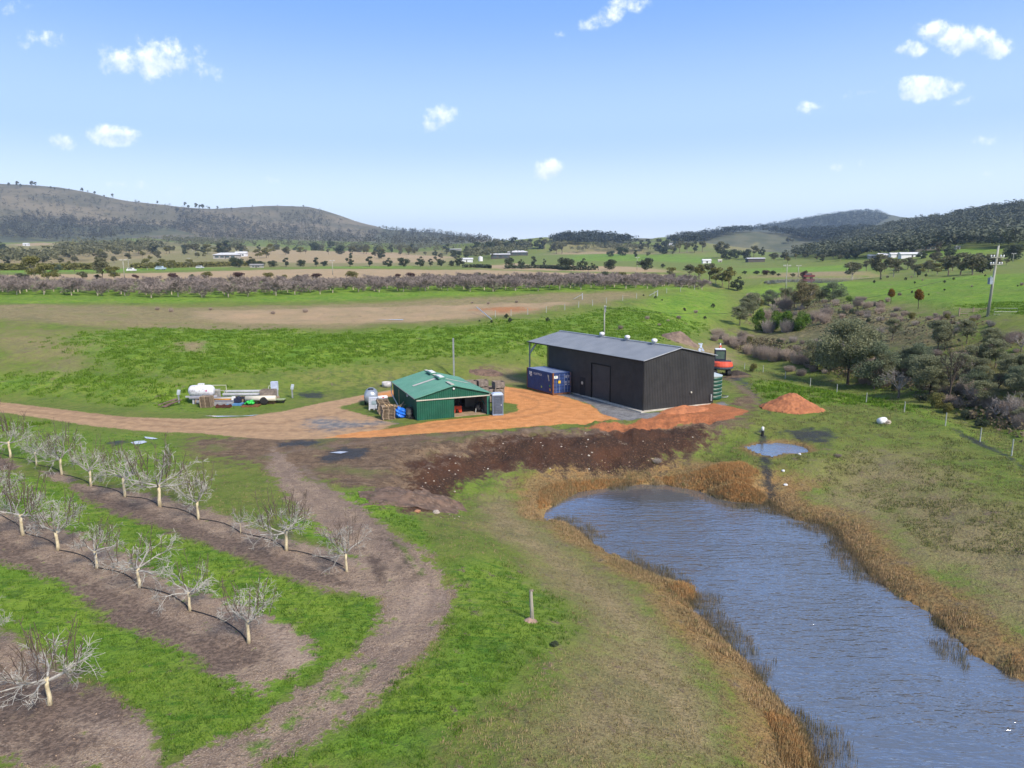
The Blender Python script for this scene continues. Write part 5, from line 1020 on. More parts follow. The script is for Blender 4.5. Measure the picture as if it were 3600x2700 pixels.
obj('transformer', MB().box((.055 * rh * .5 - .45, -.1, rh * .51), (.42, .5, .95)).lathe([(.06, .48), (.08, .6), (.03, .72)], (.055 * rh * .5 - .45, -.1, rh * .51), 8), mat('transformer_grey', (.3, .36, .42)), pr)
obj('mast', MB().tube([(.055 * rh, 0, rh * .86), (.06 * rh, 0, rh * 1.02)], .06, 6), M_steelpole, pr)
for px, py, ty, lab, arms in ((1697, 636, 571, 'pale green power pole before the long farm pond', ((.93, 2.2),)), (1724, 598, 573, 'thin power pole beyond the long farm pond', ((.93, 2.2),)), (269, 600, 561, 'leaning pale power pole beside the gum trees at the back of the orchard', ((.95, 2),)), (279, 585, 561, 'shorter pale power pole just right of the leaning one', ((.95, 2),)), (409, 577, 558, 'small power pole on the lane behind the ploughed field', ((.95, 2),)), (719, 594, 563, 'power pole standing in the middle of the ploughed field', ((.95, 2),)),
                               (2173, 523, 484, 'pale pole high on the wooded slope', ((.93, 2),)), (1376, 583, 556, 'faint power pole beside the dark pine row', ((.93, 2),)), (2188, 566, 547, 'short timber pole beside the gravel yard on the right', ((.93, 2),))):
    pole(px, py, ty, lab, .16, arms, wmin=.1)
def wire(name, label, a, b, sag, r_=.02, n=14, cat='wire', group=None):
    a = Vector(a); b = Vector(b); pts = [a.lerp(b, i / n) - Vector((0, 0, sag * 4 * (i / n) * (1 - i / n))) for i in range(n + 1)]
    return tag(obj(name, MB().tube(pts, r_, 4), M_wire, None), label, cat, group)
wire('power_line', 'power line from the pole behind the roof to the transformer pole', pa + Vector((.15, -.1, ph - .4)), ra + Vector((.7, 0, rh * .74)), 3.2, .022)
# gate and rail fence by the transformer pole
a = gp(2072, 679); t = thing('rail_fence', 'short weathered timber rail fence left of the transformer pole', 'fence', a, R(0)); mb = MB()
for x0 in (0, 2.2, 4.2): obj('post', MB().box((x0, 0, .6), (.16, .16, 1.3)), M_wood, t)
obj('rail', MB().box((2.1, 0, .35), (4.3, .06, .12)).box((2.1, 0, .7), (4.3, .06, .12)).box((2.1, 0, 1.0), (4.3, .06, .12)), M_wood, t)
a = gp(2147, 684); t = thing('farm_gate', 'pale tubular mesh gate just right of the transformer pole', 'gate', a); obj('frame', MB().tube([(0, 0, .15), (0, 0, 1.1), (3.2, 0, 1.0), (3.2, 0, .1), (0, 0, .15)], .022, 6).tube([(0, 0, .6), (3.2, 0, .55)], .02, 5), M_steelpole, t)
# creek-side wire fence: each post a thing
FP = [(1608,798,14),(1648,807,15),(1696,820,16),(1750,834,18),(1807,854,21),(1871,870,22),(1953,893,24),(2042,920,29),(2117,953,31),(2185,985,37)]
last = None; FG = []
for i, (px, py, hp) in enumerate(FP):
    a = gp(px, py); h = hp * mpx(a); FG.append((a, h))
    tag(obj('fence_post', MB().tube([(0, 0, -.1), (.02, 0, h)], [.055, .045], 7), mat('pale_post', (.42, .44, .4), (.32, .33, .3), 4), None, loc=a), 'pale creek fence post, number %s counting from the gully' % ['one', 'two', 'three', 'four', 'five', 'six', 'seven', 'eight', 'nine', 'ten'][i], 'fence post', 'posts of the creek fence')
mb = MB()
for (a, h), (b, h2) in zip(FG, FG[1:]):
    for f in (.45, .85): mb.tube([a + Vector((0, 0, h * f)), b + Vector((0, 0, h2 * f))], .006, 4)
tag(obj('fence_wire', mb, M_wire, None), 'thin wires strung along the pale creek fence posts', 'wire')
# terrace fence
TF = [(1028,680),(1062,690)]
mb = MB(); prev = None; nT = 0
for i, (px, py) in enumerate([(1070,686),(1104,682),(1140,678),(1180,674),(1220,670),(1250,666),(1280,661),(1310,656),(1345,650),(1375,645),(1413,641),(1500,627),(1470,630),(1440,633),(1590,628)]):
    a = gp(px, py); h = 1.25
    tag(obj('fence_post', MB().tube([(0, 0, -.1), (0, 0, h)], .06, 6), mat('pale_post', (.42, .44, .4)), None, loc=a), 'thin pale post of the fence along the far terrace edge', 'fence post', 'posts along the far terrace edge')
a = gp(1062, 692); b = gp(1030, 676); tag(obj('strainer_brace', MB().tube([(0, 0, 0), b - a + Vector((0, 0, 1.2))], .09, 7), M_zinc, None, loc=a), 'pale leaning strainer pipe at the end of the terrace fence', 'fence brace')
for px, py in ((1258, 797 - 150), (1420, 641)):
    a = gp(px, py); tag(obj('strainer', MB().box((0, 0, .7), (.2, .2, 1.4)).tube([(0, 0, 1.2), (-2.0, 0, .1)], .07, 6), M_zinc, None, loc=a), 'pale corner strainer with a diagonal stay at the terrace ' + ('bend' if px < 1300 else 'tip'), 'fence strainer')
# foreground stump post
a = gp(1149, 1340); h = 70 * mpx(a); t = thing('old_post', 'weathered split timber post standing alone on the grass above the pond', 'post', a)
obj('post', MB().tube([(0, 0, -.1), (.0, 0, h * .3), (-.03, 0, h * .7), (-.04, 0, h)], [.1, .085, .08, .07], 9), mat('split_post', (.36, .33, .27), (.22, .2, .16), 6, .9, stretch=(1, 1, .15), bump=.5), t)
obj('loose_cap', MB().box((.0, 0, h), (.14, .1, .05), .4, ('X', .3)), M_wood, t)
mound('soil_mound', 'small pinkish mound of soil at the foot of the lone post', 'soil heap', 1147, 1340, .32, .28, .2, mat('pink_soil', (.36, .24, .19), (.25, .17, .13), 6, .95), 31, 0, 20, .4)
# small pond inlet and litter
a = gp(1647, 942); t = thing('inlet_pipe', 'black pipe with white cap standing above the small pond', 'pipe', a); obj('pipe', MB().tube([(0, 0, -.1), (0, 0, .55)], .12, 10), M_black, t); obj('cap', MB().lathe([(.12, .5), (.13, .8), (.06, .88), (0, .88)], n=12), M_white, t, True)
a = gp(1905, 915); t = thing('white_drum', 'white plastic drum lying on the grass beside a rock', 'drum', a, R(30)); obj('body', MB().lathe([(.1, -.5), (.3, -.42), (.33, 0), (.3, .42), (.1, .5)], (0, 0, .3), 14, 'X', R(0)), M_white, t, True)
def rock(px, py, s, label, m=None, seed=0, dz=-.1):
    bm = bmesh.new(); bmesh.ops.create_icosphere(bm, subdivisions=2, radius=1); r_ = random.Random(seed); o3 = Vector((r_.random() * 9,) * 3)
    from mathutils import noise as _n
    for v in bm.verts: v.co *= 1 + .35 * _n.noise(v.co * 1.3 + o3)
    me = bpy.data.meshes.new('rock'); bm.to_mesh(me); bm.free(); me.materials.append(m or mat('pale_rock', (.42, .36, .3), (.27, .23, .19), 4, .9))
    o = bpy.data.objects.new('rock', me); COL.objects.link(o); a = gp(px, py); o.location = a + Vector((0, 0, s * .3 + dz * s)); o.scale = (s, s * .8, s * .6); o.rotation_euler = (0, 0, r_.random() * 6); return tag(o, label, 'rock')
rock(1916, 914, .45, 'brown rock lying against the white drum')
rock(942, 1108, .28, 'pale boulder at the foot of the brown soil heap', seed=2); rock(902, 1106, .2, 'orange brown stone left of the pale boulder', mat('rust_rock', (.4, .2, .11)), 3)
GR_ = 'loose pale stones on the dark bank'
for i in range(52):
    px = rnd.uniform(1010, 1530); py = rnd.uniform(935, 1028)
    if sdpoly(np.array([px]), np.array([py]), [(1010,985),(1060,950),(1150,940),(1530,918),(1530,955),(1440,1000),(1300,1032),(1200,1022),(1100,1010),(1050,1030)])[0] < 0: continue
    o = rock(px, py, rnd.uniform(.035, .1) * (1.7 if rnd.random() < .12 else 1), 'small pale stone on the dark bank above the pond', [mat('pale_rock', (.42, .36, .3)), mat('white_stone', (.5, .45, .38)), mat('tan_rock', (.4, .28, .19))][i % 3], i); o['group'] = GR_
for i in range(26):
    px = rnd.uniform(900, 1000); py = rnd.uniform(985, 1125); o = rock(px, py, rnd.uniform(.03, .09), 'small stone scattered over the brown spoil heaps', mat('pale_rock', (.42, .36, .3)), 100 + i); o['group'] = 'stones on the spoil heaps'
for i, (px, py, lab) in enumerate([(1727, 982, 'white foam float on the rim of the small pond'), (1692, 1018, 'white stone on the grass below the small pond'), (1697, 1048, 'white float beside the black drain above the main pond')]): rock(px, py, .16, lab, M_white, 300 + i)
# puddles by the track
for i, (pts, lab) in enumerate([([(282,957),(295,953),(312,953),(318,956),(305,960),(290,961)], 'puddle'), ([(311,944),(330,946),(342,949),(330,950),(315,948)], 'puddle'), ([(440,899),(520,899.5),(560,896.5),(545,899),(470,901.5)], 'puddle'), ([(1508,742),(1512,750),(1508,757),(1516,762),(1522,758),(1516,750),(1518,742)], 'stream'), ([(810,690.5),(870,689.5),(872,691),(840,691.5)], 'puddle'), ([(712,979),(735,976),(752,977),(736,981)],'puddle')]):
    P = W3(pts); zmax = max(hz1(x, y) for x, y in P) ; zz = [(x, y) for x, y in P]
    o = bpy.data.objects.new(lab, bpy.data.meshes.new(lab)); o.data.from_pydata([(x, y, hz1(x, y) + .05) for x, y in P], [], [list(range(len(P)))]); o.data.update(); COL.objects.link(o); o.data.materials.append(MATS.get('pud') or water_mat('puddle', (.7, .66, .62), .05, 2)); o['kind'] = 'structure'
    MATS['pud'] = o.data.materials[0]
# drip irrigation hoses, one per tree row
def hose(label, pts):
    P = []
    for px, py in pts: a = gp(px, py, .04); P.append(a)
    Q = []
    for a, b in zip(P, P[1:]):
        for k in range(6):
            t_ = k / 6; c = a.lerp(b, t_); d = (b - a).cross(Vector((0, 0, 1))).normalized(); c = c - d * (.35 * math.sin(math.pi * t_)) * (1 if (b - a).length > 2 else .2); c.z = hz1(c.x, c.y) + .04; Q.append(c)
    Q.append(P[-1]); tag(obj('irrigation_hose', MB().tube(Q, .022, 5), M_black, None, True), label, 'hose')
hose('black drip hose running along the far tree row', [(-40,975),(23,990),(79,1006),(134,1026),(197,1047),(270,1069),(346,1094),(429,1122),(520,1152),(619,1189),(742,1225)])
hose('black drip hose running along the middle tree row', [(-40,1100),(57,1154),(125,1189),(209,1227),(302,1271),(411,1319),(535,1388)])
# ---------------------------------------------------------------- plant meshes
def np_mesh(name, v, f, m, smooth=False):
    me = bpy.data.meshes.new(name); v = np.asarray(v, np.float32); f = np.asarray(f, np.int32); k = f.shape[1]
    me.vertices.add(len(v)); me.vertices.foreach_set('co', v.ravel()); me.loops.add(f.size); me.loops.foreach_set('vertex_index', f.ravel())
    me.polygons.add(len(f)); me.polygons.foreach_set('loop_start', np.arange(0, f.size, k, dtype=np.int32))
    me.update(calc_edges=True); me.materials.append(m); return me
def leaves(cent, size, g, up=.3):
    """small diamond leaves at the given points"""
    n = len(cent); a = g.normal(size=(n, 3)); a[:, 2] = a[:, 2] * (1 - up); a /= np.linalg.norm(a, axis=1)[:, None]
    b = np.cross(a, g.normal(size=(n, 3))); b /= np.linalg.norm(b, axis=1)[:, None]
    s = (size * g.uniform(.55, 1.35, n))[:, None]; c = cent
    v = np.stack([c - a * s, c + b * s * .55, c + a * s, c - b * s * .55], 1).reshape(-1, 3); f = np.arange(4 * n).reshape(-1, 4); return v, f
def lobe_points(lobes, n, g, shell=.55):
    """points through the volume of several lobes (x,y,z,rx,ry,rz), thicker towards the outside"""
    L = np.array(lobes, float); w = L[:, 3] * L[:, 4] * L[:, 5]; w = w ** .67; k = g.choice(len(L), n, p=w / w.sum())
    d = g.normal(size=(n, 3)); d /= np.linalg.norm(d, axis=1)[:, None]; r_ = g.uniform(shell ** 3, 1, n) ** (1 / 3) * (1 + g.normal(0, .07, n))
    return L[k, :3] + d * r_[:, None] * L[k, 3:]
def rand_lobes(n, R_, z0, z1, g, flat=.7, spread=1.0, small=(.22, .42)):
    out = []
    for i in range(n):
        a = g.uniform(0, 2 * math.pi); t = g.uniform(0, 1); z = z0 + (z1 - z0) * t; prof = math.sin(math.pi * min(.97, max(.08, .12 + .8 * t))) ** .6
        r_ = R_ * spread * prof * math.sqrt(g.uniform(0, 1)) * .85; s = R_ * g.uniform(*small); out.append((r_ * math.cos(a), r_ * math.sin(a), z, s, s, s * flat))
    return out
def branches(seed, h_trunk, limbs, L0, rad, levels, spread=(.5, 1.2), kids=(3, 5), shrink=.6, wob=.25, gravity=0, nseg=3, up=.0, rmin=.012, tip_up=0):
    r_ = random.Random(seed); mb = MB()
    def grow(p, d, L, rr, lv):
        pts = [p]; q_ = p; dd = d
        for i in range(nseg):
            dd = (dd + Vector((r_.uniform(-1, 1), r_.uniform(-1, 1), r_.uniform(-1, 1))) * wob + Vector((0, 0, tip_up - gravity * lv))).normalized(); q_ = q_ + dd * (L / nseg); pts.append(q_)
        rs = [max(rmin, rr * (1 - .55 * i / nseg)) for i in range(nseg + 1)]; mb.tube(pts, rs, 6 if lv == 0 else 4 if lv == 1 else 3, cap=False)
        if lv < levels:
            for k in range(r_.randint(*kids)):
                t = r_.uniform(.3, 1); i = min(nseg - 1, int(t * nseg)); b = pts[i].lerp(pts[i + 1], t * nseg - i)
                base = (pts[i + 1] - pts[i]).normalized(); o_ = base.orthogonal().normalized(); o_.rotate(Matrix.Rotation(r_.uniform(0, 6.28), 3, base))
                nd = (base * r_.uniform(.5, 1) + o_ * r_.uniform(.5, 1.1) + Vector((0, 0, up))).normalized(); grow(b, nd, L * shrink * r_.uniform(.7, 1.2), rs[i] * .6, lv + 1)
    for k in range(limbs):
        a = 2 * math.pi * (k + r_.uniform(-.3, .3)) / limbs; th = r_.uniform(*spread); grow(Vector((0, 0, h_trunk * r_.uniform(.85, 1.0))), Vector((math.sin(th) * math.cos(a), math.sin(th) * math.sin(a), math.cos(th))), L0 * r_.uniform(.75, 1.15), rad, 0)
    return mb
def mesh_of(name, mb, m, smooth=False):
    me = bpy.data.meshes.new(name); me.from_pydata(mb.v, [], mb.f); me.update(); me.materials.append(m)
    if smooth: me.polygons.foreach_set('use_smooth', np.ones(len(me.polygons), bool))
    return me
def link(name, me, parent=None): o = bpy.data.objects.new(name, me); COL.objects.link(o); o.parent = parent; return o
M_wtrunk = mat('painted_trunk', (.62, .54, .36), (.46, .38, .24), 9, .85, stretch=(1, 1, .4), bump=.3, dirt=((.2, .15, .1), .5))
M_wbranch = mat('pale_bark', (.42, .4, .365), (.25, .235, .21), 5, .85)
M_shoot = mat('dark_shoot', (.09, .06, .055), (.13, .1, .07), 5, .8)
M_bark = mat('gum_bark', (.2, .16, .12), (.1, .08, .065), 2, .9)
M_pbark = mat('pale_gum_bark', (.42, .38, .32), (.26, .22, .18), 1, .85)
M_dbark = mat('dark_bark', (.05, .038, .03), (.09, .07, .055), 3, .9)
M_twig = mat('orchard_twig', (.26, .215, .195), (.2, .165, .15), 1, .9)
M_brown = mat('brown_twig', (.28, .22, .18), (.36, .29, .24), 1.2, .9)
M_greytwig = mat('grey_twig', (.34, .3, .27), (.22, .19, .17), 1.5, .9)

# ---- walnut trees near the camera: 5 forms, 25 trees
WAL = []
for s in range(5):
    g_ = random.Random(50 + s); t = thing('walnut_tree', 'x', 'tree')
    tr = MB().tube([(0, 0, -.1), (.02, .01, .3), (-.01, .02, .62), (.0, 0, .92)], [.092, .064, .058, .072], 10); mt = mesh_of('trunk', tr, M_wtrunk, True); link('trunk', mt, t)
    bb = branches(300 + s, .92, 6 if s != 3 else 5, 1.15, .036, 3, (.8, 1.45) if s % 2 else (.6, 1.35), (3, 5), .6, .3, .03, 3, .12, .0062, .04)
    link('crown', mesh_of('crown', bb, M_wbranch), t)
    sh = MB(); n_ = [16, 26, 10, 30, 18][s]
    for k in range(n_):
        a = g_.uniform(0, 6.28); r0 = g_.uniform(.15, 1.0); p0 = Vector((r0 * math.cos(a), r0 * math.sin(a), g_.uniform(1.0, 1.7))); L = g_.uniform(.6, 1.35); d = Vector((math.cos(a) * .25 + g_.uniform(-.2, .2), math.sin(a) * .25 + g_.uniform(-.2, .2), 1)).normalized()
        p1 = p0 + d * L * .5; p2 = p0 + d * L + Vector((g_.uniform(-.08, .08), g_.uniform(-.08, .08), 0)); sh.tube([p0, p1, p2], [.014, .011, .008], 4, False)
        for j in range(3): tt = g_.uniform(.3, .9); c = p0.lerp(p2, tt); sh.tube([c, c + Vector((g_.uniform(-.2, .2), g_.uniform(-.2, .2), g_.uniform(.15, .35)))], [.008, .007], 3, False)
    link('young_shoots', mesh_of('young_shoots', sh, M_shoot), t); WAL.append(t)
used = set()
def put(proto_list, k, loc, rz, sc, label, group, reg=used):
    p_ = proto_list[k]
    if id(p_) not in reg:
        reg.add(id(p_)); p_.location = loc; p_.rotation_euler = (0, 0, rz); p_.scale = sc if isinstance(sc, tuple) else (sc, sc, sc)
        if label: p_['label'] = label
        if group: p_['group'] = group
        return p_
    return dup(p_, loc, rz, sc, label, group)
ORD = ['first', 'second', 'third', 'fourth', 'fifth', 'sixth', 'seventh', 'eighth', 'ninth', 'tenth', 'eleventh']
rowA = [(749,1232,118,.95),(619,1189,128,1.15),(520,1152,68,.6),(429,1122,112,1),(346,1094,135,1.15),(270,1069,118,1),(197,1047,100,1),(134,1026,105,1),(79,1006,80,.85),(23,990,98,1),(-42,968,100,1)]
rowB = [(537,1389,140,1.1),(411,1319,118,1.05),(302,1271,125,1.2),(209,1228,110,1.1),(125,1189,120,1.2),(50,1156,130,1.1),(-20,1120,130,1.1)]
rowC = [(108,1522,178,1.1),(-75,1450,160,1.1)]
forms = iter([1,3,2,0,1,4,0,1,2,3,0, 0,2,2,4,0,3,1, 3,1] * 2)
for rows, nm in ((rowA, 'far'), (rowB, 'middle'), (rowC, 'nearest')):
    for i, (px, py, hp, w_) in enumerate(rows):
        a = gp(px, py); k = next(forms); h = hp * mpx(a); base_h = 2.55
        sc = h / base_h
        lab = ('bare pale walnut tree, %s from the worn track in the %s orchard row' % (ORD[i], nm)) if nm != 'nearest' else ('large bare walnut with drooping limbs alone in the nearest mulch strip' if i == 0 else 'walnut tree whose side branches reach into the near mulch strip')
        if (px, py) == (520, 1152): lab = 'smallest bare walnut, stunted, in the far orchard row'
        put(WAL, k, a, rnd.uniform(0, 6.28), (sc * w_ * .92, sc * w_ * .92, sc), lab, 'walnut trees in the mulched rows')

# ---- the distant orchard block
OR = []
for s in range(5):
    t = thing('orchard_tree', 'bare grey walnut tree in the distant orchard block', 'tree', group='trees of the distant orchard block')
    link('trunk', mesh_of('trunk', MB().tube([(0, 0, -.2), (0, 0, 1.0)], [.12, .1], 6, False), mat('distant_trunk', (.55, .48, .36), (.42, .36, .27))), t)
    bb = branches(700 + s, .95, 8, 1.75, .06, 3, (.4, 1.3), (5, 6), .62, .25, 0, 2, .16, .025, .03); link('crown', mesh_of('crown', bb, M_twig), t); OR.append(t)
cand = []
g = np.random.default_rng(5); u_ = np.array([math.cos(R(3)), math.sin(R(3))]); v_ = np.array([-u_[1], u_[0]])
poly = np.array([at(0, 0)[:2]] * 0 or [tuple(G(px, py)[:2]) for px, py in [(-140,652),(300,649),(560,642),(760,635),(1000,631),(1240,626),(1420,625),(1525,627),(1500,611),(1300,610),(900,614),(500,620),(200,623),(-140,626)]])
for i in range(-40, 40):
    for j in range(0, 40):
        p = np.array([0, 168.]) + u_ * (i * 5.9 + (j % 2) * 2.2) + v_ * (j * 7.0)
        p = p + g.normal(0, .25, 2)
        if sdpoly(np.array([p[0]]), np.array([p[1]]), poly)[0] > 0 and abs(p[0] / p[1]) < .77: cand.append(p)
cand.sort(key=lambda p: p[1]); print('far orchard trees', len(cand))
for i, p in enumerate(cand[:272]):
    z_ = hz1(*p); put(OR, i % 5, (p[0], p[1], z_), rnd.uniform(0, 6.28), (lambda s: (s, s, s * rnd.uniform(.68, .8)))(rnd.uniform(1.1, 1.35)), None, None)
if len(cand) > 272:   # the rest, farthest back, as one mass
    vs = []; fs = []; n0 = 0; me = OR[0].children[1].data; V0 = np.zeros(len(me.vertices) * 3); me.vertices.foreach_get('co', V0); V0 = V0.reshape(-1, 3); F0 = np.array([p.vertices[:] for p in me.polygons])
    for p in cand[272:]:
        a = g.uniform(0, 6.28); ca, sa = math.cos(a), math.sin(a); v = V0 @ np.array([[ca, sa, 0], [-sa, ca, 0], [0, 0, 1]]) + [p[0], p[1], hz1(*p)]; vs.append(v); fs.append(F0 + n0); n0 += len(v)
    o = link('orchard_trees', np_mesh('orchard_trees', np.vstack(vs), np.vstack(fs), M_twig)); o['kind'] = 'stuff'; o['label'] = 'hazy mass of bare twigs at the back of the distant orchard'; o['category'] = 'orchard'

# ---- leafy trees
LM = {
 'gum': leafmat('gum_leaf', (.21, .21, .12), (.12, .125, .075), (.28, .27, .17), .35, back=.35),
 'olive': leafmat('olive_leaf', (.25, .235, .08), (.14, .145, .05), (.32, .29, .12), .4, back=.35),
 'dark': leafmat('dark_leaf', (.09, .115, .065), (.055, .07, .045), (.13, .15, .085), .4),
 'wattle': leafmat('wattle_leaf', (.28, .29, .165), (.17, .185, .105), (.37, .37, .22), .5, back=.4),
 'tan': leafmat('tan_leaf', (.24, .2, .1), (.15, .14, .07), (.3, .26, .15), .4),
 'green': leafmat('bright_leaf', (.13, .23, .03), (.06, .11, .02), (.24, .36, .05), .6),
 'teal': leafmat('bluegreen_leaf', (.21, .25, .15), (.13, .16, .095), (.28, .31, .19), .5, back=.4),
 'orange': leafmat('rusty_leaf', (.27, .135, .025), (.13, .085, .02), (.38, .2, .035), .9),
 'purple': leafmat('purple_leaf', (.14, .085, .08), (.06, .035, .035), None, .8)}
def leafy(seed, kind, nl, R_, z0, z1, n, size, trunk_h, bark, flat=.8, small=(.3, .5), tr=.25, name='tree', limbs=4, spreadr=(.3, .8)):
    g = np.random.default_rng(seed); t = thing(name, 'x', 'tree'); lobes = rand_lobes(nl, R_, z0, z1, g, flat, 1, small) if kind != 'orange' else [(0, 0, 6.5, 2.4, 2.3, 2.3), (.5, .2, 7.5, 1.7, 1.8, 1.9), (-.7, .1, 5.6, 1.9, 1.9, 1.6), (.2, -.6, 6.0, 2.0, 1.8, 1.7)]
    v, f = leaves(lobe_points(lobes, n, g, .35), size, g); link('crown', np_mesh('crown', v, f, LM[kind]), t)
    mb = MB().tube([(0, 0, -.3), (g.normal() * .1, 0, trunk_h * .5), (g.normal() * .15, 0, trunk_h)], [tr * 1.2, tr * .9, tr * .75], 8, False)
    sub = branches(seed, trunk_h, limbs, (z1 - trunk_h) * .8, tr * .6, 1, spreadr, (2, 3), .6, .2, 0, 3, .2, .03); mb.add(sub.v, sub.f); link('trunk', mesh_of('trunk', mb, bark, True), t); return t
# unit trees are 10 m tall; 'gum' open, 'round' dense, 'pine' dark dense, 'bush' to the ground
P = {}
P['gum'] = [leafy(1, 'gum', 13, 4.0, 4.0, 9.3, 1500, .42, 3.2, M_pbark, .6, name='gum_tree'), leafy(2, 'gum', 10, 3.6, 4.5, 9.2, 1300, .42, 4.0, M_bark, .6, name='gum_tree'), leafy(3, 'gum', 15, 4.6, 3.2, 9.2, 1800, .42, 2.6, M_bark, .6, name='gum_tree')]
P['olive'] = [leafy(11, 'olive', 12, 4.4, 3.4, 9.0, 1700, .42, 2.6, M_bark, .6, name='wattle_tree'), leafy(12, 'olive', 14, 5.0, 2.4, 9.0, 1800, .42, 2.0, M_pbark, .6, name='wattle_tree')]
P['dark'] = [leafy(21, 'dark', 14, 4.4, 1.8, 8.8, 1900, .42, 1.4, M_dbark, .7, name='cypress_tree'), leafy(22, 'dark', 12, 3.4, 2.6, 9.0, 1500, .42, 2.0, M_dbark, .7, name='cypress_tree'), leafy(23, 'dark', 18, 5.4, 1.4, 8.6, 2100, .42, 1.2, M_dbark, .7, name='cypress_tree')]
P['wattle'] = [leafy(31, 'wattle', 34, 4.9, 2.8, 8.9, 11000, .17, 2.6, M_dbark, .62, (.24, .42), .2, 'wattle_tree', 6, (.35, 1.0)), leafy(32, 'wattle', 22, 4.6, 3.6, 9.0, 6000, .18, 3.2, M_bark, .6, (.2, .38), .18, 'wattle_tree', 5, (.3, .9)), leafy(33, 'wattle', 22, 4.4, 2.4, 8.9, 7000, .18, 2.2, M_dbark, .7, (.24, .42), .2, 'wattle_tree', 5, (.3, .9))]
P['teal'] = [leafy(35, 'teal', 26, 4.8, 2.0, 8.9, 8000, .18, 2.0, M_bark, .7, (.24, .42), .2, 'wattle_tree', 5)]
P['tan'] = [leafy(41, 'tan', 26, 5.2, 3.0, 9.0, 6000, .22, 2.4, M_pbark, .75, (.22, .4), .35, 'willow_tree', 7, (.4, 1.2))]
P['orange'] = [leafy(51, 'orange', 14, 2.9, 4.6, 8.8, 3000, .26, 4.2, M_dbark, 1.0, (.3, .5), .18, 'round_tree', 3, (.1, .4))]
def bush(seed, kind, n, size, flat=.75, name='bush', nl=9):
    g = np.random.default_rng(seed); lobes = rand_lobes(nl, 5.0, 1.5, 7.0, g, .9, 1, (.35, .55)); v, f = leaves(lobe_points(lobes, n, g, .4), size, g); v[:, 2] = np.maximum(v[:, 2], 0) * 1.0; o = link(name, np_mesh(name, v, f, LM[kind])); tag(o, 'x', 'bush'); return o
def twiggy(seed, m, n, rad=.045, name='bare_shrub', H_=9, sp=5.0):
    r_ = random.Random(seed); mb = MB()
    for i in range(n):
        a = r_.uniform(0, 6.28); r0 = sp * math.sqrt(r_.random()) * .75; p0 = Vector((r0 * math.cos(a), r0 * math.sin(a), 0)); hh = H_ * r_.uniform(.45, 1) * (1 - .35 * (r0 / sp)); d = Vector((math.cos(a) * r0 / sp * .6 + r_.uniform(-.25, .25), math.sin(a) * r0 / sp * .6 + r_.uniform(-.25, .25), 1)).normalized(); pts = [p0, p0 + d * hh * .5 + Vector((r_.uniform(-.5, .5), r_.uniform(-.5, .5), 0)), p0 + d * hh]; mb.tube(pts, [rad * 1.6, rad * 1.2, rad * .7], 3, False)
        for j in range(6): t_ = r_.uniform(.25, .95); c = p0.lerp(pts[2], t_); mb.tube([c, c + Vector((r_.uniform(-1.3, 1.3), r_.uniform(-1.3, 1.3), r_.uniform(.2, 1.5)))], [rad * .8, rad * .5], 3, False)
    o = link(name, mesh_of(name, mb, m)); tag(o, 'x', 'shrub'); return o
B = {'olive': [bush(61, 'olive', 2200, .42), bush(62, 'dark', 2200, .42)], 'green': [bush(63, 'green', 5000, .3), bush(64, 'green', 5000, .3, nl=14)], 'dark': [bush(65, 'dark', 2000, .45)], 'purple': [bush(66, 'purple', 1800, .4)],
     'brown': [twiggy(71, M_brown, 260), twiggy(72, M_brown, 240), twiggy(73, M_brown, 260)], 'grey': [twiggy(74, M_greytwig, 200, .04), twiggy(75, M_greytwig, 220, .04)]}
def dead(seed, m, name='bare_tree', dens=(3, 5), sp=(.3, .95), th=2.2):
    t = thing(name, 'x', 'tree'); link('trunk', mesh_of('trunk', MB().tube([(0, 0, -.4), (.15, 0, th * .5), (0, 0, th)], [.34, .27, .25], 8, False), M_dbark if m is not M_greytwig else M_bark, True), t)
    link('crown', mesh_of('crown', branches(seed, th, 6, 3.4, .17, 3, sp, dens, .6, .22, 0, 3, .25, .03, .04), m), t); return t
P['bare'] = [dead(81, M_greytwig), dead(82, M_dbark, sp=(.2, .8), th=3.6), dead(83, M_greytwig, sp=(.2, .7), th=1.4)]
def T(kind, px, py, hp, wf=1.0, label=None, group=None, k=None, lst=None, ref=10.0):
    a = gp(px, py); h = hp * mpx(a); L = (lst or P)[kind]; k = rnd.randrange(len(L)) if k is None else k; s = h / ref
    wf *= 1.15 if lst is None and kind in ('wattle', 'teal', 'gum') else 1; return put(L, k, a, rnd.uniform(0, 6.28), (s * wf, s * wf, s), label, group)
def BU(kind, px, py, hp, wf=1.0, label=None, group=None, k=None): return T(kind, px, py, hp, wf, label, group, k, B, 8.5)

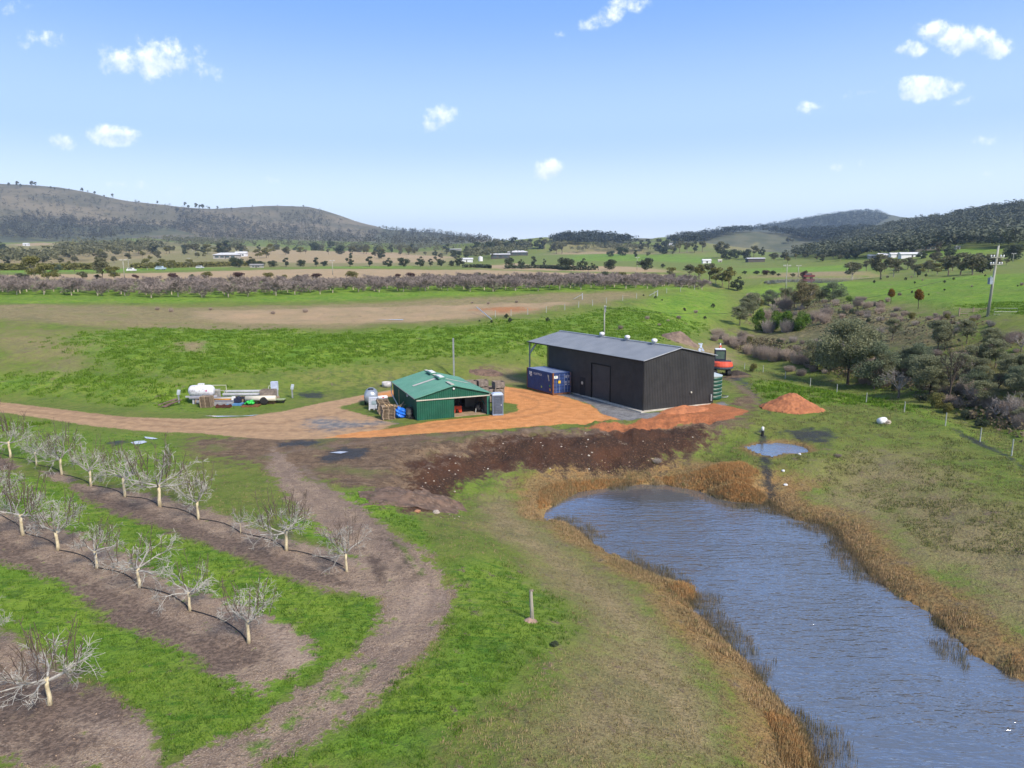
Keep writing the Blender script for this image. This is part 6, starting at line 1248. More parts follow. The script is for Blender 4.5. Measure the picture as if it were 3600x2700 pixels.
# far scattered trees: (kind, x, base y, height, width factor)
for x, y, h, w, k, lab in [(75,606,54,.85,'olive','tall olive green gum tree behind the left end of the distant orchard'),(105,609,38,1.2,'olive','yellowish spreading wattle right of the tall gum behind the orchard'),(50,604,17,1.4,'dark','low dark tree left of the tall gum'),(127,586,15,1.1,'teal','small blue green tree on the lane before the hedge'),(161,587,20,1.2,'olive','round olive tree on the green strip before the hedge'),
                       (222,604,47,.75,'gum','tall pale trunked gum left of the leaning power pole'),(247,606,30,1.1,'olive','yellow green tree between the pale trunked gum and the power pole'),(178,603,18,1.1,'gum','thin grey tree behind the orchard, left of the pale trunked gum'),(374,606,16,1.0,'purple','x')]:
    if k == 'purple': BU('purple', x, y, h, 1.2, 'dark purple bush at the back fence of the orchard'); continue
    T(k, x, y, h, w, lab)
for x in (182,211,292,415,450,516,579,614,643,660,684,758,860,888,915,934,950,965,994,1013,1038,1058,1080,1094,1145,1167,1197,1261,1281,1306,1343,1421):
    big = x in (450,516,579,684,758,888,994,1038,1306,1343); BU(('olive', 'dark', 'olive')[x % 3] if x % 4 else 'purple', x, 603 if x > 200 else 601, (14 if big else 10) * rnd.uniform(.9, 1.15), 1.7 if big else 1.2, 'rounded dark bush in the hedge line between the far orchard and the ploughed field', 'bushes behind the distant orchard')
T('dark', 1240, 606, 19, 1.2, 'flat topped dark tree rising among the bushes behind the orchard')
T('olive', 1450, 603, 25, 1.0, 'olive tree between the last bushes and the gully trees', 'x')
for i, (x, y, h, w) in enumerate([(1101,579,26,.8),(1126,579,20,1),(1153,578,24,.9),(1176,577,18,.6),(1214,582,29,.8),(1229,582,27,.8),(1258,583,26,1.0),(1280,583,15,1.1),(1316,583,26,1.15),(1393,584,30,1.15)]):
    T('dark', x, y, h, w, ['leftmost dark tree of the row behind the ploughed field', 'second dark tree of the row behind the ploughed field', 'third dark tree of the row behind the ploughed field', 'thin dark tree of the row behind the ploughed field', 'left half of the paired dark trees in the centre of the row', 'right half of the paired dark trees in the centre of the row', 'broad domed dark tree in the row behind the ploughed field', 'low dark tree right of the domed one', 'dark round tree standing apart in the bare strip', 'large dark tree, last at the right of the row'][i], 'dark trees behind the ploughed field')
BU('dark', 1432, 578, 8, 1.2, 'small dark bush right of the last dark tree')
for i, (x, y, h, w) in enumerate([(565,577,15,1.3),(590,577,16,1.3),(618,577,20,1.1),(650,576,17,1.2),(683,576,20,1),(700,575,13,1.2),(756,576,23,1.1),(798,576,22,1.2),(838,576,20,1.2),(873,576,22,1.1),(908,576,23,1),(930,575,16,1.1),(953,575,18,1),(975,575,14,1),(993,575,23,1),(318,583,24,.9),(350,581,22,1.2),(372,580,18,1.1),(410,578,18,1),(512,578,25,1.1),(545,576,22,1.1)]):
    T('dark' if i not in (15,16,17,18) else 'olive', x, y, h, w, 'dark bushy tree in the long shelter belt behind the ploughed field', 'shelter belt behind the ploughed field')
# trees at the right end of the orchard and down the gully
for x, y, h, w, k, lab in [(1489,598,26,1.1,'gum','grey green tree left in the clump at the orchard corner'),(1510,602,32,1.1,'olive','broad tree in the clump at the orchard corner'),(1532,612,44,.8,'gum','tallest dark tree of the clump at the orchard corner'),(1546,614,36,.9,'olive','orange tinted tree leaning over the orchard corner'),(1574,624,50,.8,'olive','tall loose tree standing over the gully head'),(1592,628,32,1.0,'dark','dark low tree at the gully head'),(1560,618,30,1.0,'gum','middle tree between the orchard clump and the gully head')]: T(k, x, y, h, w, lab)
# mid-distance gums on the rolling country
FG_ = 'scattered gum trees on the rolling farmland'
for x, y, h in [(280,551,26),(250,553,24),(300,552,30),(330,553,26),(210,558,22),(180,556,22),(150,560,20),(345,543,18),(440,551,18),(475,556,26),(490,550,28),(400,548,14),(520,552,22),(560,548,16),(597,541,18),(640,544,18),(693,541,18),(715,537,20),(776,543,16),(792,548,18),(845,548,18),(865,545,14),(890,548,20),(965,549,22),(985,556,20),(940,552,14),
                (1010,556,26),(1030,554,32),(1050,552,34),(1072,548,32),(1090,546,30),(1110,545,30),(1130,546,28),(1145,540,22),(1165,540,26),(1176,541,22),(1202,549,26),(1214,548,24),(1190,545,12),(1289,538,12),(1310,538,14),(1330,540,12),(1360,541,14),(1385,545,24),(1400,542,22),(1425,548,32),(1440,546,26),(1455,545,24),(1468,548,26),(1484,549,22),(1500,549,24),(1517,548,24),(1558,560,36),(1570,562,24),(1590,560,22),(1610,562,26),(1628,560,28),(1645,556,20),(1695,562,22),
                (1585,501,10),(1576,500,8),(1703,528,14),(1712,527,10),(1740,557,14),(1765,558,18),(1790,556,16),(1805,555,18),(1825,554,20),(1845,556,24),(1830,560,16),(1712,600,10)]:
    T('gum' if (x * 7) % 5 else 'dark', x, y, h, rnd.uniform(.8, 1.25), 'grey green gum tree on the rolling farmland behind the fields', FG_)
# right middle distance
for x, y, h, w, k, lab in [(1841,605,38,1.15,'gum','broad gum with a dark trunk at the edge of the long farm pond'),(1871,586,24,1.0,'gum','gum behind the pond between the broad gum and the next'),(1902,601,52,.85,'gum','tall gum at the right tip of the long farm pond'),(1930,599,38,.9,'gum','thin gum just right of the pond tip'),(1982,598,24,1.0,'dark','small dark gum standing on the pasture edge'),(1961,582,26,1.1,'gum','round gum before the long pale greenhouses'),(2024,594,26,1.1,'olive','low olive tree at the left of the grove'),(2048,595,44,1.0,'gum','left tree of the dense grove behind the pasture'),(2075,594,48,1.1,'gum','middle tree of the dense grove behind the pasture'),(2100,594,46,1.1,'gum','right tree of the dense grove behind the pasture'),(2122,590,40,1.0,'dark','dark tree at the right end of the grove'),(1990,559,19,1.3,'dark','dark dome shaped tree before the hipped roof house'),(2027,563,42,.9,'bare','tall bare brown tree in the grove by the hipped roof house'),(2050,556,26,1.1,'dark','dark tree above the grove'),(2185,562,38,1.2,'dark','large dark tree by the gravel yard'),(2020,575,30,1.1,'gum','gum between the house and the grove'),(2140,585,36,1.1,'gum','gum right of the grove, partly behind the power pole'),(2005,588,24,1,'gum','small gum left of the grove')]: T(k, x, y, h, w, lab)
for x, y, h, w, k in [(1737,599,14,1,'purple'),(1654,597,13,1.3,'purple'),(1669,594,9,1.6,'dark'),(1608,592,7,1.2,'dark'),(1634,592,7,2,'dark'),(1682,596,5,1.6,'dark')]: BU(k, x, y, h, w, {1737: 'upright purple bush on the far bank of the long farm pond', 1654: 'round purple bush left of the long farm pond', 1669: 'green bush beside the round purple bush', 1608: 'small green bush left on the tan flat', 1634: 'wide low dark bush on the tan flat', 1682: 'low dark bush before the lane'}[x])
for x, y in [(1888,612),(1902,605),(1917,600),(1956,606),(1969,600),(1976,613),(1993,606),(2000,598),(2040,612),(2060,605),(2006,638),(1943,640),(1970,634),(2099,620),(2128,598),(2198,619),(2207,617),(2040,630)]: BU('brown' if x % 2 else 'dark', x, y, rnd.uniform(4, 8), .8, 'small dark scrubby bush dotted over the bright pasture', 'bushes dotted over the pasture')
# orange round trees
T('orange', 1924, 657, 35, .85, 'smaller rusty orange ball shaped tree on the slope', k=0); T('orange', 1983, 667, 46, .85, 'larger rusty orange ball shaped tree near the rail fence', k=0)
# creek valley
for x, y, h, w, k, i, lab in [(1598,703,42,1.1,'wattle',1,'small grey green wattle at the left edge of the creek scrub'),(1627,678,52,.9,'wattle',2,'dense wattle above the bright green shrubs'),(1660,660,34,1.1,'teal',0,'bluish tree right behind the dense wattle'),(1732,668,62,1.0,'tan',0,'tan crowned willow with many pale stems'),(1748,655,44,.9,'wattle',0,'dark trunked wattle right behind the tan willow'),(1800,650,42,1.2,'teal',0,'bluish green tree right of the willow'),(1770,652,34,1.0,'wattle',2,'tree between the willow and the bluish one'),
                      (1765,797,76,.85,'wattle',2,'left companion of the great wattle by the creek'),(1800,800,60,.8,'teal',0,'low dark foliage tree left of the great wattle'),(1831,829,148,.86,'wattle',0,'great grey green wattle with a dark trunk by the creek fence'),(1888,840,102,.82,'teal',0,'dark green wattle right of the great one'),(1906,838,80,.7,'wattle',1,'thin wattle beside the dark green one'),(1940,860,86,.95,'bare',0,'bare pale fan shaped tree beside the creek fence'),(1928,734,50,.9,'wattle',1,'small wattle with a slim trunk higher on the slope'),(1900,728,36,1.2,'bare',2,'greyish bare tree behind the slim wattle'),
                      (2026,756,68,.85,'wattle',1,'left tree of the open pair on the slope'),(2040,758,66,.8,'wattle',2,'right leaning tree of the open pair on the slope'),(2088,742,54,.9,'wattle',1,'slender tree right of the open pair'),(2009,850,88,1.05,'wattle',0,'broad olive wattle behind the bare fan shaped tree'),(2051,872,124,.62,'bare',1,'tall black trunked dead tree by the creek'),(2110,800,66,1.0,'wattle',2,'wattle right of the dead tree'),(2150,792,64,1.0,'wattle',1,'pale wattle near the right edge'),(2182,818,56,1.0,'wattle',2,'dark stemmed wattle at the right edge'),(2205,760,50,1.0,'bare',0,'bare tree at the right edge below the gate'),(2140,750,44,1.0,'wattle',0,'small wattle below the transformer pole'),
                      (2150,905,76,1.0,'bare',2,'pale bare thicket tree right of the dead tree'),(2105,880,60,1.0,'bare',0,'bare twiggy tree at the foot of the dead tree'),(2195,910,90,.9,'bare',2,'bare dark tree at the right edge of the creek'),(2200,850,60,1.1,'teal',0,'dark shrubby tree at the right edge of the creek'),(2230,880,90,1.0,'wattle',0,'wattle leaning in at the frame edge'),(1960,800,60,.9,'wattle',2,'wattle behind the bare fan shaped tree'),(1985,790,46,1.0,'teal',0,'low green tree behind the olive wattle'),(1860,770,50,1.0,'wattle',1,'wattle in the hollow behind the great one'),(2070,820,60,.9,'wattle',0,'wattle just behind the black dead tree')]: T(k, x, y, h, w, lab, None, i)
BU('green', 1642, 716, 46, .62, 'yellow green shrub, leftmost of the bright clump', None, 0); BU('green', 1672, 714, 42, .8, 'bright shrub second from the left in the clump', None, 1); BU('green', 1700, 716, 42, .8, 'bright shrub in the middle right of the clump', None, 0); BU('green', 1728, 712, 40, .85, 'darker green shrub, rightmost of the bright clump', None, 1); BU('grey', 1660, 719, 34, .7, 'bare grey shrub in front of the bright clump, left'); BU('grey', 1698, 718, 34, .7, 'bare grey shrub in front of the bright clump, right')
CG = 'bare brown shrubs along the creek gully'
for x, y, h, w in [(1556,722,20,1.3),(1541,740,24,1),(1570,748,26,1.1),(1590,757,28,1.1),(1612,762,34,1),(1634,768,36,1),(1655,774,34,1),(1676,778,36,1.1),(1700,782,36,1),(1722,788,36,1),(1742,792,30,1),(1560,735,18,1.1),(1600,690,14,1.4),(1618,645,14,1.6),(1632,650,10,1.6),(1690,665,30,1.0),(1705,660,28,1.0),(1650,690,26,.9),(1762,690,30,1.1),(1780,695,28,1),(1790,685,24,1.1),(1810,655,14,1.6),(1850,662,20,1.2),(1880,668,18,1.3),(1870,650,14,1.5),(1830,668,16,1.2),(1905,672,20,1),(1913,655,14,1.1),(1935,672,14,1.2),(1955,680,14,1.2),(2010,688,14,1.4),(2026,692,16,1.3),(2040,686,14,1.2),(2112,684,14,.9),(2060,700,12,1.4),(1860,645,10,1.6),
                   (1880,792,24,1.3),(1850,800,26,1.2),(1925,812,28,1.2),(1955,808,24,1.2),(2000,770,20,1.5),(2020,766,16,1.5),(2060,772,20,1.4),(2090,778,22,1.3),(2120,772,22,1.3),(1965,760,18,1.3),(2170,740,26,1.2),(2195,735,28,1.2),(2080,850,40,1.1),(2110,870,44,1.1),(2135,885,44,1.1),(2165,895,46,1.1),(2190,905,44,1.0),(2208,925,40,1.0),(1870,822,24,1.2),(1915,835,30,1.0),(1700,800,14,1.4),(1730,808,16,1.4)]:
    BU('brown', x + rnd.uniform(-6, 6), y + rnd.uniform(-4, 4), h * rnd.uniform(.6, 1.15), w * rnd.uniform(.6, .95), 'bare purplish brown shrub in the creek scrub', CG)
for x, y, h, w, k, lab in [(1628,805,17,.9,'olive','small round olive shrub by the creek fence'),(2024,884,34,.9,'olive','large olive shrub below the broad wattle'),(1990,872,20,1.2,'olive','low olive shrub left of the large one'),(2048,895,22,1.0,'olive','olive shrub right of the large one'),(2085,905,20,1.2,'olive','olive shrub above the creek bank'),(2120,925,22,1.1,'olive','dark shrub on the creek bank'),(1700,640,12,1.2,'green','bright little shrub above the scrub'),(1836,650,12,1.2,'green','bright green shrub at the top of the scrub')]: BU(k, x, y, h, w, lab)
SG = 'low bushes on the green slopes'
for x, y, h, k in [(1062,697,6,'dark'),(1094,690,10,'dark'),(1102,698,10,'dark'),(1183,695,9,'dark'),(1036,695,4,'dark'),(1340,711,10,'brown'),(1398,690,9,'brown'),(1466,689,9,'brown'),(1424,702,7,'brown'),(1443,695,6,'brown'),(1416,645,6,'dark'),(1430,650,4,'dark'),(1503,676,8,'brown'),(1523,690,7,'dark'),(1478,668,5,'dark'),(370,673,9,'brown'),(340,670,8,'brown'),(590,678,9,'brown'),(660,675,11,'brown'),(455,670,7,'brown'),(1020,655,5,'brown'),(1055,657,6,'brown'),(1116,654,6,'brown'),(1480,672,5,'dark'),(1540,665,9,'dark'),(1390,640,4,'dark')]: BU(k, x, y, h, .9, 'small dark bush dotted on the green slope and terrace', SG)
for x, y, h, k in [(1210,1115,34,'brown'),(1238,1130,22,'brown')]: pass
BU('grey', 1420, 1000, 12, 1.3, 'small grey dead shrub above the reeds on the dark bank'); BU('brown', 1810, 1000 - 12, 8, 1.5, 'low dark scrub beside the small pond', None)
BU('dark', 1198, 1395, 13, 1.2, 'single dark green weed clump on the slope below the lone post')
gq = np.random.default_rng(77)
def inside(pts, n):
    A = np.array(pts, float); lo, hi = A.min(0), A.max(0); out = []
    while len(out) < n:
        q_ = lo + (hi - lo) * gq.random(2)
        if sdpoly(q_[:1], q_[1:], A)[0] > 0: out.append((float(q_[0]), float(q_[1])))
    return out
for x, y in inside([(1560,735),(1640,765),(1750,800),(1860,828),(1960,855),(2080,898),(2212,955),(2212,870),(2100,830),(1960,785),(1800,745),(1650,725)], 60): BU(('brown', 'grey', 'brown', 'olive')[int(x) % 4], x, y, gq.uniform(9, 24), gq.uniform(.7, 1.1), 'small tangled shrub in the thicket along the creek', 'thicket shrubs along the creek')
for x, y in inside([(1590,690),(1640,650),(1720,640),(1850,655),(1960,665),(2120,690),(2212,720),(2212,790),(2050,740),(1900,700),(1780,705),(1680,690)], 80): BU(('brown', 'grey', 'brown', 'olive')[int(x) % 4], x, y, gq.uniform(5, 15), gq.uniform(.8, 1.3), 'small tangled shrub on the dry slope across the creek', 'shrubs on the dry slope across the creek')
for x, y in inside([(1950,800),(2080,790),(2212,800),(2212,935),(2130,895),(2050,868),(1960,835)], 16): T(('wattle', 'bare', 'wattle', 'teal')[int(y) % 4], x, y, gq.uniform(40, 64), gq.uniform(.8, 1.1), 'grey green tree in the crowded creek woodland at the right edge', 'crowded creek woodland')
for x, y in inside([(1590,690),(1620,655),(1700,645),(1790,648),(1800,665),(1700,675)], 9): T(('wattle', 'bare', 'teal')[int(y) % 3], x, y, gq.uniform(22, 40), gq.uniform(.9, 1.2), 'tree in the clump where the creek meets the gully head', 'clump at the gully head')
for x, y in inside([(380,548),(600,542),(820,544),(1000,552),(1000,566),(700,562),(420,566),(330,572),(300,560)], 60) + inside([(0,548),(200,560),(300,570),(100,576),(0,574)], 26) + inside([(1230,545),(1420,548),(1480,555),(1300,566)], 6) + inside([(1640,560),(1830,556),(1860,562),(1700,568)], 14) + inside([(1850,585),(2000,570),(2140,560),(2180,575),(2060,592),(1950,596)], 26): T(('gum', 'gum', 'dark', 'olive')[int(x * 3) % 4], x, y, gq.uniform(9, 24), gq.uniform(.8, 1.3), 'grey green gum tree on the rolling farmland behind the fields', FG_)
# hedge of the far lane
def hedge(label, pts, h, w, m, n):
    g = np.random.default_rng(len(label)); A = [gp(*p) for p in pts]; cs = []
    for a, b in zip(A, A[1:]):
        k = max(4, int(n * (b - a).length / sum((q_ - p_).length for p_, q_ in zip(A, A[1:])))); t = g.uniform(0, 1, k)[:, None]; c = np.array(a) * (1 - t) + np.array(b) * t + np.stack([g.normal(0, w * .3, k), g.normal(0, w * .3, k), g.uniform(.05, 1, k) * h], 1); cs.append(c)
    v, f = leaves(np.vstack(cs), h * .28, g); o = link('hedge', np_mesh('hedge', v, f, m)); tag(o, label, 'hedge')
hedge('long clipped yellow green hedge at the far left of the plain', [(-60,585),(60,584),(160,583),(215,582)], 3.2, 2, LM['olive'], 5000); hedge('long clipped hedge right of the leaning power pole', [(285,581),(400,577),(500,575),(560,574)], 3, 2, LM['olive'], 6000)
hedge('low dark hedge under the dark tree row', [(1090,581),(1170,580),(1230,584),(1290,584)], 2, 1.5, LM['dark'], 3000); hedge('low green hedge behind the ploughed field at the centre', [(1000,578),(1030,578),(1060,580)], 2.2, 1.5, LM['dark'], 1500)
# ---------------------------------------------------------------- woods on the hills and belts of far trees
def proto_far(seed, n, g, tall=1.0):
    L = rand_lobes(6, .42, .45, .9, g, .7, 1, (.35, .55)); return leaves(lobe_points(L, n, g, .3), .085, g)
def world_area(pts, n, g):
    """random ground points inside an outline, even in view angle so that near and far slopes fill alike"""
    A = np.array(pts, float); out = []
    lo = A.min(0); hi = A.max(0)
    while len(out) < n:
        q_ = lo + (hi - lo) * g.random((n * 2, 2)); k = sdpoly(q_[:, 0], q_[:, 1], A) > 0; out += list(q_[k])
    return np.array(out[:n])
def G_many(Q, chunk=200):
    res = []
    for i in range(0, len(Q), chunk):
        q_ = Q[i:i + chunk]; D = np.array([ray(px, py)[:] for px, py in q_]); L = np.hypot(D[:, 0], D[:, 1]); ts = np.exp(np.linspace(math.log(200), math.log(8000), 260))
        T_ = ts[None] / L[:, None]; x = D[:, :1] * T_; y = D[:, 1:2] * T_; z = CAM_H + D[:, 2:] * T_; gz = z - H(x, y)
        j = np.argmax(gz < 0, 1); ok = (gz < 0).any(1)
        for a in range(len(q_)):
            if ok[a] and j[a] > 0:
                b = j[a]; f_ = gz[a, b - 1] / (gz[a, b - 1] - gz[a, b] + 1e-9); tt = T_[a, b - 1] + (T_[a, b] - T_[a, b - 1]) * f_; res.append((D[a, 0] * tt, D[a, 1] * tt, CAM_H + D[a, 2] * tt))
    return np.array(res)
def forest(name, label, areas, m, leaf_n=34, seed=1, sink=.3):
    g = np.random.default_rng(seed); pr = [proto_far(seed + i, leaf_n, g) for i in range(5)]; V = []; Fs = []; n0 = 0
    for pts, n, h0, h1, wf in areas:
        W = G_many(world_area(pts, n, g))
        for w in W:
            v, f = pr[g.integers(5)]; h = g.uniform(h0, h1); a = g.uniform(0, 6.28); ca, sa = math.cos(a), math.sin(a)
            p = np.stack([(v[:, 0] * ca - v[:, 1] * sa) * wf * h, (v[:, 0] * sa + v[:, 1] * ca) * wf * h, v[:, 2] * h - sink], 1) + w; V.append(p); Fs.append(f + n0); n0 += len(p)
    o = link(name, np_mesh(name, np.vstack(V), np.vstack(Fs), m)); o['kind'] = 'stuff'; o['label'] = label; o['category'] = 'forest'; return o
MF1 = leafmat('forest_leaf', (.115, .13, .085), (.065, .078, .055), (.17, .17, .11), .02, back=.1)
MF3 = leafmat('far_ridge_leaf', (.06, .075, .06), (.04, .052, .045), (.085, .1, .075), .015, back=.1)
MF2 = leafmat('ridge_tree_leaf', (.1, .1, .075), (.065, .068, .052), (.13, .12, .09), .03, back=.1)
forest('hill_forest', 'dense eucalyptus forest on the hill at the right', [([(1700,556),(1760,540),(1830,512),(1900,492),(1960,481),(2050,469),(2110,459),(2160,452),(2260,440),(2260,532),(2180,538),(2100,536),(2020,545),(1930,556),(1850,558),(1780,560)], 5200, 7, 13, 1.15)], MF1, 36, 3)
forest('ridge_forest', 'dark blue forest on the far ridge behind the right hill', [([(1440,528),(1480,517),(1530,508),(1600,496),(1680,484),(1760,470),(1820,462),(1860,457),(1895,459),(1925,470),(1880,500),(1800,525),(1740,520),(1640,500),(1560,512),(1500,530)], 2800, 11, 18, 1.3), ([(1185,526),(1215,516),(1250,510),(1300,512),(1340,519),(1380,527),(1300,530),(1200,530)], 500, 10, 16, 1.3)], MF3, 24, 4)
forest('ridge_woodland', 'scattered grey woodland on the long grassy ridge at the left', [([(0,478),(80,470),(200,480),(330,485),(420,488),(430,500),(330,506),(250,520),(150,524),(0,520)], 1000, 12, 20, 1.0), ([(380,452),(480,470),(560,485),(680,500),(800,505),(900,500),(1030,512),(1070,528),(1000,536),(860,534),(700,528),(560,526),(440,520),(390,500)], 1700, 10, 18, 1.0), ([(0,415),(200,425),(420,450),(560,452),(700,460),(800,490),(700,500),(400,490),(200,470),(0,465)], 420, 8, 15, 1.0), ([(600,462),(700,462),(720,500),(620,500)], 150, 10, 20, .8), ([(820,492),(1040,512),(1060,522),(840,505)], 260, 10, 16, 1)], MF2, 26, 5)
forest('tree_belt', 'belt of tall gums below the left ridge', [([(100,560),(150,535),(260,528),(345,522),(350,545),(300,556),(180,566),(110,572)], 230, 11, 17, 1.1), ([(0,566),(100,560),(120,574),(0,578)], 90, 9, 13, 1.1), ([(350,520),(480,522),(540,528),(560,536),(470,537),(360,530)], 200, 10, 15, 1.1), ([(560,530),(700,530),(860,535),(1000,541),(960,548),(800,545),(600,536)], 230, 9, 14, 1.0)], LM['gum'], 40, 6)
forest('tree_belt', 'belt of dark gums at the centre left before the pass', [([(1000,560),(1010,548),(1060,535),(1120,532),(1150,540),(1140,552),(1080,560),(1030,566)], 170, 10, 16, 1.1), ([(1270,538),(1400,540),(1480,545),(1470,549),(1300,543)], 80, 9, 13, 1), ([(1230,545),(1270,540),(1280,543),(1240,549)], 14, 9, 12, 1)], LM['gum'], 44, 7)
forest('scrub', 'scrubby undergrowth filling the creek bed', [], MF1, 20, 8) if False else None
RT = 'small trees standing on the skyline of the left ridge'
for i, (x, dy, h) in enumerate([(20,0,9),(38,0,14),(45,0,8),(70,0,13),(78,0,12),(110,0,6),(118,0,7),(140,0,6),(178,0,9),(190,0,5),(244,0,10),(205,0,7),(340,0,8),(400,0,12),(407,0,8),(424,0,13),(432,0,10),(438,0,11),(452,0,7),(470,0,9),(500,0,6),(546,0,5),(655,0,7),(820,0,6),(835,0,7),(850,0,6),(870,0,6),(965,0,6),(150,0,5),(225,0,5),(300,0,5),(600,0,4)]):
    # stand them on the crest: walk down the picture until the sight line meets land
    for py in range(385, 530, 2):
        a = G(x, py)
        if math.hypot(a.x, a.y) < 6000 and math.hypot(a.x, a.y) > 900: break
    a = gp(x, py + 1); hh = h * mpx(a); put(P['gum'], i % 3, a, rnd.uniform(0, 6), (hh / 10 * .8, hh / 10 * .8, hh / 10), 'tiny lone tree on the skyline of the long left ridge', RT)
for nm in P:
    for o in list(P[nm]):
        if id(o) not in used:
            for c in list(o.children): bpy.data.objects.remove(c)
            bpy.data.objects.remove(o)
for nm in B:
    for o in list(B[nm]):
        if id(o) not in used: bpy.data.objects.remove(o)
for o in list(WAL):
    if id(o) not in used: raise RuntimeError('unused walnut')

# ---------------------------------------------------------------- grass tufts, reeds
M_gr = leafmat('lush_blade', (.14, .25, .026), (.06, .125, .014), (.23, .31, .045), .8, back=.3)
M_dry = leafmat('dry_blade', (.36, .28, .15), (.2, .17, .07), (.14, .17, .05), .7, back=.2)
M_reed = leafmat('reed_blade', (.4, .28, .15), (.28, .21, .11), (.22, .22, .09), .35, back=.1)
M_reed2 = leafmat('dark_reed_blade', (.2, .155, .1), (.13, .115, .06), (.28, .23, .16), .6, back=.2)
def blades(P0, per, h, w, g, lean=.4, rad=.08):
    n = len(P0); C = np.repeat(P0, per, 0); H_ = np.repeat(h, per) * g.uniform(.5, 1.15, n * per); a = g.uniform(0, 6.28, n * per); r_ = rad * np.sqrt(g.random(n * per))
    base = C + np.stack([np.cos(a) * r_, np.sin(a) * r_, np.full(n * per, -.02)], 1); b = g.uniform(0, 6.28, n * per); ln = g.uniform(0, lean, n * per) * H_
    tip = base + np.stack([np.cos(b) * ln, np.sin(b) * ln, H_], 1); s = np.stack([-np.sin(b + .6), np.cos(b + .6), np.zeros(n * per)], 1) * (w * g.uniform(.7, 1.3, n * per))[:, None]
    v = np.stack([base - s, base + s, tip], 1).reshape(-1, 3); return v, np.arange(3 * n * per).reshape(-1, 3)
g = np.random.default_rng(99)
def scatter(n, r0, r1, azm=40):
    r_ = np.exp(g.uniform(math.log(r0), math.log(r1), n)); a = np.radians(g.uniform(-azm, azm, n)); return r_ * np.sin(a), r_ * np.cos(a)
def field(x, y, names, bad, thr=.55):
    v = np.zeros(x.shape)
    for n_ in names: v = np.maximum(v, zval(n_, x, y))
    for n_ in bad: v = np.minimum(v, 1 - zval(n_, x, y))
    return v + (fbm(x / .9, y / .9, 41, 3) - .5) * .8 > thr
x, y = scatter(60000, 15, 85); k = field(x, y, ['lush', 'mid'], ['soil', 'brown', 'track']) & (sdpoly(x, y, POND) < -1); x, y = x[k], y[k]; r_ = np.hypot(x, y)
v, f = blades(np.stack([x, y, H(x, y)], 1), 5, .09 + .1 * fbm(x / 2, y / 2, 50) + r_ * .0008, .014 + 0 * 1, g, .7, .12); o = link('lush_grass', np_mesh('lush_grass', v, f, M_gr)); o['kind'] = 'stuff'; o['label'] = 'bright lush grass between the mulched tree rows'; o['category'] = 'grass'; print('grass', len(x))
x, y = scatter(50000, 15, 75); d = sdpoly(x, y, POND); k = (d < -.3) & (sdpoly(x, y, SPOND) < 0) & (np.maximum.reduce([zval(n_, x, y) for n_ in ('soil', 'lush', 'brown', 'track', 'orange', 'red', 'grav', 'dark', 'wet')]) + (fbm(x / 1.5, y / 1.5, 61) - .5) * .6 < .45) & (sdpoly(x, y, YARD) < 0); x, y = x[k], y[k]
v, f = blades(np.stack([x, y, H(x, y)], 1), 4, .06 + .1 * fbm(x / 2, y / 2, 51), .015, g, .9, .12); o = link('dry_grass', np_mesh('dry_grass', v, f, M_dry)); o['kind'] = 'stuff'; o['label'] = 'thin dry grass on the slopes above the pond'; o['category'] = 'grass'; print('dry', len(x))
# tussocky texture of the long slope and the far side paddock
x, y = scatter(150000, 82, 150, 38); k = field(x, y, ['lush'], ['brown', 'tan', 'dry', 'scrub'], .5) & (fbm(x / .8, y / .8, 55, 2) > .42) & (sdpoly(x, y, YARD) < 0); x, y = x[k], y[k]
v, f = blades(np.stack([x, y, H(x, y)], 1), 4, .16 + .25 * fbm(x / 3, y / 3, 56), .045, g, .9, .25); o = link('tussock_grass', np_mesh('tussock_grass', v, f, leafmat('tussock_blade', (.15, .26, .025), (.085, .17, .016), (.23, .32, .04), .5, back=.3))); o['kind'] = 'stuff'; o['label'] = 'tussocky green grass on the long slope behind the sheds'; o['category'] = 'grass'; print('tussock', len(x))
x, y = scatter(70000, 48, 110, 38); k = (x > 12) & (sdpoly(x, y, POND) < -4) & (sdpoly(x, y, SPOND) < -1) & (sdpoly(x, y, YARD) < -1) & (np.maximum.reduce([zval(n_, x, y) for n_ in ('brown', 'dark', 'red', 'wet', 'orange')]) < .4) & (fbm(x / 1.3, y / 1.3, 57, 3) > .44); x, y = x[k], y[k]
v, f = blades(np.stack([x, y, H(x, y)], 1), 4, .1 + .18 * fbm(x / 2, y / 2, 58), .028, g, .9, .2); o = link('paddock_grass', np_mesh('paddock_grass', v, f, leafmat('paddock_blade', (.22, .215, .085), (.15, .17, .055), (.33, .28, .15), .25, back=.3))); o['kind'] = 'stuff'; o['label'] = 'rough olive grass of the paddock right of the pond'; o['category'] = 'grass'
# reed fringe round the main pond, out into the water in places
n = 60000; t = g.uniform(0, 1, n); Pp = POND; seg = np.linalg.norm(np.roll(Pp, -1, 0) - Pp, axis=1); cs = np.concatenate([[0], np.cumsum(seg)]); tt = t * cs[-1]; idx = np.searchsorted(cs, tt) - 1; idx = np.clip(idx, 0, len(Pp) - 1); fr_ = ((tt - cs[idx]) / seg[idx])[:, None]
c = Pp[idx] * (1 - fr_) + np.roll(Pp, -1, 0)[idx] * fr_; off = g.normal(0, 1, (n, 2)); off *= (np.abs(g.normal(0, 1.7, n)) / np.linalg.norm(off, axis=1))[:, None]; q_ = c + off; s = -sdpoly(q_[:, 0], q_[:, 1], POND)
dens = fbm(q_[:, 0] / 2.2, q_[:, 1] / 2.2, 71, 3)
k = ((s > -.15) & (s < 1.9 + (q_[:, 1] > 50) * 3) & (g.random(n) < np.clip(1.1 - s / 3, .1, 1) * np.where(q_[:, 0] > 12, .6, 1)) & (dens > .42)) & (q_[:, 1] > 14); Q1 = q_[k]; s1 = s[k]
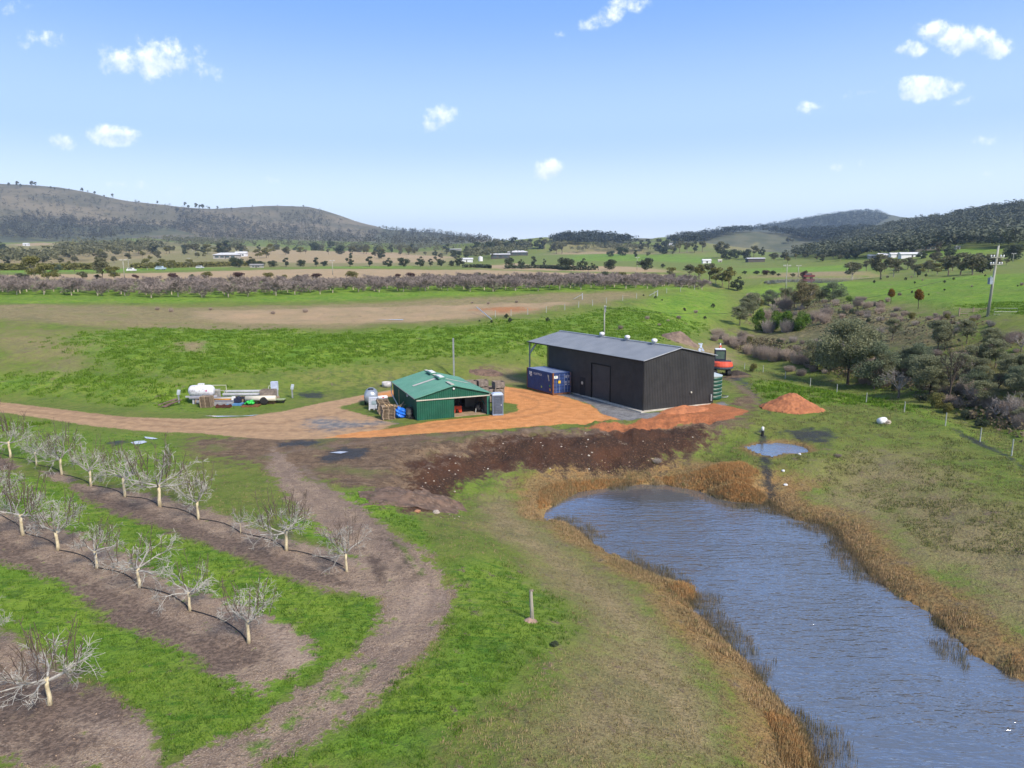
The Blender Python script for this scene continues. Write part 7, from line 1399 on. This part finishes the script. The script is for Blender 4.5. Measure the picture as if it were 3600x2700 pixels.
z1_ = np.maximum(H(Q1[:, 0], Q1[:, 1]), WATER - .02); v, f = blades(np.stack([Q1[:, 0], Q1[:, 1], z1_], 1), 6, (.1 + .2 * np.clip(1.1 - s1 / 3, 0, 1)) * .75 * (.5 + 1.0 * fbm(Q1[:, 0] / 1.5, Q1[:, 1] / 1.5, 77)), .016, g, .5, .16)
o = link('reeds', np_mesh('reeds', v, f, M_reed)); o['kind'] = 'stuff'; o['label'] = 'orange brown dry reeds fringing the pond'; o['category'] = 'reeds'
k = ((s <= .1) & (s > -1.6) & (dens > .5) & (g.random(n) < .45)) & (q_[:, 1] > 14); Q2 = q_[k]; v, f = blades(np.stack([Q2[:, 0], Q2[:, 1], np.full(len(Q2), WATER - .05)], 1), 5, np.full(len(Q2), .42), .01, g, .3, .16); o = link('water_reeds', np_mesh('water_reeds', v, f, M_reed2)); o['kind'] = 'stuff'; o['label'] = 'dark thin reeds standing out of the pond shallows'; o['category'] = 'reeds'
# orange sedge clumps: the corner bed, the promontory by the drain
n = 9000; V2 = []
for pts, num in (([(1168,1060),(1230,1040),(1330,1035),(1400,1040),(1330,1056),(1250,1062),(1200,1085),(1165,1100)], 2000), ([(1535,1070),(1560,1055),(1620,1050),(1655,1075),(1640,1092),(1580,1085)], 1700), ([(1400,1030),(1500,1020),(1600,1000),(1640,1020),(1620,1050),(1520,1060),(1440,1045)], 1500), ([(1460,1262),(1495,1272),(1500,1300),(1478,1300),(1440,1268)], 420), ([(1655,1540),(1700,1555),(1750,1655),(1700,1659)], 700)):
    q2 = world_area(W3(pts), num, g); V2.append(q2)
Q3 = np.vstack(V2); hz_ = np.maximum(H(Q3[:, 0], Q3[:, 1]), WATER - .03); v, f = blades(np.stack([Q3[:, 0], Q3[:, 1], hz_], 1), 7, .1 + .3 * fbm(Q3[:, 0] / 1.2, Q3[:, 1] / 1.2, 88), .018, g, .6, .2)
o = link('sedge', np_mesh('sedge', v, f, leafmat('sedge_blade', (.48, .27, .11), (.34, .23, .11), (.28, .25, .12), .35, back=.2))); o['kind'] = 'stuff'; o['label'] = 'tall rust orange sedge beds beside the pond'; o['category'] = 'reeds'
# creek undergrowth
q2 = np.vstack([world_area(W3(pts), num, g) for pts, num in (([(1560,745),(1640,770),(1750,800),(1850,825),(1950,850),(2060,890),(2212,960),(2212,900),(2100,850),(1950,800),(1800,770),(1640,735)], 5000), ([(1600,700),(1700,655),(1780,645),(1850,660),(2000,690),(2100,690),(2212,760),(2212,820),(2000,760),(1850,730),(1700,710)], 2600))])
v, f = leaves(np.stack([q2[:, 0], q2[:, 1], H(q2[:, 0], q2[:, 1]) + g.uniform(0, .9, len(q2))], 1), .2, g); o = link('undergrowth', np_mesh('undergrowth', v, f, leafmat('undergrowth_leaf', (.2, .155, .1), (.11, .105, .055), (.28, .23, .14), .3))); o['kind'] = 'stuff'; o['label'] = 'tangled brown undergrowth along the creek'; o['category'] = 'undergrowth'
# fallen leaves and stones on the mulch
q2 = np.vstack([scatter(9000, 15, 60)]).T; k = zval('soil', q2[:, 0], q2[:, 1]) > .5; q2 = q2[k]
v, f = leaves(np.stack([q2[:, 0], q2[:, 1], H(q2[:, 0], q2[:, 1]) + .02], 1), .035, g, 0); o = link('leaf_litter', np_mesh('leaf_litter', v, f, leafmat('litter', (.36, .26, .18), (.12, .08, .06), (.5, .42, .34), 3, back=0))); o['kind'] = 'stuff'; o['label'] = 'scattered dead leaves and chips on the mulch strips'; o['category'] = 'leaf litter'

# ---------------------------------------------------------------- far farm buildings, vehicles
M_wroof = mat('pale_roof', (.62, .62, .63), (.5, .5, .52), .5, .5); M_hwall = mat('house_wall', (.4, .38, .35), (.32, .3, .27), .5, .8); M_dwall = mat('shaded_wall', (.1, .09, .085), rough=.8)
def house(px, py, wpx, hpx, label, roofm=None, wallm=None, hip=False, rz=0, dep=.5, nwin=2, flat=False, cat='farm building', name='farm_house'):
    a = gp(px, py); w = wpx * mpx(a); h = hpx * mpx(a); d = w * dep; t = thing(name, label, cat, a, rz); wh = h * (.62 if not flat else .78)
    obj('wall', MB().box((0, 0, wh / 2 - .4), (w, d, wh + .8)), wallm or M_hwall, t)
    mb = MB(); o_ = w * .03 + .2; z0 = wh; z1 = h; x = w / 2 + o_; y = d / 2 + o_; r_ = x - y * .9 if hip else x
    mb.add([(-x, -y, z0), (x, -y, z0), (x, y, z0), (-x, y, z0), (-r_, 0, z1), (r_, 0, z1)], [(0, 1, 5, 4), (2, 3, 4, 5), (1, 2, 5), (3, 0, 4), (3, 2, 1, 0)]); obj('roof', mb, roofm or M_wroof, t)
    for i in range(nwin): obj('window', MB().box((-w / 2 + w * (i + .7) / (nwin + .4), -d / 2 - .03, wh * .5), (w * .16, .1, wh * .42)), M_glass, t)
    obj('door', MB().box((w * .02, -d / 2 - .03, wh * .4), (1.0, .1, wh * .8)), M_dwall, t); return t
house(1993, 542, 44, 18, 'grey blue house with a hipped roof on the green rise', mat('slate_blue_roof', (.3, .36, .4), (.24, .3, .34), .5, .5), None, True, R(-6), .6, 4)
house(1966, 556, 46, 11, 'long white polythene greenhouse below the hipped roof house, left', M_wroof, M_white, False, 0, .3, 0, name='greenhouse', cat='greenhouse'); house(1935, 556, 26, 10, 'shorter white greenhouse at the left end of the greenhouses', M_wroof, M_white, False, 0, .4, 0, name='greenhouse', cat='greenhouse')
house(1905, 559, 20, 12, 'white shed with a dark opening left of the greenhouses', M_wroof, M_dwall, False, R(5), .6, 1); house(1882, 558, 14, 8, 'small white shed, last at the left of the greenhouse group', M_wroof, M_hwall, nwin=1)
house(1631, 567, 36, 9, 'open hay barn with a long pale roof behind the creek pasture', M_wroof, M_dwall, nwin=0, name='hay_barn', cat='barn', flat=True)
house(1526, 569, 18, 9, 'small white farm shed at the edge of the green field', M_wroof, M_white, nwin=1); house(1555, 567, 8, 6, 'tiny cream hut right of the white farm shed', M_cream, M_hwall, nwin=0)
house(1081, 558, 40, 11, 'long white roofed shed with a dark open front on the centre hill', M_wroof, M_dwall, flat=True, nwin=3); house(1117, 553, 46, 11, 'white farmhouse with a long veranda above the white roofed shed', M_wroof, M_dwall, True, nwin=4)
house(980, 545, 32, 6, 'long pale shed on the far slope left of centre', M_wroof, M_hwall, nwin=0, flat=True); house(1008, 566, 26, 9, 'low white tunnel shed behind the shelter belt', M_wroof, M_white, nwin=0)
house(491, 562, 50, 13, 'white farmhouse among trees beyond the hedge', M_wroof, M_hwall, True, nwin=4); house(522, 558, 24, 11, 'second white building right of the farmhouse beyond the hedge', M_wroof, M_white, nwin=2)
house(318, 548, 30, 7, 'low grey farm shed in the middle of the left plain', mat('dull_roof', (.3, .29, .28)), M_hwall, nwin=0, flat=True); house(555, 578, 26, 8, 'low brown roofed cottage at the end of the hedge', mat('dull_roof', (.3, .29, .28)), M_hwall, nwin=2)
house(2120, 500, 26, 8, 'brown roofed house high in the forest', mat('tan_roof', (.42, .3, .22)), M_hwall, nwin=2); house(2030, 504, 24, 7, 'grey roofed house in the forest left of the brown one', mat('grey_mauve_roof', (.34, .32, .36)), M_hwall, nwin=2); house(2075, 497, 20, 6, 'mauve roofed house half hidden in the forest', mat('grey_mauve_roof', (.34, .32, .36)), M_hwall, nwin=1)
house(2068, 538, 10, 8, 'little white hut on the green clearing', M_wroof, M_white, nwin=0); house(1450, 534, 10, 5, 'tiny white hut on the brown rise', M_wroof, M_white, nwin=0); house(58, 540, 12, 6, 'tiny white cottage far at the left', M_wroof, M_white, nwin=0)
a = gp(1038, 564); t = thing('silo', 'round white water tank on the centre farm', 'silo', a); k_ = mpx(a); obj('wall', MB().lathe([(5 * k_, 0), (5 * k_, 9 * k_)], n=20), M_white, t); obj('roof', MB().lathe([(5.2 * k_, 9 * k_), (0, 11 * k_)], n=20), M_wroof, t)
a = gp(2210, 568); 
def car(px, py, L, label, m, name='van', cat='van', rz=0):
    a = gp(px, py); t = thing(name, label, cat, a, rz); h = L * .36
    mb = MB().box((0, 0, h * .42), (L, L * .4, h * .5)).box((-L * .06, 0, h * .85), (L * .68, L * .37, h * .42), taper=.85); obj('body', mb, m, t); obj('window', MB().box((-L * .06, -L * .17, h * .86), (L * .5, L * .05, h * .2)), M_glass, t)
    for sx in (-.3, .3): wheel(t, (sx * L, -L * .17, L * .07), L * .075, L * .05, R(90)); wheel(t, (sx * L, L * .17, L * .07), L * .075, L * .05, R(90))
car(347, 583, 5.4, 'pale blue van on the lane beyond the ploughed field', mat('van_blue', (.4, .5, .6))); car(432, 580, 4.6, 'silver car on the lane right of the blue van', mat('silver_car', (.5, .52, .55)), 'parked_car', 'car'); car(284, 586, 4.4, 'white car beside the leaning power pole', M_white, 'parked_car', 'car')
car(1746, 600.5, 5.0, 'dark vehicle on the far bank of the long farm pond', mat('dark_red_car', (.1, .02, .02)), 'parked_car', 'car')
# ---------------------------------------------------------------- air
hb = MB().box((0, 2600, 190), (9400, 9200, 400)); hm = bpy.data.materials.new('haze'); hm.use_nodes = True; hm.node_tree.nodes.clear(); ho = hm.node_tree.nodes.new('ShaderNodeOutputMaterial'); hv = hm.node_tree.nodes.new('ShaderNodeVolumePrincipled'); hm.node_tree.links.new(hv.outputs[0], ho.inputs['Volume'])
hv.inputs['Color'].default_value = (.56, .74, 1, 1); hv.inputs['Density'].default_value = .00012; hv.inputs['Anisotropy'].default_value = .2
hz_o = obj('haze', hb, hm); hz_o['kind'] = 'stuff'; hz_o['label'] = 'thin blue valley haze over the whole farm'; hz_o['category'] = 'haze'
